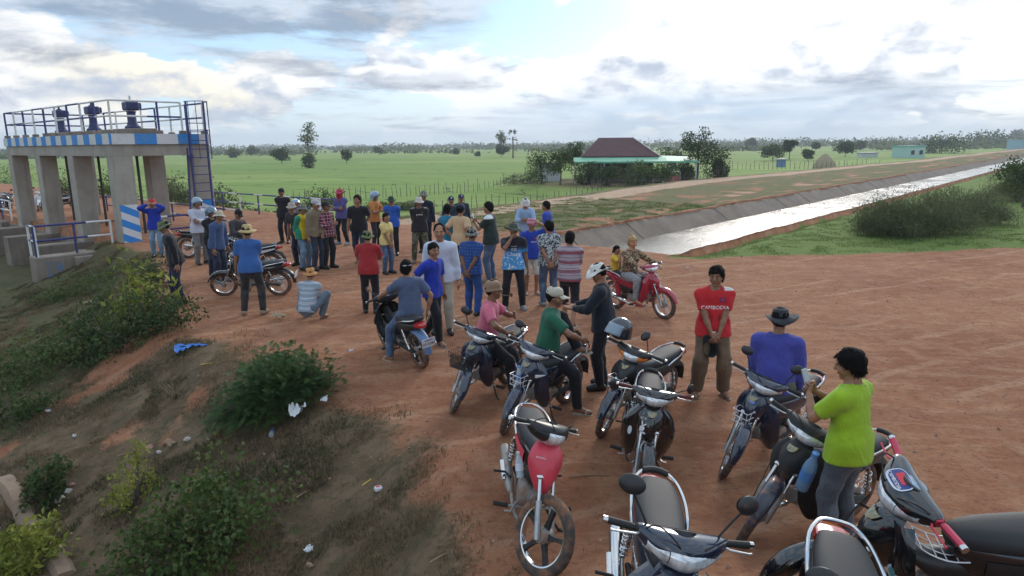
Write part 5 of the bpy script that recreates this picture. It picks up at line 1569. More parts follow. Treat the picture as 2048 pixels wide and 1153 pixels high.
    me = mesh_from('person', np.concatenate(allV), allF, True)
    cc = np.concatenate(cols); ca_ = me.color_attributes.new('feature', 'FLOAT_COLOR', 'POINT'); ca_.data.foreach_set('color', np.c_[cc, np.ones(len(cc))].astype(np.float32).ravel())
    p = link('person', me, None, skin_mat(tone)); tag(p, label, cat, group)
    # ---- where it stands
    hv_top = headc[2] + .125
    if loc is None:
        x, y, z = hit(*feet_px)
        fy = np.mean([ankles[1][1], ankles[-1][1]])
    else: x, y, z = loc
    sc_ = 1.0
    if height: sc_ = height / 1.70
    elif head_px is not None:
        top = at_depth(head_px[0], head_px[1], y); sc_ = float(np.clip((top[2] - z) / (hv_top + (.015 if hat else .0)), .82, 1.14))
    p.scale = (sc_,) * 3; fa = R(face - 90)
    p.rotation_euler = (0, 0, fa); p.location = (x, y, z - .004)
    if gap: p.location.z += gap
    # ---- clothes
    K = {'root': p, 'scale': sc_, 'hand': hand_pos, 'headc': headc, 'C': C, 'S': S, 'Rt': Rt, 'F': Fw, 'pelvis': pelvis, 'HM': HM}
    sdd = int(_rs.integers(0, 9))
    if shirt is not None:
        hem = pelvis - S * (.10 if not tucked else -.035)
        nk = neck + S * .005
        def shirt_f(P):
            w_ = wrinkle(P, 24, sdd) * .008 + wrinkle(P * np.array([1, 1, .6], np.float32), 60, sdd + 2) * .0055
            d = torso(P, .022)
            if not tucked: d = smin(d, cone(P, pelvis - S * .14, pelvis + S * .10, .158 * big + .026, .140 * big + .022, (Fw, 1.16)), .05)
            if not tucked and legs in ('stand', 'wide', 'easy', 'step', 'stepl'):
                for q in (1, -1): d = smin(d, cone(P, hip[q] + S * .06, hip[q] * .72 + kn[q] * .28, .118 * (.5 + .5 * big) + .006, .112 * (.5 + .5 * big) + .014), .05)
            lim = limbs(P, .024, .017, 1 if sleeve in ('short', 'none') else 2)
            if sleeve == 'short':
                for q in (1, -1):
                    pass
            if sleeve != 'none': d = smin(d, lim, .035)
            d = d - w_
            d = np.maximum(d, -((P - hem) @ S.astype(np.float32)))
            if sleeve == 'short':
                for q in (1, -1):
                    ax_ = nrm(elb[q] - sho[q]); e_ = sho[q] + ax_ * UA * .74
                    near = np.linalg.norm(P - (sho[q] + elb[q]) / 2, axis=1) < .22
                    cutp = (P - e_) @ ax_.astype(np.float32)
                    armr = cone(P, sho[q], elb[q] + ax_ * .05, .085, .075)
                    tors = torso(P, .02)
                    d = np.where((cutp > 0) & (armr < 0) & (tors > .006), np.maximum(d, cutp), d)
            elif sleeve == 'long':
                for q in (1, -1):
                    ax_ = nrm(wr_[q] - elb[q]); cutp = (P - (wr_[q] - ax_ * .005)) @ ax_.astype(np.float32)
                    d = np.where((cone(P, elb[q], wr_[q] + ax_ * .1, .07, .06) < .02) & (torso(P, .022) > .0), np.maximum(d, cutp), d)
            return np.maximum(d, -(np.linalg.norm((P - nk) * np.array([1, 1, .8], np.float32), axis=1) - (.070 if not collar else .058)))
        V, Q = snet(shirt_f, lo, hi, hs_ * .9, 1)
        K['shirt'] = link('shirt', mesh_from('shirt', V, [Q], True), p, shirt); K['shirtV'] = (V, Q)
        if collar:
            mb = MB(); a = np.linspace(0, 2 * math.pi, 25)[:-1]; b_ = neck - S * .012
            mb.loft([[b_ + S * zz + Rt * math.cos(q) * rr + Fw * (math.sin(q) * rr * 1.02 + .004) - S * (.022 * max(0, math.sin(q))) for q in a] for zz, rr in ((-.02, .078), (.035, .064), (.040, .066), (.012, .086), (-.012, .094), (-.014, .090))], cap=False)
            mb.build('collar', collar if collar is not True else shirt, p, True)
    if pants is not None:
        wst = pelvis + S * (.075 if tucked else .05)
        def pants_f(P):
            w_ = wrinkle(P, 24, sdd + 1) * .006 + wrinkle(P * np.array([.7, .7, 1.3], np.float32), 52, sdd + 4) * .006
            d = legs_(P, .020 + loose * .4, .026 + loose); d = smin(d, cone(P, hip[1], hip[-1], .104, .104), .04)
            d = smin(d, cone(P, pelvis - S * .02, pelvis + S * .10, .140 * big + .014, .132 * big + .014, fx), .05)
            if legs not in ('stand', 'wide', 'easy', 'step', 'stepl') : pass
            d = d - w_
            zn = (cone(P, pelvis - S * .1, C, .17, .17, fx) < .05) & (legs_(P, .020, .026) > -.012)
            d = np.where(zn, np.maximum(d, (P - wst) @ S.astype(np.float32)), d)
            for q in (1, -1):
                if shorts:
                    ax_ = nrm(an[q] - kn[q]); e_ = kn[q] + ax_ * SH * shorts
                else:
                    ax_ = nrm(an[q] - kn[q]); e_ = an[q] + ax_ * .015
                cutp = (P - e_) @ ax_.astype(np.float32); zone = cone(P, kn[q], an[q] + ax_ * .12, .11, .10) < 0
                d = np.where(zone, np.maximum(d, cutp), d)
            return d
        lo2, hi2 = lo.copy(), hi.copy(); hi2[2] = min(hi2[2], max(pelvis[2] + .25, max(kn[1][2], kn[-1][2]) + .15))
        V, Q = snet(pants_f, lo2, hi2, hs_, 2)
        K['pants'] = link('shorts' if shorts else 'trousers', mesh_from('trousers', V, [Q], True), p, pants)
    for q in (1, -1):
        fd = nrm((q * .22, 1, 0)); rt = np.cross(fd, (0, 0, 1)); zb = min(an[q][2] - .085, toe[q][2] - .030) if an[q][2] < .14 else an[q][2] - .088
        ctr = an[q] + fd * .055; ctr[2] = zb
        if shoes is not None:
            def shoe_f(P):
                c = cone(P, an[q] - fd * .045 + np.array([0, 0, zb - an[q][2] + .045]), an[q] + fd * .15 + np.array([0, 0, zb - an[q][2] + .036]), .047, .044)
                c = smin(c, cone(P, an[q] + np.array([0, 0, .005]), an[q] + fd * .10 + np.array([0, 0, zb - an[q][2] + .05]), .048, .045), .02)
                c = np.maximum(c, -(P[:, 2] - zb)); return np.maximum(c, P[:, 2] - (an[q][2] + .02))
            V, Q = snet(shoe_f, an[q] - np.array([.2, .2, .14]), an[q] + np.array([.2, .25, .06]), .012, 2)
            link('shoe', mesh_from('shoe', V, [Q], True), p, shoes)
        elif sandals is not None:
            mb = MB(); ring = [(-.11, .030), (-.08, .038), (.0, .036), (.06, .044), (.11, .042), (.145, .02)]
            poly = [(a, b_) for a, b_ in ring] + [(a, -b_) for a, b_ in ring[::-1]]
            M = np.eye(4); M[:3, 0] = fd; M[:3, 1] = -rt; M[:3, 2] = (0, 0, 1); M[:3, 3] = ctr + np.array([0, 0, -.004]); mb.prism(poly, 0, .018, M)
            o = mb.build('sandal', sandals, p)
            mb = MB(); mb.tube([ctr + fd * .05 + rt * .044 + np.array([0, 0, .018]), ctr + fd * .06 + rt * .02 + np.array([0, 0, .062]), ctr + fd * .06 - rt * .02 + np.array([0, 0, .062]), ctr + fd * .05 - rt * .044 + np.array([0, 0, .018])], .010, 6); mb.build('strap', sandals, o, True)
    # ---- head wear
    MX = Matrix.Translation(Vector(headc)) @ Hz.to_4x4()
    if hair: o = link('hair', hair_mesh(hair), p, K.get('hairmat') or HAIR); o.matrix_local = MX
    if hat:
        o = link('helmet' if hat == 'helmet' else 'cap' if hat == 'cap' else 'hat', hat_mesh(hat), p, hatmat); o.matrix_local = MX @ Matrix.Rotation(R(hat_tilt), 4, 'X') @ Matrix.Translation((0, 0, .006))
        if hat == 'helmet' and visor:
            vo = link('visor', visor_mesh(), o, visor[0]); vo.matrix_local = Matrix.Rotation(R(visor[1]), 4, 'X')
        if band and hat != 'helmet':
            mb = MB(); mb.lathe([(1.02, .044), (1.0, .062)], 30, np.diag([.089, .108, 1, 1]) + np.array([[0, 0, 0, 0], [0, 0, 0, -.012], [0, 0, 0, 0], [0, 0, 0, 0]]), cap=False); mb.build('hat_band', band, o, True)
    elif band:
        mb = MB(); mb.lathe([(1.0, .0), (1.035, .004), (1.035, .034), (1.0, .038)], 30, np.diag([.086, .105, 1, 1]) + np.array([[0, 0, 0, 0], [0, 0, 0, -.016], [0, 0, 0, .03], [0, 0, 0, 0]]), cap=False); o = mb.build('headband', band, p, True); o.matrix_local = MX
    if scarf is not None:
        def scarf_f(P):
            d = ell_sdf(P, (0, .005, -.075), (.098, .118, .075)) - wrinkle(P, 60, 3) * .004
            d = smin(d, cone(P, (0, .02, -.11), (0, .05, -.22), .08, .05, ((0, 1, 0), 1.5)), .03); return d
        V, Q = snet(scarf_f, (-.14, -.15, -.30), (.14, .16, .03), .013, 1)
        o = link('scarf', mesh_from('scarf', V, [Q], True), p, scarf); o.matrix_local = MX
    return K

HAIR = mat('black_hair', (0.007, 0.006, 0.006), 0.75, bump=1.0, bscale=120, spec=.12)
HAIRB = mat('brown_hair', (0.10, 0.055, 0.025), 0.5, bump=.5, bscale=150)

def shirt_print(K, txt, size, mt, up, across=0.0, back=False, shear=0.0, name='lettering', lift=.004):
    """flat print pressed onto the cloth: letters are laid over the chest and dropped onto it"""
    V, Fc = text_arrays(txt, size, 0.0, shear)
    if not len(V): return
    C, S, Rt, Fw = K['C'], K['S'], K['Rt'], K['F']
    f = -Fw if back else Fw; xr = -Rt if not back else Rt          # reading direction as seen by someone in front
    SV, SQ = K['shirtV']; tr = BVHTree.FromPolygons([tuple(v) for v in SV], [tuple(q) for q in SQ])
    # break long straight edges so the print follows the folds
    bm = bmesh.new(); vs = [bm.verts.new(v) for v in V]
    for f_ in Fc:
        try: bm.faces.new([vs[i] for i in f_[0]])
        except ValueError: pass
    bmesh.ops.triangulate(bm, faces=bm.faces)
    for _ in range(2):
        bmesh.ops.subdivide_edges(bm, edges=[e for e in bm.edges if e.calc_length() > .022], cuts=1)
    bmesh.ops.triangulate(bm, faces=bm.faces)
    bm.verts.ensure_lookup_table()
    for v in bm.verts:
        o = np.array(C) + S * up + xr * (v.co.x + across) + S * v.co.y + f * .4
        h_, n_, _, _ = tr.ray_cast(Vector(o), Vector(-f))
        v.co = Vector(o - f * .26) if h_ is None else h_ + Vector(f) * lift
    me = bpy.data.meshes.new(name); bm.to_mesh(me); bm.free()
    return link(name, me, K['root'], mt)
def shirt_patch(K, w_, h_, mt, up, across=0.0, back=False, name='printed_badge', lift=.004, rounded=4):
    C, S, Rt, Fw = K['C'], K['S'], K['Rt'], K['F']; f = -Fw if back else Fw; xr = -Rt if not back else Rt
    SV, SQ = K['shirtV']; tr = BVHTree.FromPolygons([tuple(v) for v in SV], [tuple(q) for q in SQ])
    nx, ny = 6, 5; P = []
    for j in range(ny):
        for i in range(nx):
            u, v = (i / (nx - 1) - .5) * w_, (j / (ny - 1) - .5) * h_
            o = np.array(C) + S * (up + v) + xr * (across + u) + f * .4; hh, _, _, _ = tr.ray_cast(Vector(o), Vector(-f))
            P.append(np.array(hh) + f * lift if hh is not None else o - f * .26)
    q = [[j * nx + i, j * nx + i + 1, (j + 1) * nx + i + 1, (j + 1) * nx + i] for j in range(ny - 1) for i in range(nx - 1)]
    mb = MB(); mb.add(P, [q]); return mb.build(name, mt, K['root'], True)
# ------------------------------------------------------------------ the people in the photograph
def C_(n, *a, **k): return cloth(n, *a, **k)
JEAN = C_('blue_denim', (0.060, 0.095, 0.17), 'washed', (0.13, 0.19, 0.28)); JEANL = C_('pale_denim', (0.14, 0.22, 0.32), 'washed', (0.26, 0.36, 0.46)); JEAND = C_('dark_denim', (0.018, 0.024, 0.050), 'washed', (0.035, 0.045, 0.08))
JEANG = C_('grey_denim', (0.075, 0.085, 0.105), 'washed', (0.13, 0.145, 0.165))
BLK = C_('black_cloth', (0.013, 0.013, 0.017)); BLK2 = C_('charcoal_cloth', (0.028, 0.027, 0.031)); DKN = C_('navy_cloth', (0.013, 0.018, 0.038)); TAN = C_('tan_cloth', (0.19, 0.145, 0.095)); KHA = C_('khaki_cloth', (0.145, 0.098, 0.062), 'washed', (0.19, .135, .09))
GREYP = C_('grey_cloth', (0.16, 0.155, 0.16)); BEIGE = C_('beige_cloth', (0.42, 0.36, 0.28)); STRAW = mat('straw', (0.44, 0.33, 0.15), .85, bump=.6, bscale=120, var=.15); STRAWO = mat('orange_straw', (0.46, 0.22, 0.075), .85, bump=.6, bscale=120, var=.15)
CREAM = C_('cream_cloth', (0.46, 0.40, 0.31)); WHITEC = C_('white_cloth', (0.62, 0.63, 0.66)); ROYAL = C_('royal_blue_cloth', (0.016, 0.036, 0.33)); SANDB = mat('sandal_rubber', (0.16, 0.12, 0.09), .7, var=.2); SANDG = mat('grey_sandal', (0.22, 0.235, 0.25), .7, var=.2); SHOEB = mat('black_leather', (0.012, 0.012, 0.012), .4); SHOET = mat('tan_shoe', (0.23, 0.16, 0.11), .7); SHOEG = mat('grey_shoe', (0.19, 0.20, 0.215), .75, var=.2)
CAMO = C_('camouflage_cloth', (0.075, 0.085, 0.050), 'camo', (0.17, 0.15, 0.10), col3=(0.03, 0.035, 0.022)); CAMOH = C_('camouflage_hat', (0.10, 0.13, 0.055), 'camo', (0.25, 0.24, 0.16), scale=2.4, col3=(0.03, 0.045, 0.02)); CAMOG = C_('grey_camouflage_hat', (0.14, 0.145, 0.13), 'camo', (0.26, 0.26, 0.23), scale=2.6, col3=(0.05, 0.052, 0.045))
HELMB = mat('helmet_blue', (0.16, 0.27, 0.38), .12, coat=.9, var=.3, vscale=9); HELMG = mat('helmet_grey_blue', (0.085, 0.14, 0.20), .15, coat=.8, var=.3, vscale=9); HELMK = mat('helmet_black', (0.014, 0.020, 0.028), .08, coat=1.0); HELMW = mat('helmet_white', (0.60, 0.62, 0.65), .2, coat=.7)
VISOR = mat('clear_visor', (0.30, 0.40, 0.50), .04, coat=.9, alpha=.55, spec=.9)
P_ = make_person
RL = 'people gathered on the dirt'
# left, by the gate
P_('person in red bucket hat and royal blue long sleeves raising a camera by the gate', (311, 397), (318, 514), -75, ROYAL, JEANL, 'long', ('eye', 'eye'), 'stand', hat='bucket', hatmat=C_('red_hat', (0.42, 0.035, 0.03)), shoes=SHOEB, hair='crop', fat=1.08)
P_('person in camouflage hat and black jacket stepping across the weedy edge', (322, 440), (362, 608), -150, BLK, JEAND, 'long', ('sidef', 'side'), 'easy', lean=12, look=(0, -22), hat='bucket', hatmat=CAMOH, shoes=SHOEB, hair='crop', fat=1.05)
P_('person in open helmet and pale shirt standing with folded arms by the ladder', (395, 396), (404, 528), -35, C_('lavender_shirt', (0.50, 0.51, 0.60)), GREYP, 'long', ('cross', 'cross'), 'stand', hat='helmet', hatmat=HELMB, visor=(VISOR, 40), shoes=SHOEB, hair=None, look=(-15, 0))
P_('person in grey-blue helmet and black jacket standing over the small plate', (416, 414), (432, 556), -30, BLK, JEAND, 'long', ('cross', 'side'), 'stand', hat='helmet', hatmat=HELMG, visor=(HELMG, 30), shoes=SHOET, hair=None, fat=1.08)
P_('person in cream bucket hat and blue work shirt leaning on the broadside motorbike', (453, 420), (440, 566), -15, C_('work_blue', (0.050, 0.085, 0.19)), JEAND, 'long', ('sidef', 'sidef'), 'stand', lean=12, hat='bucket', hatmat=CREAM, hair='crop', shoes=SHOEB, fat=1.05)
P_('person in black cap and dark checked shirt bent over a phone behind the bikes', (478, 418), (478, 545), -30, C_('dark_check', (0.035, 0.035, 0.045), 'plaid', (0.085, 0.065, 0.07), scale=16, col3=(.12, .12, .12)), JEAND, 'long', ('chest', 'chest'), 'stand', lean=16, look=(0, -25), hat='cap', hatmat=BLK, hair='crop', shoes=SHOEB)
P_('person in straw hat and blue tee with a belt pouch, back to the camera', (503, 449), (508, 630), 95, C_('blue_tee', (0.040, 0.115, 0.33)), C_('dusty_black', (0.030, 0.028, 0.031), 'washed', (.055, .05, .052)), 'short', ('clasp', 'side'), 'wide', lean=2, hat='straw', hatmat=STRAW, hair='crop', shoes=SHOET, tone=.8, fat=1.06)
P_('person squatting in a grey striped tee and orange straw hat', None, (624, 640), 80, C_('grey_stripe', (0.26, 0.31, 0.37), 'stripes', (0.42, 0.46, 0.50), scale=11, col3=(.20, .26, .34)), C_('grey_blue_cloth', (0.12, 0.16, 0.20)), 'short', ('cross', 'cross'), 'squat', lean=20, hat='bucket', hatmat=STRAWO, hair='crop', sandals=SANDB, look=(0, -10), height=1.68, fat=1.06, hat_tilt=8)
# the standing row behind
P_('person in black cap and black jacket apart at the railing', (565, 376), (572, 487), -95, BLK, BLK, 'long', ('behind', 'behind'), 'stand', hat='cap', hatmat=BLK, hair='crop', shoes=SHOEB)
P_('person in wide beige hat and black tee reaching down to the bike seat', (594, 403), (602, 532), -110, BLK2, JEAND, 'short', ('sidef', 'sidef'), 'stand', lean=18, hat='bucket', hatmat=C_('beige_hat', (0.38, 0.32, 0.27)), hair='crop', shoes=SHOEB)
K = P_('person in yellow shirt with green sleeves and grey cap, in profile', (611, 408), (610, 540), -20, C_('yellow_green', (0.66, 0.50, 0.02), 'raglan', (0.025, 0.22, 0.13), x0=.165), JEANL, 'long', ('behind', 'behind'), 'stand', hat='bucket', hatmat=CAMOG, hair='crop', shoes=SHOEB, tucked=False, fat=1.08)
P_('person in tan jacket and white-peaked cap beside the yellow shirt', (634, 398), (636, 540), -30, TAN, C_('slate_trousers', (0.030, 0.040, 0.065)), 'long', ('side', 'clasp'), 'stand', hat='cap', hatmat=C_('pale_cap', (0.40, 0.40, 0.42)), hair='crop', shoes=SHOEB)
P_('person in red plaid shirt and dark brimmed hat', (657, 402), (657, 537), -30, C_('red_plaid', (0.20, 0.018, 0.040), 'plaid', (0.028, 0.010, 0.020), scale=13, col3=(.52, .42, .46)), BLK, 'long', ('chest', 'side'), 'stand', hat='brim', hatmat=BLK2, hair='crop', shoes=SHOEB, fat=1.1)
P_('person in blue and white helmet half hidden behind the row', (600, 399), (598, 500), -60, C_('grey_jacket', (.12, .13, .15)), JEAND, 'long', ('cross', 'cross'), 'stand', hat='helmet', hatmat=HELMW, visor=(HELMB, 35), hair=None, shoes=SHOEB)
P_('person in red hat and red face scarf with violet-blue sleeves', (674, 377), (688, 490), -120, C_('violet_blue', (0.080, 0.075, 0.22)), BLK, 'long', ('cross', 'cross'), 'wide', hat='brim', hatmat=C_('pink_red_hat', (0.42, 0.045, 0.085)), hair='crop', scarf=C_('red_scarf', (0.33, 0.022, 0.032)), shoes=SANDG, fat=1.05)
P_('person in long black tee and jeans walking between the groups', (711, 387), (722, 528), -85, BLK, JEAND, 'short', ('side', 'back_hip'), 'stepl', look=(-20, 0), hair='short', sandals=SANDB, fat=1.06, tone=1.1)
P_('person in orange tee and blue-white helmet clasping both hands', (749, 384), (752, 497), -25, C_('orange_tee', (0.46, 0.175, 0.045)), BLK2, 'short', ('chest', 'chest'), 'stand', hat='helmet', hatmat=HELMB, visor=(VISOR, 45), hair=None, shoes=SHOEB)
P_('person in dark green bush hat and bright blue jacket', (779, 392), (788, 510), -95, C_('bright_blue', (0.026, 0.095, 0.42)), BLK, 'long', ('behind', 'behind'), 'stand', hat='brim', hatmat=C_('dark_green_hat', (0.018, 0.045, 0.030)), hair='crop', shoes=SHOEB)
P_('long-haired person in pale yellow tee and jeans, side on', (771, 426), (775, 548), -35, C_('pale_yellow', (0.66, 0.52, 0.20)), JEAN, 'short', ('clasp', 'clasp'), 'stand', hair='long', shoes=SHOEB, female=True, wide=.86, fat=.92)
K = P_('person in red polo and olive bucket hat with back turned', (742, 461), (742, 628), 92, C_('red_polo', (0.31, 0.024, 0.028)), BLK, 'short', ('chest', 'chest'), 'stand', hat='bucket', hatmat=C_('olive_hat', (0.115, 0.145, 0.055)), hair='crop', shoes=SHOEB, fat=1.12, wide=1.05, collar=True)
# centre
P_('balding person in white long-sleeved shirt and beige trousers facing the camera', (877, 445), (886, 668), -88, C_('pale_white_shirt', (0.52, 0.55, 0.66)), C_('beige_trousers', (0.40, 0.355, 0.29)), 'long', ('side', 'side'), 'stand', hair='bald', tone=1.15, collar=True, shoes=SHOEB, fat=1.02, wide=1.02)
P_('young person in royal blue tee with hand on hip, looking right', (872, 486), (868, 686), -35, ROYAL, BLK, 'short', ('hip', 'side'), 'step', hair='short', look=(-20, 0), sandals=SANDG, fat=.95)
K = P_('person in white hat and black football shirt with folded hands behind', (846, 393), (842, 526), -80, C_('black_football_shirt', (0.022, 0.018, 0.022), 'shoulder', (.30, .27, .24), x0=.12, z0=1.405), CAMO, 'long', ('behind', 'behind'), 'wide', hat='bucket', hatmat=C_('white_hat', (0.50, 0.47, 0.42)), hair='crop', shoes=SANDB, tone=.8)
shirt_print(K, 'puma', .075, INKW, -.10, .0); shirt_patch(K, .035, .045, GOLD, -.045, .075)
P_('person in dark hat and dark jacket just behind the football shirt', (843, 381), (852, 505), -90, DKN, BLK, 'long', ('side', 'side'), 'stand', hat='bucket', hatmat=CAMOG, hair='crop', shoes=SHOEB)
P_('person in teal sleeveless top seen from behind', (892, 409), (898, 560), 85, C_('teal', (0.020, 0.165, 0.27)), C_('grey_shorts', (0.06, .065, .075)), 'none', ('side', 'clasp'), 'stand', hair='short', shorts=.1, sandals=SANDB, fat=1.1)
P_('person in dark cap and sand-coloured tee with hand on hip', (922, 408), (922, 565), 60, C_('sand_tee', (0.52, 0.35, 0.20)), DKN, 'short', ('hip', 'hip'), 'stand', hat='cap', hatmat=DKN, hair='crop', shorts=.12, sandals=mat('pale_sandal', (.46, .36, .27), .7), look=(10, 0))
for (hx, hy), (fx_, fy_), fc, lb in (((903, 392), (905, 512), -80, 'left one of the two officers in navy uniform and badge caps'), ((918, 388), (924, 500), -75, 'right one of the two officers in navy uniform and badge caps')):
    K = P_(lb, (hx, hy), (fx_, fy_), fc, C_('uniform', (0.018, 0.040, 0.060)), DKN, 'long', ('side', 'side'), 'stand', hat='cap', hatmat=C_('uniform_cap', (.018, .026, .065)), hair='crop', shoes=SHOEB, collar=True)
    mb = MB(); mb.lathe([(.001, .004), (.018, .003), (.02, 0)], 12); o = mb.build('cap_badge', mat('silver_badge', (.6, .58, .5), .3, metal=.5), K['root'], True); o.location = Vector(K['headc']) + Vector((0, .098, .092)); o.rotation_euler = (R(-72), 0, 0)
P_('person in blue checked shirt and camouflage bucket hat, hands behind back', (948, 455), (945, 632), 62, C_('blue_check', (0.020, 0.065, 0.24), 'plaid', (0.012, 0.035, 0.14), scale=17, col3=(.06, .12, .33)), C_('blue_trousers', (0.020, 0.065, 0.24)), 'short', ('behind', 'behind'), 'stand', hat='bucket', hatmat=CAMOG, hair='crop', tone=.6, fat=1.15, wide=1.05, shoes=SHOEB)
KPH = P_('person in dark green tee with a white shoulder panel filming on a phone', (985, 401), (984, 564), 165, C_('green_white', (0.020, 0.032, 0.030), 'shoulder', (.60, .62, .64), x0=.07, z0=1.37, side=-1), JEAN, 'short', ('phone', 'phone'), 'stand', hair='short', fat=1.16, wide=1.05, shoes=SHOET)
K = P_('person in bush hat and black-to-sky-blue football shirt, hand at the mouth', (1030, 444), (1028, 620), -88, C_('chang_shirt', (0.020, 0.018, 0.026), 'fade', (0.075, 0.30, 0.60), z0=1.10, z1=1.27, col3=(.55, .66, .76)), BLK, 'short', ('mouth', 'side'), 'wide', hat='brim', hatmat=C_('grey_green_hat', (0.060, 0.072, 0.058)), hair='crop', shoes=SHOEG, tone=.8)
shirt_print(K, 'Chang', .105, INKW, -.25, .0); shirt_print(K, 'XX', .085, INKW, -.165, .0); shirt_print(K, 'CHANG', .03, INKW, -.10, .0)
K = P_('person in pink hat and blue team shirt holding the hat brim, pale shorts', (1056, 436), (1062, 590), -75, C_('team_blue', (0.020, 0.050, 0.34)), C_('pale_shorts', (0.50, 0.46, 0.39)), 'short', ('side', 'brim'), 'stand', hat='wool', hatmat=C_('pink_hat', (0.52, 0.26, 0.30), 'stripes', (.40, .10, .14), scale=12), hair='crop', shorts=.05, sandals=SANDG)
shirt_patch(K, .045, .035, INKR, -.09, .06); shirt_print(K, 'BODIA', .055, INKW, -.17, .05)
P_('person in white bucket hat and light blue shirt looking down', (1050, 396), (1052, 520), -95, C_('light_blue_shirt', (0.30, 0.42, 0.60)), C_('blue_trousers2', (0.10, .14, .22)), 'long', ('chest', 'chest'), 'stand', look=(0, -30), hat='bucket', hatmat=C_('soft_white_hat', (0.56, 0.54, 0.54)), hair='crop', shoes=SHOEB, lean=8)
P_('bare-headed person in blue tee turned left beside the white hat', (1092, 403), (1096, 535), 160, C_('mid_blue', (0.030, 0.060, 0.35)), BLK, 'short', ('side', 'side'), 'stand', hair='short', shoes=SHOEB, fat=1.1)
P_('person in black-and-white camouflage tee with hands joined behind', (1094, 442), (1098, 612), 100, C_('snow_camo', (0.42, 0.45, 0.46), 'camo', (0.018, 0.022, 0.030), scale=2.0, col3=(0.10, 0.115, 0.13)), JEAN, 'short', ('behind', 'behind'), 'stand', hair='short', look=(30, 0), shoes=SANDG, fat=1.12)
P_('person in maroon and grey striped shirt and black shorts walking away', (1138, 464), (1138, 650), 80, C_('maroon_stripe', (0.36, 0.30, 0.34), 'stripes', (0.24, 0.060, 0.085), scale=6.2, duty=.36, col3=(.20, .17, .20)), BLK, 'long', ('cross', 'cross'), 'stepl', hair='short', shorts=.38, sandals=mat('cream_sandal', (.5, .44, .36), .7), fat=1.04)
# right
KW = P_('person in wide white hat and long black jacket gesturing with open hands', (1222, 526), (1206, 778), 168, C_('black_jacket', (0.012, 0.015, 0.024)), BLK, 'long', ('open', 'open'), 'stand', hat='brim', hatmat=C_('bright_white_hat', (0.62, 0.61, 0.56)), hair='crop', shoes=SHOEB, tone=1.1, fat=1.16, lean=6, look=(10, -18))
K = P_('person in red CAMBODIA football shirt and brown cargo trousers, wrists crossed', (1427, 532), (1418, 790), -96, C_('red_team', (0.50, 0.022, 0.028), 'shoulder', (.60, .56, .54), x0=.10, z0=1.395, side=-1), KHA, 'short', ('clasp', 'clasp'), 'wide', loose=.022, hair='bushy', look=(-22, -4), sandals=SANDB, tone=.92, fat=1.05)
shirt_print(K, 'CAMBODIA', .066, INKW, -.17, -.01); shirt_patch(K, .068, .050, mat('badge_navy', (.03, .035, .16), .6), -.07, .075); shirt_patch(K, .042, .028, INKR, -.07, .075, lift=.008)
mb = MB(); mb.tube([K['hand'][-1] + np.array([0, .02, .05]) * 0 + np.array([math.cos(q) * .034, math.sin(q) * .034 - .02, .10]) for q in np.linspace(0, 6.283, 13)[:-1]], .009, 6, closed=True); mb.build('watch', mat('steel_watch', (.55, .55, .55), .3, metal=.9), K['root'], True)
RC = K
KG = P_('person in lime-green tee and grey jeans with back turned, holding up a phone', (1697, 704), (1678, 1105), 128, C_('lime_tee', (0.29, 0.45, 0.022)), JEANG, 'short', ('phone', 'phone'), 'stand', hair='bushy', look=(15, -10), h=.015, fat=1.1, shoes=SHOEG, tone=1.05)
# riders and sitters
def at_bike(b, x, y=0.0):
    p = bike_pt(bikes[b], (x, y, 0)); return (p[0], p[1], float(terrain(p[0], p[1])))
P_('person in grey-blue tee and white head wrap seated on the motorbike with the licence plate', None, None, 122, C_('slate_blue_tee', (0.075, 0.098, 0.17)), JEAN, 'short', ('reach', 'back_hip'), 'astride', lean=6, hair='short', band=C_('white_wrap', (.5, .5, .55)), look=(-40, 0), loc=at_bike('plate', -.28), seat_z=.72, sandals=mat('tan_sandal', (.42, .30, .20), .7), height=1.70, fat=1.08, hands_t={1: ((.26, -.10, .80), (.9, -.6, 0), 'flat'), -1: ((-.30, .42, 1.0), (-1, -.3, -.5), 'grip')})
KP = P_('person in pink tee and brown knitted hat smoking a pipe on the basket motorbike', None, None, -8, C_('pink_tee', (0.56, 0.135, 0.20)), BLK, 'short', ('sidef', 'chest'), 'perch', lean=8, hair='crop', hat='wool', hatmat=C_('brown_wool', (0.24, 0.155, 0.10)), look=(12, 0), loc=at_bike('basket', -.12), seat_z=.70, tone=.75, shoes=SHOEG, height=1.70, fat=1.05, hands_t={1: ((.22, .30, .92), (1, -.3, .2), 'relaxed'), -1: ((-.10, .34, 1.08), (-1, -.2, -.4), 'relaxed')})
shirt_print(KP, 'Thailands', .062, INKW, -.055, -.03, back=True)
KC = P_('person in green polo and white cap sitting sideways with one foot up on the saddle', None, None, 2, C_('green_polo', (0.018, 0.110, 0.060)), BLK, 'short', ('sidef', 'sidef'), 'perch', lean=6, hair='crop', hat='cap', hatmat=C_('stone_cap', (0.46, 0.42, 0.33)), look=(-14, -4), loc=at_bike('bottle', -.22), seat_z=.72, collar=True, tone=.8, sandals=mat('stone_sandal', (.38, .33, .27), .7), height=1.72, fat=1.08, feet_t={1: (.12, .34, .10), -1: (-.10, .36, .80)}, hands_t={1: ((.16, .38, .98), (1, -.3, .1), 'relaxed'), -1: ((-.12, .34, 1.0), (-1, -.2, .0), 'relaxed')})
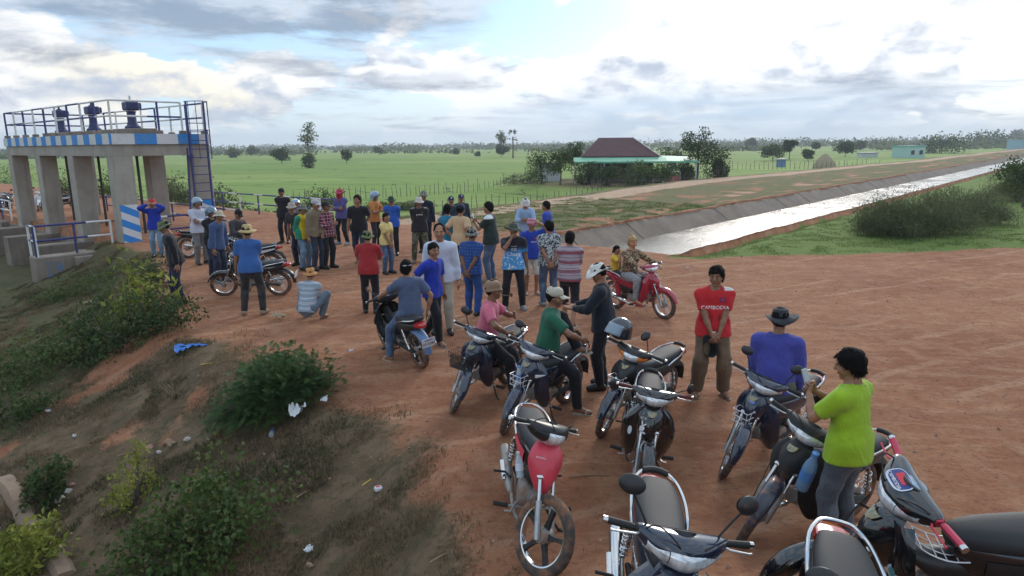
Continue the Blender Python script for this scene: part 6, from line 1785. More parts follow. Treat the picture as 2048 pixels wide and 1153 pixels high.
P_('person in purple-blue long sleeves and black brimmed hat sitting with back turned', None, None, 62, C_('purple_blue', (0.060, 0.065, 0.30)), C_('olive_shorts', (0.11, 0.115, 0.075)), 'long', ('sidef', 'sidef'), 'perch', lean=7, hair='crop', hat='brim', hatmat=C_('black_felt', (0.030, 0.032, 0.036)), loc=at_bike('purple', -.16), seat_z=.72, shorts=.1, sandals=SANDB, height=1.72, fat=1.12, wide=1.06, feet_t={1: (.22, .30, .14), -1: (-.08, .36, .12)}, h=.017)
P_('blonde person with a topknot in leopard-print shirt riding the crimson motorbike', None, None, -50, C_('leopard', (0.33, 0.215, 0.12), 'leopard', (0.12, 0.065, 0.035), scale=.85), C_('checked_trousers', (0.33, 0.34, 0.37), 'plaid', (0.09, 0.09, 0.10), scale=36, col3=(.5, .5, .5)), 'long', ('reach', 'reach'), 'ride', lean=3, hair='bun', loc=at_bike('red', -.16), seat_z=.68, tone=1.55, sandals=mat('red_sandal', (.45, .05, .05), .6), female=True, height=1.62, fat=1.12, look=(-14, -4), group='riders on the crimson motorbike', hands_t={1: ((.31, .38, .99), (1, -.3, -.6), 'grip'), -1: ((-.31, .38, .99), (-1, -.3, -.6), 'grip')})
P_('child in yellow top and red-blue trousers sitting behind the rider', None, None, -40, C_('child_yellow', (0.66, 0.42, 0.045)), C_('child_trousers', (0.42, 0.030, 0.045), 'fade', (.42, .03, .045), z0=.88, z1=.92), 'short', ('mouth', 'clasp'), 'ride', lean=3, hair='tail', loc=at_bike('red', -.56), seat_z=1.02, height=1.15, female=False, wide=.85, group='riders on the crimson motorbike', sandals=mat('red_sandal', (.45, .05, .05), .6))
# the blonde hair
for o in bpy.data.objects:
    if o.name.startswith('hair') and o.parent and o.parent.get('label', '').startswith('blonde'):
        o.material_slots[0].material = mat('blonde_hair', (0.36, 0.21, 0.075), .5, bump=.5, bscale=150)
# things held: phones and the pipe
def held(name, label, cat, mb, mt, K, pos, rot=(0, 0, 0), extra=None):
    bpy.context.view_layer.update()
    o = mb.build(name, mt); M = K['root'].matrix_world @ Matrix.Translation(Vector(pos)) @ Euler(tuple(R(q) for q in rot), 'XYZ').to_matrix().to_4x4()
    o.matrix_world = M; tag(o, label, cat); return o
PHM = mat('phone_body', (.012, .012, .014), .25, coat=.6)
for KK, lb, tl in ((KG, 'pale phone held up by the lime-green shirt', -20), (KPH, 'dark phone held by the person in the dark green tee', -15)):
    mb = MB(); mb.box((0, 0, 0), (.078, .010, .160), bev=.004); mp_ = (np.array(KK['hand'][1]) + np.array(KK['hand'][-1])) / 2 + np.array([0, .03, .06])
    o = held('phone', lb, 'phone', mb, PHM if KK is KPH else mat('pale_phone', (.38, .36, .34), .3, coat=.5), KK, mp_, (tl, 0, 0))
    mb = MB(); mb.box((0, -.006, 0), (.070, .003, .148)); mb.build('screen', mat('phone_screen', (.30, .34, .38), .1, coat=.8), o)
mb = MB(); mb.tube(catmull(np.array([(0, 0, 0), (0, .07, -.012), (0, .13, -.012)]), 3), .0055, 6); mb.lathe([(.008, -.03), (.017, -.02), (.018, .018), (.013, .022), (.012, .0)], 10, np.array([[1, 0, 0, 0], [0, 1, 0, .135], [0, 0, 1, 0], [0, 0, 0, 1.]]))
HMp = np.array(KP['HM']); held('tobacco_pipe', 'wooden tobacco pipe in the mouth of the person in pink', 'pipe', mb, mat('pipe_wood', (.09, .045, .025), .5), KP, np.array(KP['headc']) + HMp @ np.array([.01, .095, -.055]), (0, 0, 6))

bpy.context.view_layer.update()
o = link('cap', hat_mesh('cap'), None, C_('dark_held_cap', (.018, .018, .022)))
o.matrix_world = RC['root'].matrix_world @ Matrix.Translation(Vector(tuple((np.array(RC['hand'][1]) + np.array(RC['hand'][-1])) / 2 + np.array([.06, .05, -.10])))) @ Euler((R(100), R(20), 0), 'XYZ').to_matrix().to_4x4()
tag(o, 'dark cap held in the crossed hands of the red-shirted man', 'cap')
# ------------------------------------------------------------------ plants
def leaf_mat(name, ca_, cb_, rough=.6, trans=.35):
    m, t, b, oc = principled(name)
    at = t.node('ShaderNodeAttribute', attribute_name='tint'); s_ = t.node('ShaderNodeSeparateColor', inp={0: at.outputs['Color']})
    c = t.mix(s_.outputs[0], ca_, cb_)
    c = t.mix(t.math('MULTIPLY', t.ramp(s_.outputs[1], .80, 1.0), .6), c, (.16, .13, .05, 1))
    t.set(b.inputs['Base Color'], c); b.inputs['Roughness'].default_value = rough; b.inputs['Specular IOR Level'].default_value = .25
    tr = t.node('ShaderNodeBsdfTranslucent', inp={0: c}); mx = t.node('ShaderNodeMixShader', inp={0: trans, 1: b.outputs[0], 2: tr.outputs[0]})
    out = [n for n in t.n if n.type == 'OUTPUT_MATERIAL'][0]; t.l.new(mx.outputs[0], out.inputs[0])
    return m
LEAF_D = leaf_mat('dark_leaves', (0.028, 0.054, 0.019), (0.075, 0.115, 0.036)); LEAF_M = leaf_mat('green_leaves', (0.035, 0.070, 0.020), (0.105, 0.150, 0.040)); LEAF_Y = leaf_mat('yellow_green_leaves', (0.11, 0.145, 0.025), (0.33, 0.34, 0.060))
LEAF_F = leaf_mat('feathery_leaves', (0.032, 0.072, 0.022), (0.085, 0.150, 0.045)); LEAF_G = leaf_mat('grey_green_leaves', (0.065, 0.088, 0.040), (0.145, 0.165, 0.075)); GRASSM = leaf_mat('grass_blades', (0.066, 0.066, 0.028), (0.27, 0.185, 0.110)); LAWNM = leaf_mat('lawn_blades', (0.085, 0.140, 0.030), (0.18, 0.22, 0.065))
BARK = mat('bark', (0.11, 0.085, 0.065), .9, bump=.8, bscale=20, var=.3); BARKP = mat('pale_bark', (0.26, 0.235, 0.205), .9, bump=.6, bscale=14, var=.3); WOOD = mat('weathered_post', (0.10, 0.085, 0.072), .9, var=.35, vscale=4)
def cards(pts, size, tint, up=.3, asp=.5, r=None, out=None, fold=True):
    """pointed leaves: centres (n,3), lengths, one tint each"""
    r = r or rng; n = len(pts)
    d = r.normal(size=(n, 3)); d[:, 2] += up
    if out is not None: d += out
    d /= np.linalg.norm(d, axis=1)[:, None] + 1e-9
    e = np.cross(d, r.normal(size=(n, 3))); e /= np.linalg.norm(e, axis=1)[:, None] + 1e-9
    L = np.broadcast_to(size, (n,))[:, None]
    P = np.asarray(pts)
    nm = np.cross(d, e)
    V = np.stack([P - d * L * .5, P + e * L * asp * .5 + nm * L * .06, P + d * L * .5, P - e * L * asp * .5 + nm * L * .06], 1).reshape(-1, 3)
    F = np.arange(n * 4).reshape(n, 4)
    T = np.repeat(np.c_[tint, r.random(n), np.zeros(n), np.ones(n)], 4, 0)
    return V, F, T
def foliage(name, V, F, T, mt, parent=None, kind='stuff'):
    me = mesh_from(name, V, [F] if not isinstance(F, list) else F, False)
    a = me.color_attributes.new('tint', 'FLOAT_COLOR', 'POINT'); a.data.foreach_set('color', np.asarray(T, np.float32).ravel())
    o = link(name, me, parent, mt)
    if kind: o['kind'] = kind
    return o
def clumps(n_c, rad, r, shell=.55, flat_bottom=.25):
    """clump middles inside an ellipsoid"""
    d = r.normal(size=(n_c, 3)); d /= np.linalg.norm(d, axis=1)[:, None]
    q = shell + (1 - shell) * r.random(n_c) ** .6
    q *= .72 + .5 * r.random(n_c)
    P = d * q[:, None] * np.array(rad); P[:, 2] = np.where(P[:, 2] < -rad[2] * flat_bottom, -rad[2] * flat_bottom * r.random(n_c), P[:, 2])
    return P
def bush(label, x, y, rad, n_c, per, leaf, mt, z=None, seed=0, name='bush', cat='bush', group=None, stems=7, up=.5, asp=.5, spread=.22, hgt=None):
    r = np.random.default_rng(seed + 100); z = float(terrain(x, y)) if z is None else z
    rt = empty(name, (x, y, z)); tag(rt, label, cat, group)
    c = clumps(n_c, rad, r, .35, .15) + np.array([0, 0, rad[2] * .42])
    c[:, 2] = np.maximum(c[:, 2], .04)
    k = r.integers(0, n_c, n_c * per); sg = spread * np.array([rad[0], rad[1], rad[2]]) 
    p = c[k] + r.normal(size=(len(k), 3)) * sg * .62; p[:, 2] = np.maximum(p[:, 2], .02)
    gz = terrain(x + p[:, 0], y + p[:, 1]) - z; p[:, 2] += gz
    ct = r.random(n_c); tint = np.clip(ct[k] * .75 + .25 * r.random(len(k)) , 0, 1)
    V, F, T = cards(p, leaf * (.6 + .8 * r.random(len(p))), tint, up, asp, r)
    foliage('foliage', V, F, T, mt, rt)
    for i in range(stems):
        q = c[r.integers(0, n_c)]; b_ = np.array([r.normal() * rad[0] * .12, r.normal() * rad[1] * .12, -.05]); b_[2] = float(terrain(x + b_[0], y + b_[1])) - z - .05
        mb = MB(); mid = (b_ + q) / 2 + r.normal(size=3) * .08 * rad[2]; mb.tube(catmull(np.array([b_, mid, q]), 3), np.linspace(.012, .004, 7) * (1 + rad[2] * .5), 5); mb.build('stem', BARK, rt, True)
    return rt
def fronds(label, x, y, rad, n, flen, mt, seed=0, name='shrub', cat='shrub', n_leaf=9):
    """feathery shrub: fine leaflets in two rows on arching fronds"""
    r = np.random.default_rng(seed + 300); z = float(terrain(x, y)); rt = empty(name, (x, y, z)); tag(rt, label, cat)
    c = clumps(n, rad, r, .25, .1) + np.array([0, 0, rad[2] * .38]); c[:, 2] = np.maximum(c[:, 2], .05)
    c[:, 2] += terrain(x + c[:, 0], y + c[:, 1]) - z
    d = c / np.array(rad) + r.normal(size=(n, 3)) * .55; d[:, 2] = d[:, 2] * .5 + .15; d /= np.linalg.norm(d, axis=1)[:, None]
    e = np.cross(d, [0, 0, 1.0]) + r.normal(size=(n, 3)) * .25; e /= np.linalg.norm(e, axis=1)[:, None]
    ct = r.random(n); Vs, Ts = [], []
    L = flen * (.6 + .7 * r.random(n))
    for j in range(n_leaf):
        t = (j + .5) / n_leaf; w_ = .32 * math.sin(math.pi * (.15 + .8 * t))
        b_ = c + d * (L * (t - .5))[:, None] - np.array([0, 0, 1.0]) * (L * .35 * t * t)[:, None]
        for s_ in (-1, 1):
            tip = b_ + (e * s_ + d * .35) * (L * w_)[:, None]; dd = d * (L * .045)[:, None]
            Vs.append(np.stack([b_ - dd, b_ + dd, tip + dd * .4, tip - dd * .5], 1)); Ts.append(np.c_[np.clip(ct + r.normal(size=n) * .08, 0, 1), r.random(n) * .9, np.zeros(n), np.ones(n)])
    V = np.concatenate(Vs).reshape(-1, 3); T = np.repeat(np.concatenate(Ts), 4, 0)
    foliage('foliage', V, np.arange(len(V)).reshape(-1, 4), T, mt, rt)
    for i in range(10):
        q = c[r.integers(0, n)]; mb = MB(); b_ = np.array([r.normal() * .1, r.normal() * .1, -.05]); mb.tube(catmull(np.array([b_, q * .5 + np.array([0, 0, .1]), q]), 3), np.linspace(.014, .004, 7), 5); mb.build('stem', BARK, rt, True)
    return rt
def tree(label, px, base_y, top_y, wpx, kind='round', mt=None, group='trees in the rice fields', seed=0, n_c=26, per=26, zoff=0.0, dense=1.0, name='tree', depth=None):
    """tree standing where its foot is seen; top and width read from the view"""
    r = np.random.default_rng(seed + 900); x, y, z = hit(px, base_y) if depth is None else (*at_depth(px, base_y, depth)[:2], 0)
    if depth is not None: z = float(terrain(x, y))
    x, y = float(x), float(y); H_ = float(at_depth(px, top_y, y)[2] - z); Wd = wpx / FPX * math.hypot(x, y)
    rt = empty(name, (x, y, z)); tag(rt, label, 'tree', group); mt = mt or LEAF_G; big = max(.12, math.hypot(x, y) * .0023); per = int(per * 1.9)
    if kind == 'palm':
        mb = MB(); mb.tube([(0, 0, -.3), (.05, 0, H_ * .4), (0, 0, H_ * .8)], [H_ * .035, H_ * .026, H_ * .024], 7); mb.build('trunk', BARK, rt, True)
        c = np.array([0, 0, H_ * .82]); V = []; T = []
        for i in range(34):
            a = r.random() * 6.28; el = r.uniform(-.9, 1.4); d = np.array([math.cos(a) * math.cos(el), math.sin(a) * math.cos(el), math.sin(el)]); t0 = r.random()
            L = H_ * .25 * r.uniform(.8, 1.1); ctr = c + d * L * .75
            e = nrm(np.cross(d, (0, 0, 1))); u = np.cross(e, d)
            for q in np.linspace(-1.1, 1.1, 9):
                dd = d * math.cos(q) + e * math.sin(q); tip = ctr + dd * L * .42; ss_ = np.cross(dd, u) * L * .05
                V += [ctr - ss_, ctr + ss_, tip]; T += [(t0, .5, 0, 1)] * 3
        foliage('crown', np.array(V), np.arange(len(V)).reshape(-1, 3), T, mt, rt); return rt
    if kind == 'tall':
        th, cb, rx, rz = H_ * .95, H_ * .30, Wd / 2, H_ * .36; cz = H_ * .66
    elif kind == 'bushy':
        th, cb, rx, rz = H_ * .55, 0, Wd / 2, H_ * .52; cz = H_ * .46
    elif kind == 'sparse':
        th, cb, rx, rz = H_ * .95, 0, Wd / 2, H_ * .34; cz = H_ * .68
    else:
        th, cb, rx, rz = H_ * .7, 0, Wd / 2, H_ * .36; cz = H_ * .62
    lean_ = r.normal(size=2) * H_ * .02
    mb = MB(); mb.tube(catmull(np.array([(0, 0, -.3), (lean_[0], lean_[1], th * .4), (lean_[0] * .5, 0, th)]), 3), np.linspace(max(.05, H_ * .030), .02, 7), 7); mb.build('trunk', BARKP if kind == 'tall' else BARK, rt, True)
    c = clumps(n_c, (rx * .86, rx * .86, rz * .9), r, .45, .9) + np.array([0, 0, cz])
    for i in range(min(7, n_c)):
        b_ = np.array([lean_[0] * .5, 0, th * r.uniform(.45, .9)]); mb = MB(); mb.tube([b_, (b_ + c[i]) / 2 + np.array([0, 0, .05 * H_]), c[i]], [H_ * .011, H_ * .008, .01], 5); mb.build('limb', BARK, rt, True)
    k = r.integers(0, n_c, int(n_c * per * dense)); sp_ = (.20 if kind != 'sparse' else .13) * rx + big * .3
    p = c[k] + np.clip(r.normal(size=(len(k), 3)), -1.5, 1.5) * np.array([sp_, sp_, sp_ * .75]); p[:, 2] = np.maximum(p[:, 2], .1)
    V, F, T = cards(p, big * (.7 + .8 * r.random(len(p))), np.clip(r.random(n_c)[k] * .75 + .25 * r.random(len(k)), 0, 1), .3, .62, r)
    foliage('crown', V, F, T, mt, rt); return rt

# --- near bushes on the bank
def gp(px, py): a = hit(px, py); return a[0], a[1]
x, y = gp(552, 806); fronds('dark feathery shrub with a plastic bag caught in it on the bank', x, y, (.92, .60, .50), 4600, .115, LEAF_F, 1, n_leaf=7)
x, y = gp(250, 690); bush('wide dark-leaved bush at the edge of the red soil', x, y, (1.0, .62, .62), 80, 30, .075, LEAF_D, seed=2, asp=.55)
x, y = gp(325, 662); bush('dark twiggy bush right beside the blue tarpaulin scrap', x, y, (.62, .55, .62), 60, 30, .07, LEAF_D, seed=3)
x, y = gp(275, 655); bush('broad-leaved plant with bright yellow-green young leaves', x, y, (.85, .55, .95), 40, 10, .17, LEAF_Y, seed=4, asp=.42, up=.9, cat='plant', name='leafy_plant')
x, y = gp(205, 640); bush('low weedy bush on the bank below the wing wall', x, y, (1.0, .6, .42), 50, 24, .075, LEAF_M, seed=5)
x, y = gp(300, 575); bush('small dark bush between the man in camouflage hat and the bank', x, y, (.6, .45, .48), 45, 26, .07, LEAF_D, seed=6)
x, y = gp(150, 585); bush('creeping weeds on the slope near the wing wall', x, y, (1.6, .8, .35), 70, 22, .075, LEAF_M, seed=7)
x, y = gp(60, 760); bush('tangle of green weeds on the left slope', x, y, (1.5, .9, .5), 90, 30, .075, LEAF_M, seed=8)
x, y = gp(390, 1120); bush('large round-leaved bush at the bottom of the bank', x, y, (.92, .62, .62), 120, 30, .058, LEAF_M, seed=9, asp=.72)
x, y = gp(275, 1010); bush('yellowish upright shoots behind the round-leaved bush', x, y, (.30, .25, .62), 26, 22, .05, LEAF_Y, seed=10, asp=.6, cat='plant', name='leafy_plant')
x, y = gp(420, 1010); bush('second clump of yellowish shoots near the bottom bush', x, y, (.25, .22, .42), 18, 18, .05, LEAF_Y, seed=11, asp=.6, cat='plant', name='leafy_plant')
x, y = gp(45, 1140); bush('yellow-green leafy shrub in the bottom left corner', x, y, (.55, .35, .42), 50, 26, .085, LEAF_Y, seed=12, asp=.45)
x, y = gp(95, 1000); bush('dark green creeper hanging on the low wall end', x, y, (.28, .30, .34), 40, 26, .055, LEAF_D, seed=13, asp=.75, cat='plant', name='creeper')
x, y = gp(25, 850); bush('green weeds at the left edge above the headwall', x, y, (.8, .5, .40), 50, 26, .07, LEAF_M, seed=14)
x, y = gp(350, 800); r_ = np.random.default_rng(5); V = []; T = []
for i in range(46):
    a = r_.uniform(0, 6.28); L = r_.uniform(.3, .62); d = np.array([math.cos(a), math.sin(a), 0]); w_ = np.cross(d, (0, 0, 1)) * .009; P0 = np.array([x, y, float(terrain(x, y))]) + d * .03; o = len(V)
    pts = [P0 + d * L * .55 * t + np.array([0, 0, L * (1.15 * t - .95 * t * t)]) for t in (0, .3, .6, .85, 1.0)]
    for j in range(4):
        k0, k1 = 1 - j * .22, 1 - (j + 1) * .22; V += [pts[j] - w_ * k0, pts[j] + w_ * k0, pts[j + 1] + w_ * k1, pts[j + 1] - w_ * k1]; T += [(r_.random() * .3 + .4, .3, 0, 1)] * 4
o = foliage('grass_tuft', np.array(V), np.arange(len(V)).reshape(-1, 4), T, GRASSM, None, None); tag(o, 'tuft of long arching grass blades alone on the bank', 'grass tuft')
# --- thicket on the right bank of the canal
for i, (px, py, rx, rz, lb) in enumerate(((1805, 478, 1.3, .88, 'front left part of the wispy grey-green thicket by the canal'), (1885, 474, 1.6, 1.08, 'tallest wispy shrub in the middle of the canal thicket'), (1975, 452, 1.4, .92, 'wispy shrub at the right end of the canal thicket'), (2055, 405, 1.4, 1.3, 'dense shrub at the right picture edge beside the canal'))):
    x, y = gp(px, py); b_ = bush(lb, x, y + .8, (rx, 1.3, rz), 150, 80, .17, LEAF_G, seed=20 + i, asp=.10, up=1.1, spread=.25, group='thicket on the right canal bank', name='shrub', cat='shrub')
tree('dark feathery tree leaning in at the right edge above the canal', 2045, 415, 318, 95, 'sparse', LEAF_D, 'thicket on the right canal bank', 31, 30, 34)
# --- behind the gate
for i, (px, py, rx, rz, dp, lb) in enumerate(((378, 395, 1.6, 1.15, 40, 'green bush seen under the gate deck beside the ladder'), (335, 398, 1.2, .9, 42, 'dark bush between the back gate pillars'), (448, 408, 1.6, 1.2, 40, 'bush at the near end of the long railing'), (210, 385, 1.8, 1.2, 46, 'bush behind the third gate pillar'), (150, 380, 1.6, 1.1, 48, 'bush between the second and third gate pillars'), (10, 330, 3.5, 2.2, 80, 'large dark bush at the far left edge'), (520, 408, 1.0, .7, 40, 'low bush behind the long railing'), (640, 398, 1.3, 1.0, 52, 'dark shrub standing by the field fence'), (590, 402, 1.5, .5, 48, 'weeds along the drop to the rice field'), (760, 405, 1.8, .45, 50, 'weeds on the field edge behind the crowd'), (830, 408, 1.4, .5, 50, 'low growth behind the officers'))):
    a = at_depth(px, py, dp); bush(lb, float(a[0]), float(a[1]), (rx, rx * .8, rz), 50, 30, .16, LEAF_M if i % 2 else LEAF_G, seed=40 + i, group='bushes behind the embankment', stems=4)
# --- trees of the plain
TL = [('tall slender tree with pale trunk and loose crown, tallest on the plain', 620, 336, 239, 36, 'tall', LEAF_G, 30, 13), ('small dense tree at the foot of the tall slender tree', 618, 337, 303, 26, 'bushy', LEAF_D, 20, 24), ('round dark tree on a short trunk left of the tall slender tree', 563, 328, 297, 32, 'round', LEAF_D, 26, 30),
      ('little umbrella-shaped tree right of the tall slender tree', 693, 328, 300, 22, 'round', LEAF_D, 16, 24), ('tree group far left in the field', 470, 316, 293, 24, 'bushy', LEAF_G, 20, 22), ('tree at left beyond the railing end', 508, 312, 294, 20, 'round', LEAF_G, 18, 20), ('round tree with low crown left of the fan palm', 1003, 314, 289, 28, 'round', LEAF_D, 24, 28), ('thin tall tree rising above the round tree', 1004, 311, 258, 20, 'tall', LEAF_G, 18, 12),
      ('small tree far out behind the crowd', 758, 312, 294, 18, 'round', LEAF_G, 14, 20), ('low bushy tree on the plain behind the phone', 912, 309, 297, 14, 'bushy', LEAF_D, 12, 20), ('shrub tree on the plain, middle distance', 955, 313, 303, 10, 'bushy', LEAF_D, 10, 16)]
for i, (lb, px, by, ty, wp, kd, mt_, nc, pr) in enumerate(TL): tree(lb, px, by, ty, wp, kd, mt_, seed=i, n_c=nc, per=pr)
tree('fan palm with globe-shaped crown standing alone', 1026, 317, 263, 18, 'palm', LEAF_D, seed=60, name='palm_tree')
TR = [('dark round tree beside the small blue shed', 1545, 322, 290, 44, 'round', LEAF_D), ('tall narrow tree right of the small blue shed', 1578, 320, 277, 26, 'sparse', LEAF_D), ('tree with bare trunk right of the haystack', 1690, 314, 284, 34, 'round', LEAF_D), ('small tree in front of the haystack', 1615, 322, 301, 18, 'round', LEAF_M), ('slim tree near the haystack', 1630, 306, 286, 14, 'sparse', LEAF_G), ('bush-like tree left of the turquoise house field', 1500, 300, 276, 18, 'round', LEAF_G), ('large dense tree right of the turquoise house', 1885, 307, 277, 92, 'bushy', LEAF_D), ('broad dark tree farther along the canal', 1975, 296, 270, 80, 'bushy', LEAF_D), ('tallest tree at the right end of the horizon', 2036, 288, 261, 22, 'round', LEAF_D), ('round tree in the far field', 1720, 302, 283, 16, 'round', LEAF_G)]
for i, (lb, px, by, ty, wp, kd, mt_) in enumerate(TR): tree(lb, px, by, ty, wp, kd, mt_, seed=70 + i, n_c=26, per=30)
# --- far woods on the horizon, one mass
r = np.random.default_rng(77); P = []; Sz = []; Tn = []
for k in range(420):
    az = R(r.uniform(-42, 44)); D_ = r.uniform(650, 1300) * (1 if r.random() < .75 else .6); hh = r.uniform(4, 9) * (1.25 if az > .1 else 1) * D_ / 950; ww = r.uniform(12, 42)
    n_ = 70; t_ = r.random()
    a = r.normal(size=(n_, 3)) * np.array([ww * .4, ww * .3, hh * .30]); a[:, 2] = np.abs(a[:, 2] + hh * .42); a[:, 2] = np.minimum(a[:, 2], hh * (.82 + .22 * np.cos(a[:, 0] * .3)))
    P.append(a + np.array([D_ * math.sin(az), D_ * math.cos(az), -1.3])); Sz.append(r.uniform(1.6, 3.4, n_)); Tn.append(np.clip(t_ + r.normal(size=n_) * .15, 0, 1))
V, F, T = cards(np.concatenate(P), np.concatenate(Sz), np.concatenate(Tn), .2, .75, r)
fw_ = foliage('far_woods', V, F, T, LEAF_G)
# --- grass blades
def sow(n, n_rng, s_rng, keep, L0, L1, wd, name, mt, seed):
    r = np.random.default_rng(seed); n_, s_ = r.uniform(*n_rng, n), r.uniform(*s_rng, n); x, y = xy(n_, s_)
    p = keep(x, y) * sst(.42, .60, fbm(x * 2.2, y * 2.2, 4, 61)); vis = (y > 3.0) & (np.abs(x) < y * .80 + 1.0); k = (r.random(n) < p) & vis; x, y = x[k], y[k]; m_ = len(x)
    z = terrain(x, y); L = r.uniform(L0, L1, m_) * (.6 + .8 * vnoise(x * 1.1, y * 1.1, 71)); a = r.uniform(0, 6.28, m_); ln = r.uniform(.2, 1.1, m_)
    d = np.stack([np.cos(a), np.sin(a), np.zeros(m_)], -1); w_ = np.stack([-np.sin(a), np.cos(a), np.zeros(m_)], -1) * (wd * (.7 + .6 * r.random(m_)))[:, None]
    b_ = np.stack([x, y, z - .005], -1); tip = b_ + d * (L * ln)[:, None] + np.array([0, 0, 1.0]) * L[:, None]
    V = np.stack([b_ - w_, b_ + w_, tip], 1).reshape(-1, 3); t_ = np.clip((fbm(x * 1.6, y * 1.6, 4, 81) - .5) * 2.6 + .45 + r.normal(size=m_) * .16, 0, 1)
    T = np.repeat(np.c_[t_, r.random(m_), np.zeros(m_), np.ones(m_)], 3, 0)
    return foliage(name, V, np.arange(m_ * 3).reshape(-1, 3), T, mt)
sow(900000, (-26, 0), (-1.0, 8.8), grass_amt, .020, .075, .0055, 'bank_grass', GRASSM, 1)
sow(120000, (-9.4, 8), (17.6, 32), grass_amt, .025, .07, .007, 'lawn_grass', LAWNM, 2)
sow(90000, (-24, -15.3), (18, 34), grass_amt, .03, .09, .008, 'canal_bank_grass', LAWNM, 3)
# ------------------------------------------------------------------ farmhouse and far buildings
ROOF = mat('brown_red_roof', (0.095, 0.036, 0.036), .7, var=.15, vscale=1.5); GREENR = mat('green_awning', (0.11, 0.36, 0.22), .5, var=.15, vscale=.8); WALLB = mat('grey_blue_wall', (0.085, 0.10, 0.125), .85, var=.2, vscale=.8); WALLW = mat('white_wall', (0.50, 0.52, 0.54), .8, var=.1); TURQ = mat('turquoise_wall', (0.36, 0.55, 0.50), .8, var=.08); DARKW = mat('dark_window', (0.025, 0.03, 0.035), .25); ROOFG = mat('grey_tin', (0.35, .36, .37), .5, var=.2)
hx, hy = 11.2, 72.0; hz = float(terrain(hx, hy))
house = empty('farmhouse', (hx, hy, hz), R(-6)); tag(house, 'farmhouse with dark red hipped roof and green tin awning among trees', 'house')
def part(name, m_, fn, parent, smooth=False): mb = MB(); fn(mb); return mb.build(name, m_, parent, smooth)
wz = 2.75
part('wall', WALLB, lambda b: b.box((0, 0, wz / 2 - .1), (6.6, 5.6, wz)), house)
def hip(b):
    e, z0, z1 = .5, wz - .10, 4.45; x, y = 3.3 + e, 2.8 + e
    b.add([(-x, -y, z0), (x, -y, z0), (x, y, z0), (-x, y, z0), (-2.1, 0, z1), (1.4, 0, z1), (-x, -y, z0 - .12), (x, -y, z0 - .12), (x, y, z0 - .12), (-x, y, z0 - .12)],
          [[[0, 1, 5, 4], [2, 3, 4, 5], [0, 6, 7, 1], [1, 7, 8, 2], [2, 8, 9, 3], [3, 9, 6, 0], [6, 9, 8, 7]], [[1, 2, 5], [3, 0, 4]]])
rf = part('roof', ROOF, hip, house)
part('gable_vent', ROOFG, lambda b: b.add([(1.5, -.45, 4.1), (1.85, .0, 4.12), (1.5, .45, 4.1), (1.2, 0, 4.5)], [[[0, 1, 3], [1, 2, 3]]]), rf)
part('ridge_cap', ROOFG, lambda b: b.tube([(1.4, 0, 4.47), (3.8, -3.3, 2.68)], .06, 5), rf)
def awn(b):
    for (xa, xb, ya, yb, za, zb) in ((-4.6, 4.4, -3.25, -5.0, 2.52, 2.14),):
        b.add([(xa, ya, za), (xb, ya, za), (xb, yb, zb), (xa, yb, zb), (xa, ya, za - .05), (xb, ya, za - .05), (xb, yb, zb - .16), (xa, yb, zb - .16)], [[[0, 3, 2, 1], [4, 5, 6, 7], [2, 3, 7, 6], [0, 1, 5, 4], [1, 2, 6, 5], [3, 0, 4, 7]]])
part('awning', GREENR, awn, house)
part('side_awning', GREENR, lambda b: b.add([(4.42, -5.0, 2.16), (4.42, 1.5, 2.58), (7.4, 1.2, 2.46), (7.4, -5.0, 2.12), (4.42, -5.0, 2.0), (4.42, 1.5, 2.5), (7.4, 1.2, 2.38), (7.4, -5.0, 1.98)], [[[0, 3, 2, 1], [4, 5, 6, 7], [3, 0, 4, 7], [2, 3, 7, 6], [1, 2, 6, 5], [0, 1, 5, 4]]]), house)
for x_, y_ in ((-4.4, -4.85), (-1.6, -4.85), (1.4, -4.85), (4.3, -4.85), (7.2, -4.85), (7.2, 1.0)): part('awning_post', WALLW, lambda b: b.box((x_, y_, 1.0), (.09, .09, 2.1)), house)
for x_ in (-2.4, 2.2):
    w_ = part('window', WALLW, lambda b: b.box((x_, -2.82, 1.5), (1.2, .08, 1.1)), house); part('pane', DARKW, lambda b: b.box((x_, -2.87, 1.5), (1.0, .03, .9)), w_)
dr_ = part('door', mat('door_wood', (.12, .07, .04), .6), lambda b: b.box((0, -2.83, 1.0), (1.0, .08, 2.1)), house)
g_ = empty('yard_gate', (*at_depth(1347, 362, 66)[:2], 0)); g_.location.z = float(terrain(g_.location.x, g_.location.y)); tag(g_, 'small faded red gate in the hedge beside the farmhouse', 'gate')
part('gate_frame', ROOFG, lambda b: b.tube([(-.62, 0, 0), (-.62, 0, 1.15), (.62, 0, 1.15), (.62, 0, 0)], .035, 6), g_)
for i in range(6): part('gate_board', mat('faded_red_board', (.36, .13, .10), .7, var=.2), lambda b: b.box((-.48 + i * .19, .03, .42), (.15, .03, .72)), g_)
sh = empty('white_shed', (*at_depth(1098, 362, 74)[:2], 0)); sh.location.z = float(terrain(sh.location.x, sh.location.y)); tag(sh, 'low white shed half hidden by trees left of the farmhouse', 'shed')
part('wall', WALLW, lambda b: b.box((0, 0, .9), (2.2, 2.2, 1.9)), sh); part('roof', ROOFG, lambda b: b.box((0, 0, 1.92), (2.6, 2.6, .08)), sh)
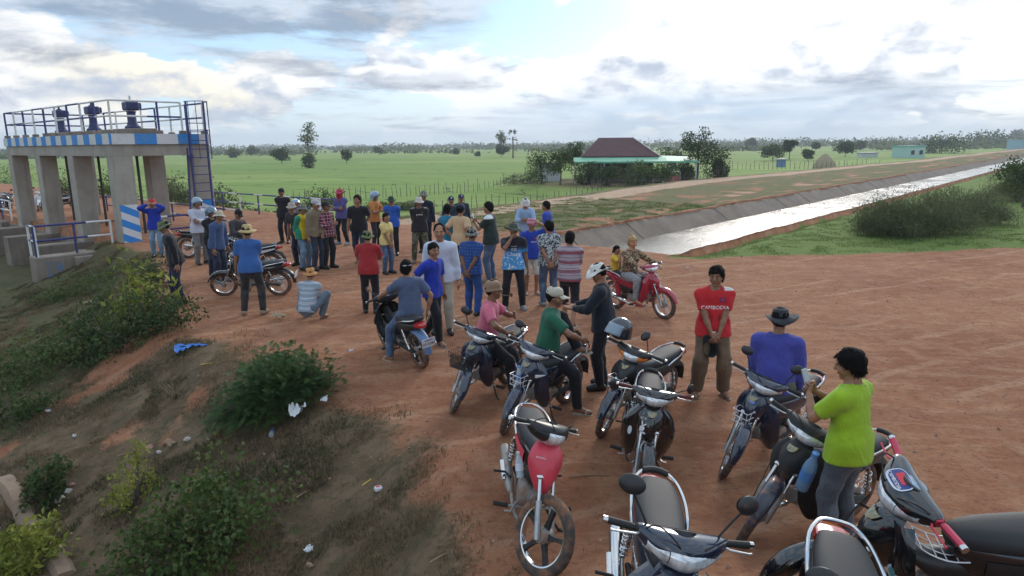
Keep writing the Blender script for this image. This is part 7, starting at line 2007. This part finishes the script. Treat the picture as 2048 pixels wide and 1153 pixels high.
# trees and hedge round the farmhouse
HT = [('leafy tree at the left end of the farmhouse hedge', 1082, 366, 300, 62, 'bushy', LEAF_M, 68), ('tree with thin trunk in front of the white shed', 1120, 364, 293, 54, 'round', LEAF_M, 66), ('pointed tree against the roof edge at left', 1150, 352, 280, 34, 'round', LEAF_D, 80), ('tall feathery tree right of the farmhouse, above the others', 1392, 356, 256, 74, 'sparse', LEAF_D, 68), ('big round tree right of the green awning', 1428, 352, 278, 62, 'bushy', LEAF_D, 67), ('shrubby tree in front of the blue wall', 1218, 366, 326, 44, 'bushy', LEAF_D, 64), ('shrubby tree beneath the middle of the awning', 1275, 366, 322, 64, 'bushy', LEAF_M, 64), ('shrubby tree under the right awning corner', 1320, 364, 326, 46, 'bushy', LEAF_M, 64), ('dark hedge tree behind the yard gate', 1372, 358, 318, 36, 'bushy', LEAF_D, 67), ('tree at the right end of the farmhouse hedge', 1440, 352, 318, 30, 'bushy', LEAF_D, 66), ('tree behind the farmhouse to the right', 1345, 345, 292, 50, 'bushy', LEAF_D, 90), ('low tree left of the blue wall', 1172, 366, 322, 46, 'bushy', LEAF_D, 66)]
for i, (lb, px, by, ty, wp, kd, mt_, dp) in enumerate(HT): tree(lb, px, by, ty, wp, kd, mt_, 'trees round the farmhouse', 120 + i, 34, 34, depth=dp)
a = at_depth(1040, 372, 70); bush('heap of cut brush at the corner of the farm plot', float(a[0]), float(a[1]), (2.0, 1.2, .8), 60, 30, .2, mat_b := leaf_mat('dry_brush', (.05, .045, .032), (.13, .11, .08)), seed=140, cat='brush heap', name='brush_heap', asp=.2)
# picket-like stake hedge in front of the house
def stakes(label, p0, p1, n, h, seed, grp='stake fences of the farm', wires=2, rad=.028, zs=None):
    r = np.random.default_rng(seed); a, b_ = np.array(p0[:2]), np.array(p1[:2]); rt = empty('stake_fence', (*a, float(terrain(*a)))); tag(rt, label, 'fence', grp); z0 = rt.location.z; tops = []
    for i in range(n):
        q = a + (b_ - a) * i / (n - 1) + r.normal(size=2) * .06; z = float(terrain(*q)) - z0; hh = h * r.uniform(.62, 1.15); t_ = r.normal(size=2) * .07
        mb = MB(); mb.tube([(*(q - a), z - .15), (*(q - a + t_), z + hh)], [rad * r.uniform(.8, 1.3), rad * .8], 6); mb.build('post', WOOD, rt, True); tops.append((*(q - a + t_ * .8), z + h * .62))
    for k in range(wires):
        mb = MB(); mb.tube([(t[0], t[1], t[2] - k * .3 * h) for t in tops], .004, 4); mb.build('wire', ROOFG, rt)
def far(px, py, dp): return at_depth(px, py, dp)
stakes('stake fence on the far side of the bright green paddy', far(575, 398, 56), far(1010, 372, 71), 46, 1.15, 1)
stakes('leaning stake fence between the dirt path and the bright green paddy', far(838, 420, 47), far(1205, 385, 60), 30, 1.0, 2)
stakes('close-set stake fence before the farmhouse hedge', far(1165, 368, 62), far(1338, 366, 62), 38, .95, 3, wires=1)
stakes('close-set stake fence right of the yard gate', far(1358, 362, 64), far(1452, 352, 65), 24, 1.1, 4, wires=1)
stakes('thin fence across the far fields at right', far(1450, 322, 120), far(1760, 322, 118), 36, 1.5, 5, wires=2, rad=.04)
# far buildings
def hut(label, px, py, dp, w_, d_, h_, wm, rm, rot=0, win=0, roof='flat'):
    a = at_depth(px, py, dp); z = float(terrain(a[0], a[1])); b_ = empty('house' if win else 'shed', (float(a[0]), float(a[1]), z), R(rot)); tag(b_, label, 'house' if win else 'shed')
    part('wall', wm, lambda m: m.box((0, 0, h_ / 2 - .2), (w_, d_, h_ + .4)), b_)
    if roof == 'flat': part('roof', rm, lambda m: m.box((0, 0, h_ + .15), (w_ + .5, d_ + .5, .25)), b_)
    else: part('roof', rm, lambda m: m.add([(-w_ * .6, -d_ * .6, h_), (w_ * .6, -d_ * .6, h_), (w_ * .6, d_ * .6, h_), (-w_ * .6, d_ * .6, h_), (-w_ * .6, 0, h_ * 1.45), (w_ * .6, 0, h_ * 1.45)], [[[0, 1, 5, 4], [2, 3, 4, 5], [0, 3, 2, 1]], [[1, 2, 5], [3, 0, 4]]]), b_)
    for i in range(win):
        x_ = -w_ / 2 + w_ * (i + .5) / win; f = part('window', WALLW, lambda m: m.box((x_, -d_ / 2 - .03, h_ * .5), (1.5, .08, 1.5)), b_); part('pane', DARKW, lambda m: m.box((x_, -d_ / 2 - .08, h_ * .5), (1.1, .04, 1.15)), f)
hut('turquoise house with white window frames far along the canal', 1817, 302, 190, 5.2, 6, 3.0, TURQ, mat('turquoise_trim', (.12, .40, .40), .6), 12, 2)
hut('small field hut with pale tin roof', 1735, 302, 200, 4.5, 3, 1.2, WALLW, ROOFG, 0, 0)
hut('little blue shed between the dark trees', 1563, 312, 130, 1.2, 1.2, 1.3, mat('blue_tin', (.10, .2, .38), .6), ROOFG, 10, 0)
hut('pale blue building at the far right horizon', 2046, 282, 330, 9, 8, 4.5, mat('pale_blue_wall', (.25, .40, .50), .7), ROOFG, 5, 0)
a = at_depth(1650, 318, 122); mb = MB(); mb.lathe([(2.0, -.1), (1.9, .5), (1.3, 1.5), (.5, 2.3), (.05, 2.6)], 14); o = mb.build('haystack', mat('hay', (.30, .25, .15), .95, bump=1, bscale=8, var=.3), None, True); o.location = (float(a[0]), float(a[1]), float(terrain(a[0], a[1]))); tag(o, 'rounded haystack in the far field right of the small tree', 'haystack')

# ------------------------------------------------------------------ low headwall at bottom left
a = np.array(gp(28, 952)); b_ = np.array(gp(150, 1150)); d = b_ - a; L = float(np.linalg.norm(d)); z0 = float(terrain(*a)); z1 = float(terrain(*b_))
hw_ = empty('headwall', (*a, z0), math.atan2(d[1], d[0])); tag(hw_, 'worn earth-stained concrete headwall at the lower left corner', 'wall')
rows = []
for k in range(30):
    q = k / 29; X = L * q; zt = float(terrain(*(a + d * q))) - z0 + .05 * fbm(np.float64(q * 7), np.float64(2.2), 3); wv = .06 * (fbm(np.float64(q * 5), np.float64(7.7), 3) - .5)
    rows.append([(X, .03 + wv, zt - .9), (X, .01 + wv, zt - .02), (X, -.03 + wv, zt + .015), (X, -.16 + wv * 1.4, zt + .02 + wv * .3), (X, -.21 + wv * 2, zt - .05), (X, -.24 + wv * 2, zt - 1.0)])
mb = MB(); mb.loft(rows); mb.build('wall_body', concrete('earthy_concrete', (.20, .13, .085), (.29, .20, .135), .5), hw_, True)

# ------------------------------------------------------------------ litter and small things
def put(o, px, py, label, cat, rz=0, lift=0.0, group=None):
    x, y, z = hit(px, py); o.location = (x, y, z + lift); o.rotation_euler = (o.rotation_euler[0], o.rotation_euler[1], R(rz)); tag(o, label, cat, group); return o
def crumple(name, w_, l_, m_, seed, amp=.04, n=12, parent=None):
    r = np.random.default_rng(seed); u, v = np.meshgrid(np.linspace(-1, 1, n), np.linspace(-1, 1, n), indexing='ij')
    z = amp * (fbm(u * 2.2 + seed, v * 2.2, 4, seed) * 1.6); edge = 1 - .25 * fbm(u * 1.5 + 9, v * 1.5, 3, seed + 3)
    V = np.stack([u * w_ / 2 * edge + r.normal(size=u.shape) * .004, v * l_ / 2 * edge + r.normal(size=u.shape) * .004, z], -1).reshape(-1, 3); i = np.arange(n - 1)[:, None] * n + np.arange(n - 1)[None]
    return link(name, mesh_from(name, V, [np.stack([i, i + n, i + n + 1, i + 1], -1).reshape(-1, 4)], True), parent, m_)
TARP = mat('blue_tarpaulin', (.035, .16, .50), .45, var=.2, vscale=14); PLASW = mat('white_plastic', (.62, .64, .66), .35, var=.12); PLASB = mat('bottle_blue', (.08, .24, .55), .12, trans=.0, coat=.8); PLASC = mat('clear_plastic', (.55, .66, .74), .08, alpha=.55, coat=.8); STRY = mat('yellow_straw', (.62, .46, .05), .5); STICK = mat('dry_stick', (.28, .20, .12), .9); LEAFDRY = mat('dry_leaf', (.32, .24, .15), .9)
tp = empty('tarpaulin_scrap', (0, 0, 0)); put(tp, 378, 705, 'torn strip of bright blue tarpaulin lying on the red soil', 'tarpaulin')
for i, (dx, dy, w_, l_, rz) in enumerate(((-.10, .10, .34, .13, 12), (.16, .12, .30, .11, -14), (-.16, -.02, .14, .30, 24), (-.06, -.14, .15, .24, -20))):
    o = crumple('torn_strip', w_, l_, TARP, 10 + i, .07, 10, tp); o.location = (dx, dy, .015); o.rotation_euler = (0, 0, R(rz))
put(crumple('plastic_bag', .24, .26, PLASW, 21, .18), 597, 846, 'crumpled white plastic bag with a yellow wrapper lying against the feathery shrub', 'plastic bag', 20, .06)
put(crumple('plastic_bag', .10, .12, PLASW, 22, .08), 650, 826, 'small white plastic scrap above the crumpled bag', 'plastic scrap', 20, .12)
def bottle(name, L=.21, r=.031, body=PLASC, label_m=PLASB, cap=PLASB):
    rt = empty(name); 
    mb = MB(); mb.lathe([(.004, 0), (r * .9, .004), (r, .02), (r * .94, L * .22), (r, L * .28), (r, L * .62), (r * .75, L * .78), (r * .42, L * .90), (r * .42, L * .96)], 14); mb.build('bottle_body', body, rt, True)
    mb = MB(); mb.lathe([(r * 1.02, L * .30), (r * 1.02, L * .58)], 14, cap=False); mb.build('bottle_label', label_m, rt, True)
    mb = MB(); mb.lathe([(r * .5, L * .955), (r * .5, L * 1.04), (.002, L * 1.045)], 12); mb.build('bottle_cap', cap, rt, True); return rt
o = bottle('water_bottle', .24, .036); o.rotation_euler = (R(86), 0, 0); put(o, 543, 880, 'empty clear plastic water bottle lying below the feathery shrub', 'bottle', 190, .035)
mb = MB(); mb.box((0, 0, .02), (.085, .07, .05), bev=.012); put(mb.build('food_wrapper', PLASW, None), 757, 983, 'small white packet with red print on the bare bank', 'wrapper', 30)
o = bpy.context.scene.objects['food_wrapper']; mb = MB(); mb.box((0, 0, .046), (.05, .03, .002)); mb.build('red_print', INKR, o)
for px, py, L, rz, m_, lb in ((738, 966, .22, 60, STRY, 'yellow drinking straw beside the white packet'), (415, 730, .20, 20, STRY, 'yellow stick near the blue tarpaulin strip'), (880, 655 + 40, .0, 0, STICK, '')):
    if L: mb = MB(); mb.tube([(-L / 2, 0, .012), (L / 2, 0, .02)], .006, 6); put(mb.build('straw', m_, None, True), px, py, lb, 'straw', rz)
for i, (px, py, L, rz, lb) in enumerate(((615, 992, .30, 55, 'thin dry stick low on the bank'), (1180, 958, .42, 5, 'dry stick on the dirt behind the pink motorbike'), (890, 1120, .30, 40, 'bent twig near the bottom bush'), (452, 693, .2, -4, 'short pale stick in the red soil'), (915, 660, .16, 10, 'twig on the dirt near the grey-shirted rider'), (255, 910, .25, 35, 'twig in the grass left of the bank'), (690, 560, .14, 0, 'stick on the dirt between the two groups'), (1290, 585, .3, -10, 'stick on the dirt near the red motorbike'))):
    mb = MB(); mb.tube(catmull(np.array([(-L / 2, 0, .01), (0, .012, .014), (L / 2, -.01, .012)]), 3), np.linspace(.009, .004, 7), 5); put(mb.build('twig', STICK, None, True), px, py, lb, 'twig', rz, 0, 'dry twigs on the ground')
for i, (px, py, s_, lb) in enumerate(((557, 641, .34, 'flattened pale paper sheet near the straw-hatted man'), (702, 708, .08, 'white paper scrap on the dirt left of the licence plate'), (618, 1108, .11, 'pale dry leaf low on the bank'), (172, 612, .16, 'white paper scrap in the weeds near the wing wall'), (710, 965 - 260, .05, ''), (98, 828, .09, 'white scrap among the weeds at left'), (345, 897, .14, 'pale crumpled scrap on the bare earth patch'), (1375, 540, .10, 'white scrap at the lawn edge'), (150, 880, .08, 'round white scrap on the left slope'), (620, 1140, .08, 'white scrap at the bottom edge of the bank'), (560, 700 + 30, .06, ''), (1420, 566, .08, 'pale scrap on the dirt before the lawn'))):
    if lb: put(crumple('paper_scrap', s_, s_ * .7, PLASW if i % 3 else LEAFDRY, 40 + i, .03 + s_ * .25, 12), px, py, lb, 'litter', i * 37, .01, 'litter scattered on the ground')
# stones: larger ones are things, the grit is one mass
ST = mat('red_stone', (.30, .17, .12), .9, var=.25, bump=.5, bscale=30); STP = mat('pale_stone', (.42, .38, .34), .9, var=.2, bump=.5, bscale=30)
def rock(s_, seed):
    mb = MB(); mb.ell((0, 0, 0), (s_, s_ * .8, s_ * .55), 10, 7); V, F = mb.arrays(); V = V * (1 + .9 * (fbm(V[:, 0] / s_ * 1.2 + seed, V[:, 1] / s_ * 1.2 + V[:, 2] / s_, 3, seed)[:, None] - .5)); return mesh_from('stone', V, F, False)
for i, (px, py, s_, m_, lb) in enumerate(((300, 898, .09, ST, 'reddish stone on the bare patch of the bank'), (338, 886, .12, ST, 'largest reddish stone of the bare patch'), (375, 880, .08, STP, 'pale stone at the right of the bare patch'), (318, 905, .06, STP, 'small pale stone below the reddish ones'), (180, 607, .12, STP, 'grey stone in the weeds below the wing wall'), (202, 608, .10, STP, 'second grey stone in the weeds below the wing wall'), (120, 1000, .13, STP, 'pale stone on the end of the low headwall'), (135, 985, .09, STP, 'smaller pale stone beside the headwall'), (145, 972, .06, ST, 'dark red stone by the headwall'))):
    o = link('stone', rock(s_, i), None, m_); o.scale = (.7, .7, .7); put(o, px, py, lb, 'stone', i * 50, s_ * .05, 'stones on the bank')
r = np.random.default_rng(9); n = 26000; n_, s_ = r.uniform(-24, 9, n), r.uniform(-2, 19, n); x, y = xy(n_, s_); k = (y > 3.6) & (np.abs(x) < y * .8 + .5) & (r.random(n) < .25 + .75 * sst(.45, .7, fbm(x * .8, y * .8, 4, 91))); x, y = x[k], y[k]; m_ = len(x)
sz = .004 + .020 * r.random(m_) ** 5; oc_ = np.array([[1, 0, 0], [0, 1, 0], [-1, 0, 0], [0, -1, 0], [0, 0, .8], [0, 0, -.5]]); a = r.uniform(0, 6.28, m_); ca_, sa_ = np.cos(a), np.sin(a)
J = oc_[None] * (sz[:, None, None] * r.uniform(.6, 1.4, (m_, 6, 1))); V = np.stack([J[..., 0] * ca_[:, None] - J[..., 1] * sa_[:, None] + x[:, None], J[..., 0] * sa_[:, None] + J[..., 1] * ca_[:, None] + y[:, None], J[..., 2] + (terrain(x, y) + sz * .2)[:, None]], -1).reshape(-1, 3)
tri = np.array([[0, 1, 4], [1, 2, 4], [2, 3, 4], [3, 0, 4], [1, 0, 5], [2, 1, 5], [3, 2, 5], [0, 3, 5]]); F = (tri[None] + (np.arange(m_) * 6)[:, None, None]).reshape(-1, 3)
o = link('grit', mesh_from('grit', V, [F], False), None, mat('grit_stone', (.33, .19, .13), .95, var=.45, vscale=3)); o['kind'] = 'stuff'

# ------------------------------------------------------------------ things on the bikes
bpy.context.view_layer.update()
def on_bike(o, b, p, rot=(0, 0, 0)):
    o.matrix_world = bikes[b].matrix_world @ Matrix.Translation(Vector(p)) @ Euler(tuple(R(q) for q in rot), 'XYZ').to_matrix().to_4x4(); return o
o = bottle('water_bottle', .22, .030, PLASC, PLASB, PLASB); on_bike(o, 'bottle', (.535, 0, .61), (0, 4, 0)); tag(o, 'blue-labelled water bottle standing in the white wire carrier', 'bottle')
o = bottle('water_bottle', .36, .052, mat('bottle_tint', (.20, .38, .58), .08, alpha=.72, coat=.8), PLASB, PLASB); on_bike(o, 'mud', (.42, .17, .58), (-12, 14, 0)); tag(o, 'large blue-tinted water bottle hanging on the dusty motorbike', 'bottle')
o = bottle('water_bottle', .2, .032, PLASC, mat('white_label', (.6, .62, .7), .4), PLASW); on_bike(o, 'pink', (.12, -.14, .50), (10, -20, 0)); tag(o, 'clear bottle wedged beside the seat of the pink motorbike', 'bottle')
hl = empty('helmet'); on_bike(hl, 'amber', (.30, -.22, 1.16), (0, 8, -117)); tag(hl, 'black helmet with raised clear visor hung on the motorbike mirror', 'helmet')
o = link('helmet_shell', hat_mesh('helmet'), hl, HELMK); 
o = link('visor', visor_mesh(), hl, VISOR); o.rotation_euler = (R(18), 0, 0)
o = link('helmet_lining', tmesh('helmet_lining', lambda P: ell_sdf(P, (0, -.02, .02), (.112, .130, .12)), (-.15, -.18, -.13), (.15, .14, .17), .016), hl, BLACKM)
ff = [o for o in bikes['mud'].children if o.name.startswith('front_fender')][0]
rows = []
for th, hw in ((150, .058), (158, .052), (166, .042), (172, .022)):
    q = R(th); rows.append([FA + np.array([(.340 - (.05 if abs(v) > .9 else .012)) * math.cos(q), hw * v, (.340 - (.05 if abs(v) > .9 else .012)) * math.sin(q)]) for v in (-1, -.6, 0, .6, 1)])
mb = MB(); patch(mb, rows, 3, .004); mb.build('fender_tip', WHITEP, ff, True)
# stickers and lettering
Rb = bikes['rabbit']
def word(b, txt, size, mt_, o, xd, yd, shear=0): return lettering(txt, size, bikes[b], mt_, o, xd, yd, shear=shear)
def cowl_pt(y, z, off=.012):
    """point on the right or left half of the front cowl"""
    rows = ((.885, .335, .275, .070), (.83, .405, .315, .115), (.75, .462, .330, .135), (.67, .478, .335, .120), (.59, .468, .340, .090), (.525, .440, .345, .060)); zz = [q[0] for q in rows][::-1]
    xc = np.interp(z, zz, [q[1] for q in rows][::-1]); xo = np.interp(z, zz, [q[2] for q in rows][::-1]); hw = np.interp(z, zz, [q[3] for q in rows][::-1]); t = abs(y) / hw
    return np.array([np.interp(t, [0, .33, .72, 1], [xc, xc - .012, xo * .45 + xc * .55, xo]) + off, y + math.copysign(off * .6, y), z])
for b in ('rabbit', 'silver'):
    word(b, 'NCX', .034, INKW, cowl_pt(-.070, .775), (.42, 1, 0), (-.15, .05, 1), .2); word(b, 'S', .02, INKW, cowl_pt(-.066, .812), (.42, 1, 0), (-.15, .05, 1))
# white rabbit head with two ears on the cowl
c0 = cowl_pt(-.062, .70, .014); xd, yd = nrm((.42, 1, 0)), nrm((-.10, .04, 1)); zd = np.cross(xd, yd)
def flat_poly(b, polys, mt_, name='sticker'):
    mb = MB()
    for ring in polys:
        M = np.eye(4); M[:3, 0] = xd; M[:3, 1] = yd; M[:3, 2] = zd; M[:3, 3] = c0; mb.prism(ring, 0, .0015, M)
    return mb.build(name, mt_, bikes[b])
el_ = lambda cx, cy, rx, ry, an: [(cx + rx * math.cos(q) * math.cos(an) - ry * math.sin(q) * math.sin(an), cy + rx * math.cos(q) * math.sin(an) + ry * math.sin(q) * math.cos(an)) for q in np.linspace(0, 6.283, 17)[:-1]]
flat_poly('rabbit', [el_(0, -.012, .026, .024, 0), el_(-.006, .032, .008, .028, .25), el_(.018, .024, .007, .026, -.9)], INKW, 'rabbit_sticker')
sticker(Rb, cowl_pt(-.05, .645, .016), (.42, 1, 0), (-.05, .02, 1), .055, .016, INKW); sticker(Rb, (.352, -.175, .60), (.35, 1, .0), (-.1, 0, 1), .04, .085, PLATE, e=2.2)
word('rabbit', 'FR', .035, mat('print_silver', (.5, .5, .5), .3, metal=.5), (.345, .165, .70), (-.35, 1, .1), (-.1, 0, 1), .3)
word('pink', 'HONDA', .020, INKW, cowl_pt(-.045, .80), (.42, 1, 0), (-.2, .05, 1))
sticker(bikes['purple'], cowl_pt(.0, .80, .016), (0, 1, 0), (-.5, 0, 1), .07, .035, mat('blue_emblem', (.10, .16, .55), .2, coat=.6), e=2.4)
g = bikes['grips']
hcg = [o for o in g.children if o.name.startswith('handlebar_cowl')][0]
o = sticker(hcg, (.315, -.02, 1.028), (0, 1, 0), (-1, 0, .18), .15, .10, PLATE, e=3); o = sticker(hcg, (.312, -.02, 1.0305), (0, 1, 0), (-1, 0, .18), .135, .085, mat('navy_print', (.03, .04, .18), .5), e=3); sticker(hcg, (.300, -.02, 1.034), (0, 1, 0), (-1, 0, .18), .08, .04, INKR, e=8)
lettering('CAMBODIA', .024, hcg, INKW, (.340, -.02, 1.0285), (0, 1, 0), (-1, 0, .18))
sticker(g, (.352, -.165, .66), (.35, 1, 0), (-.1, 0, 1), .09, .10, PLATE, e=4); sticker(g, (.3545, -.165, .66), (.35, 1, 0), (-.1, 0, 1), .05, .075, INKR, e=3)
sticker(g, (.345, .16, .60), (-.35, 1, 0), (-.1, 0, 1), .075, .075, PLATE, e=2); sticker(g, (.348, .16, .60), (-.35, 1, 0), (-.1, 0, 1), .045, .045, mat('green_print', (.10, .30, .30), .5), e=2)
o = link('wire_carrier', cached('innerrack', f_innerrack), g, WIRE)

# ------------------------------------------------------------------ air
mb = MB(); mb.box((0, 0, 23.0), (5400, 5400, 54.0)); hz_ = mb.mesh('haze', False)
hm = bpy.data.materials.new('haze'); hm.use_nodes = True; h_ = NT(hm.node_tree); h_.n.clear()
pv = h_.node('ShaderNodeVolumePrincipled'); pv.inputs['Color'].default_value = (0.86, 0.93, 1.0, 1); pv.inputs['Density'].default_value = 0.00045; pv.inputs['Anisotropy'].default_value = 0.2
h_.l.new(pv.outputs[0], h_.node('ShaderNodeOutputMaterial').inputs['Volume'])
haze = link('haze', hz_, None, hm); haze['kind'] = 'stuff'
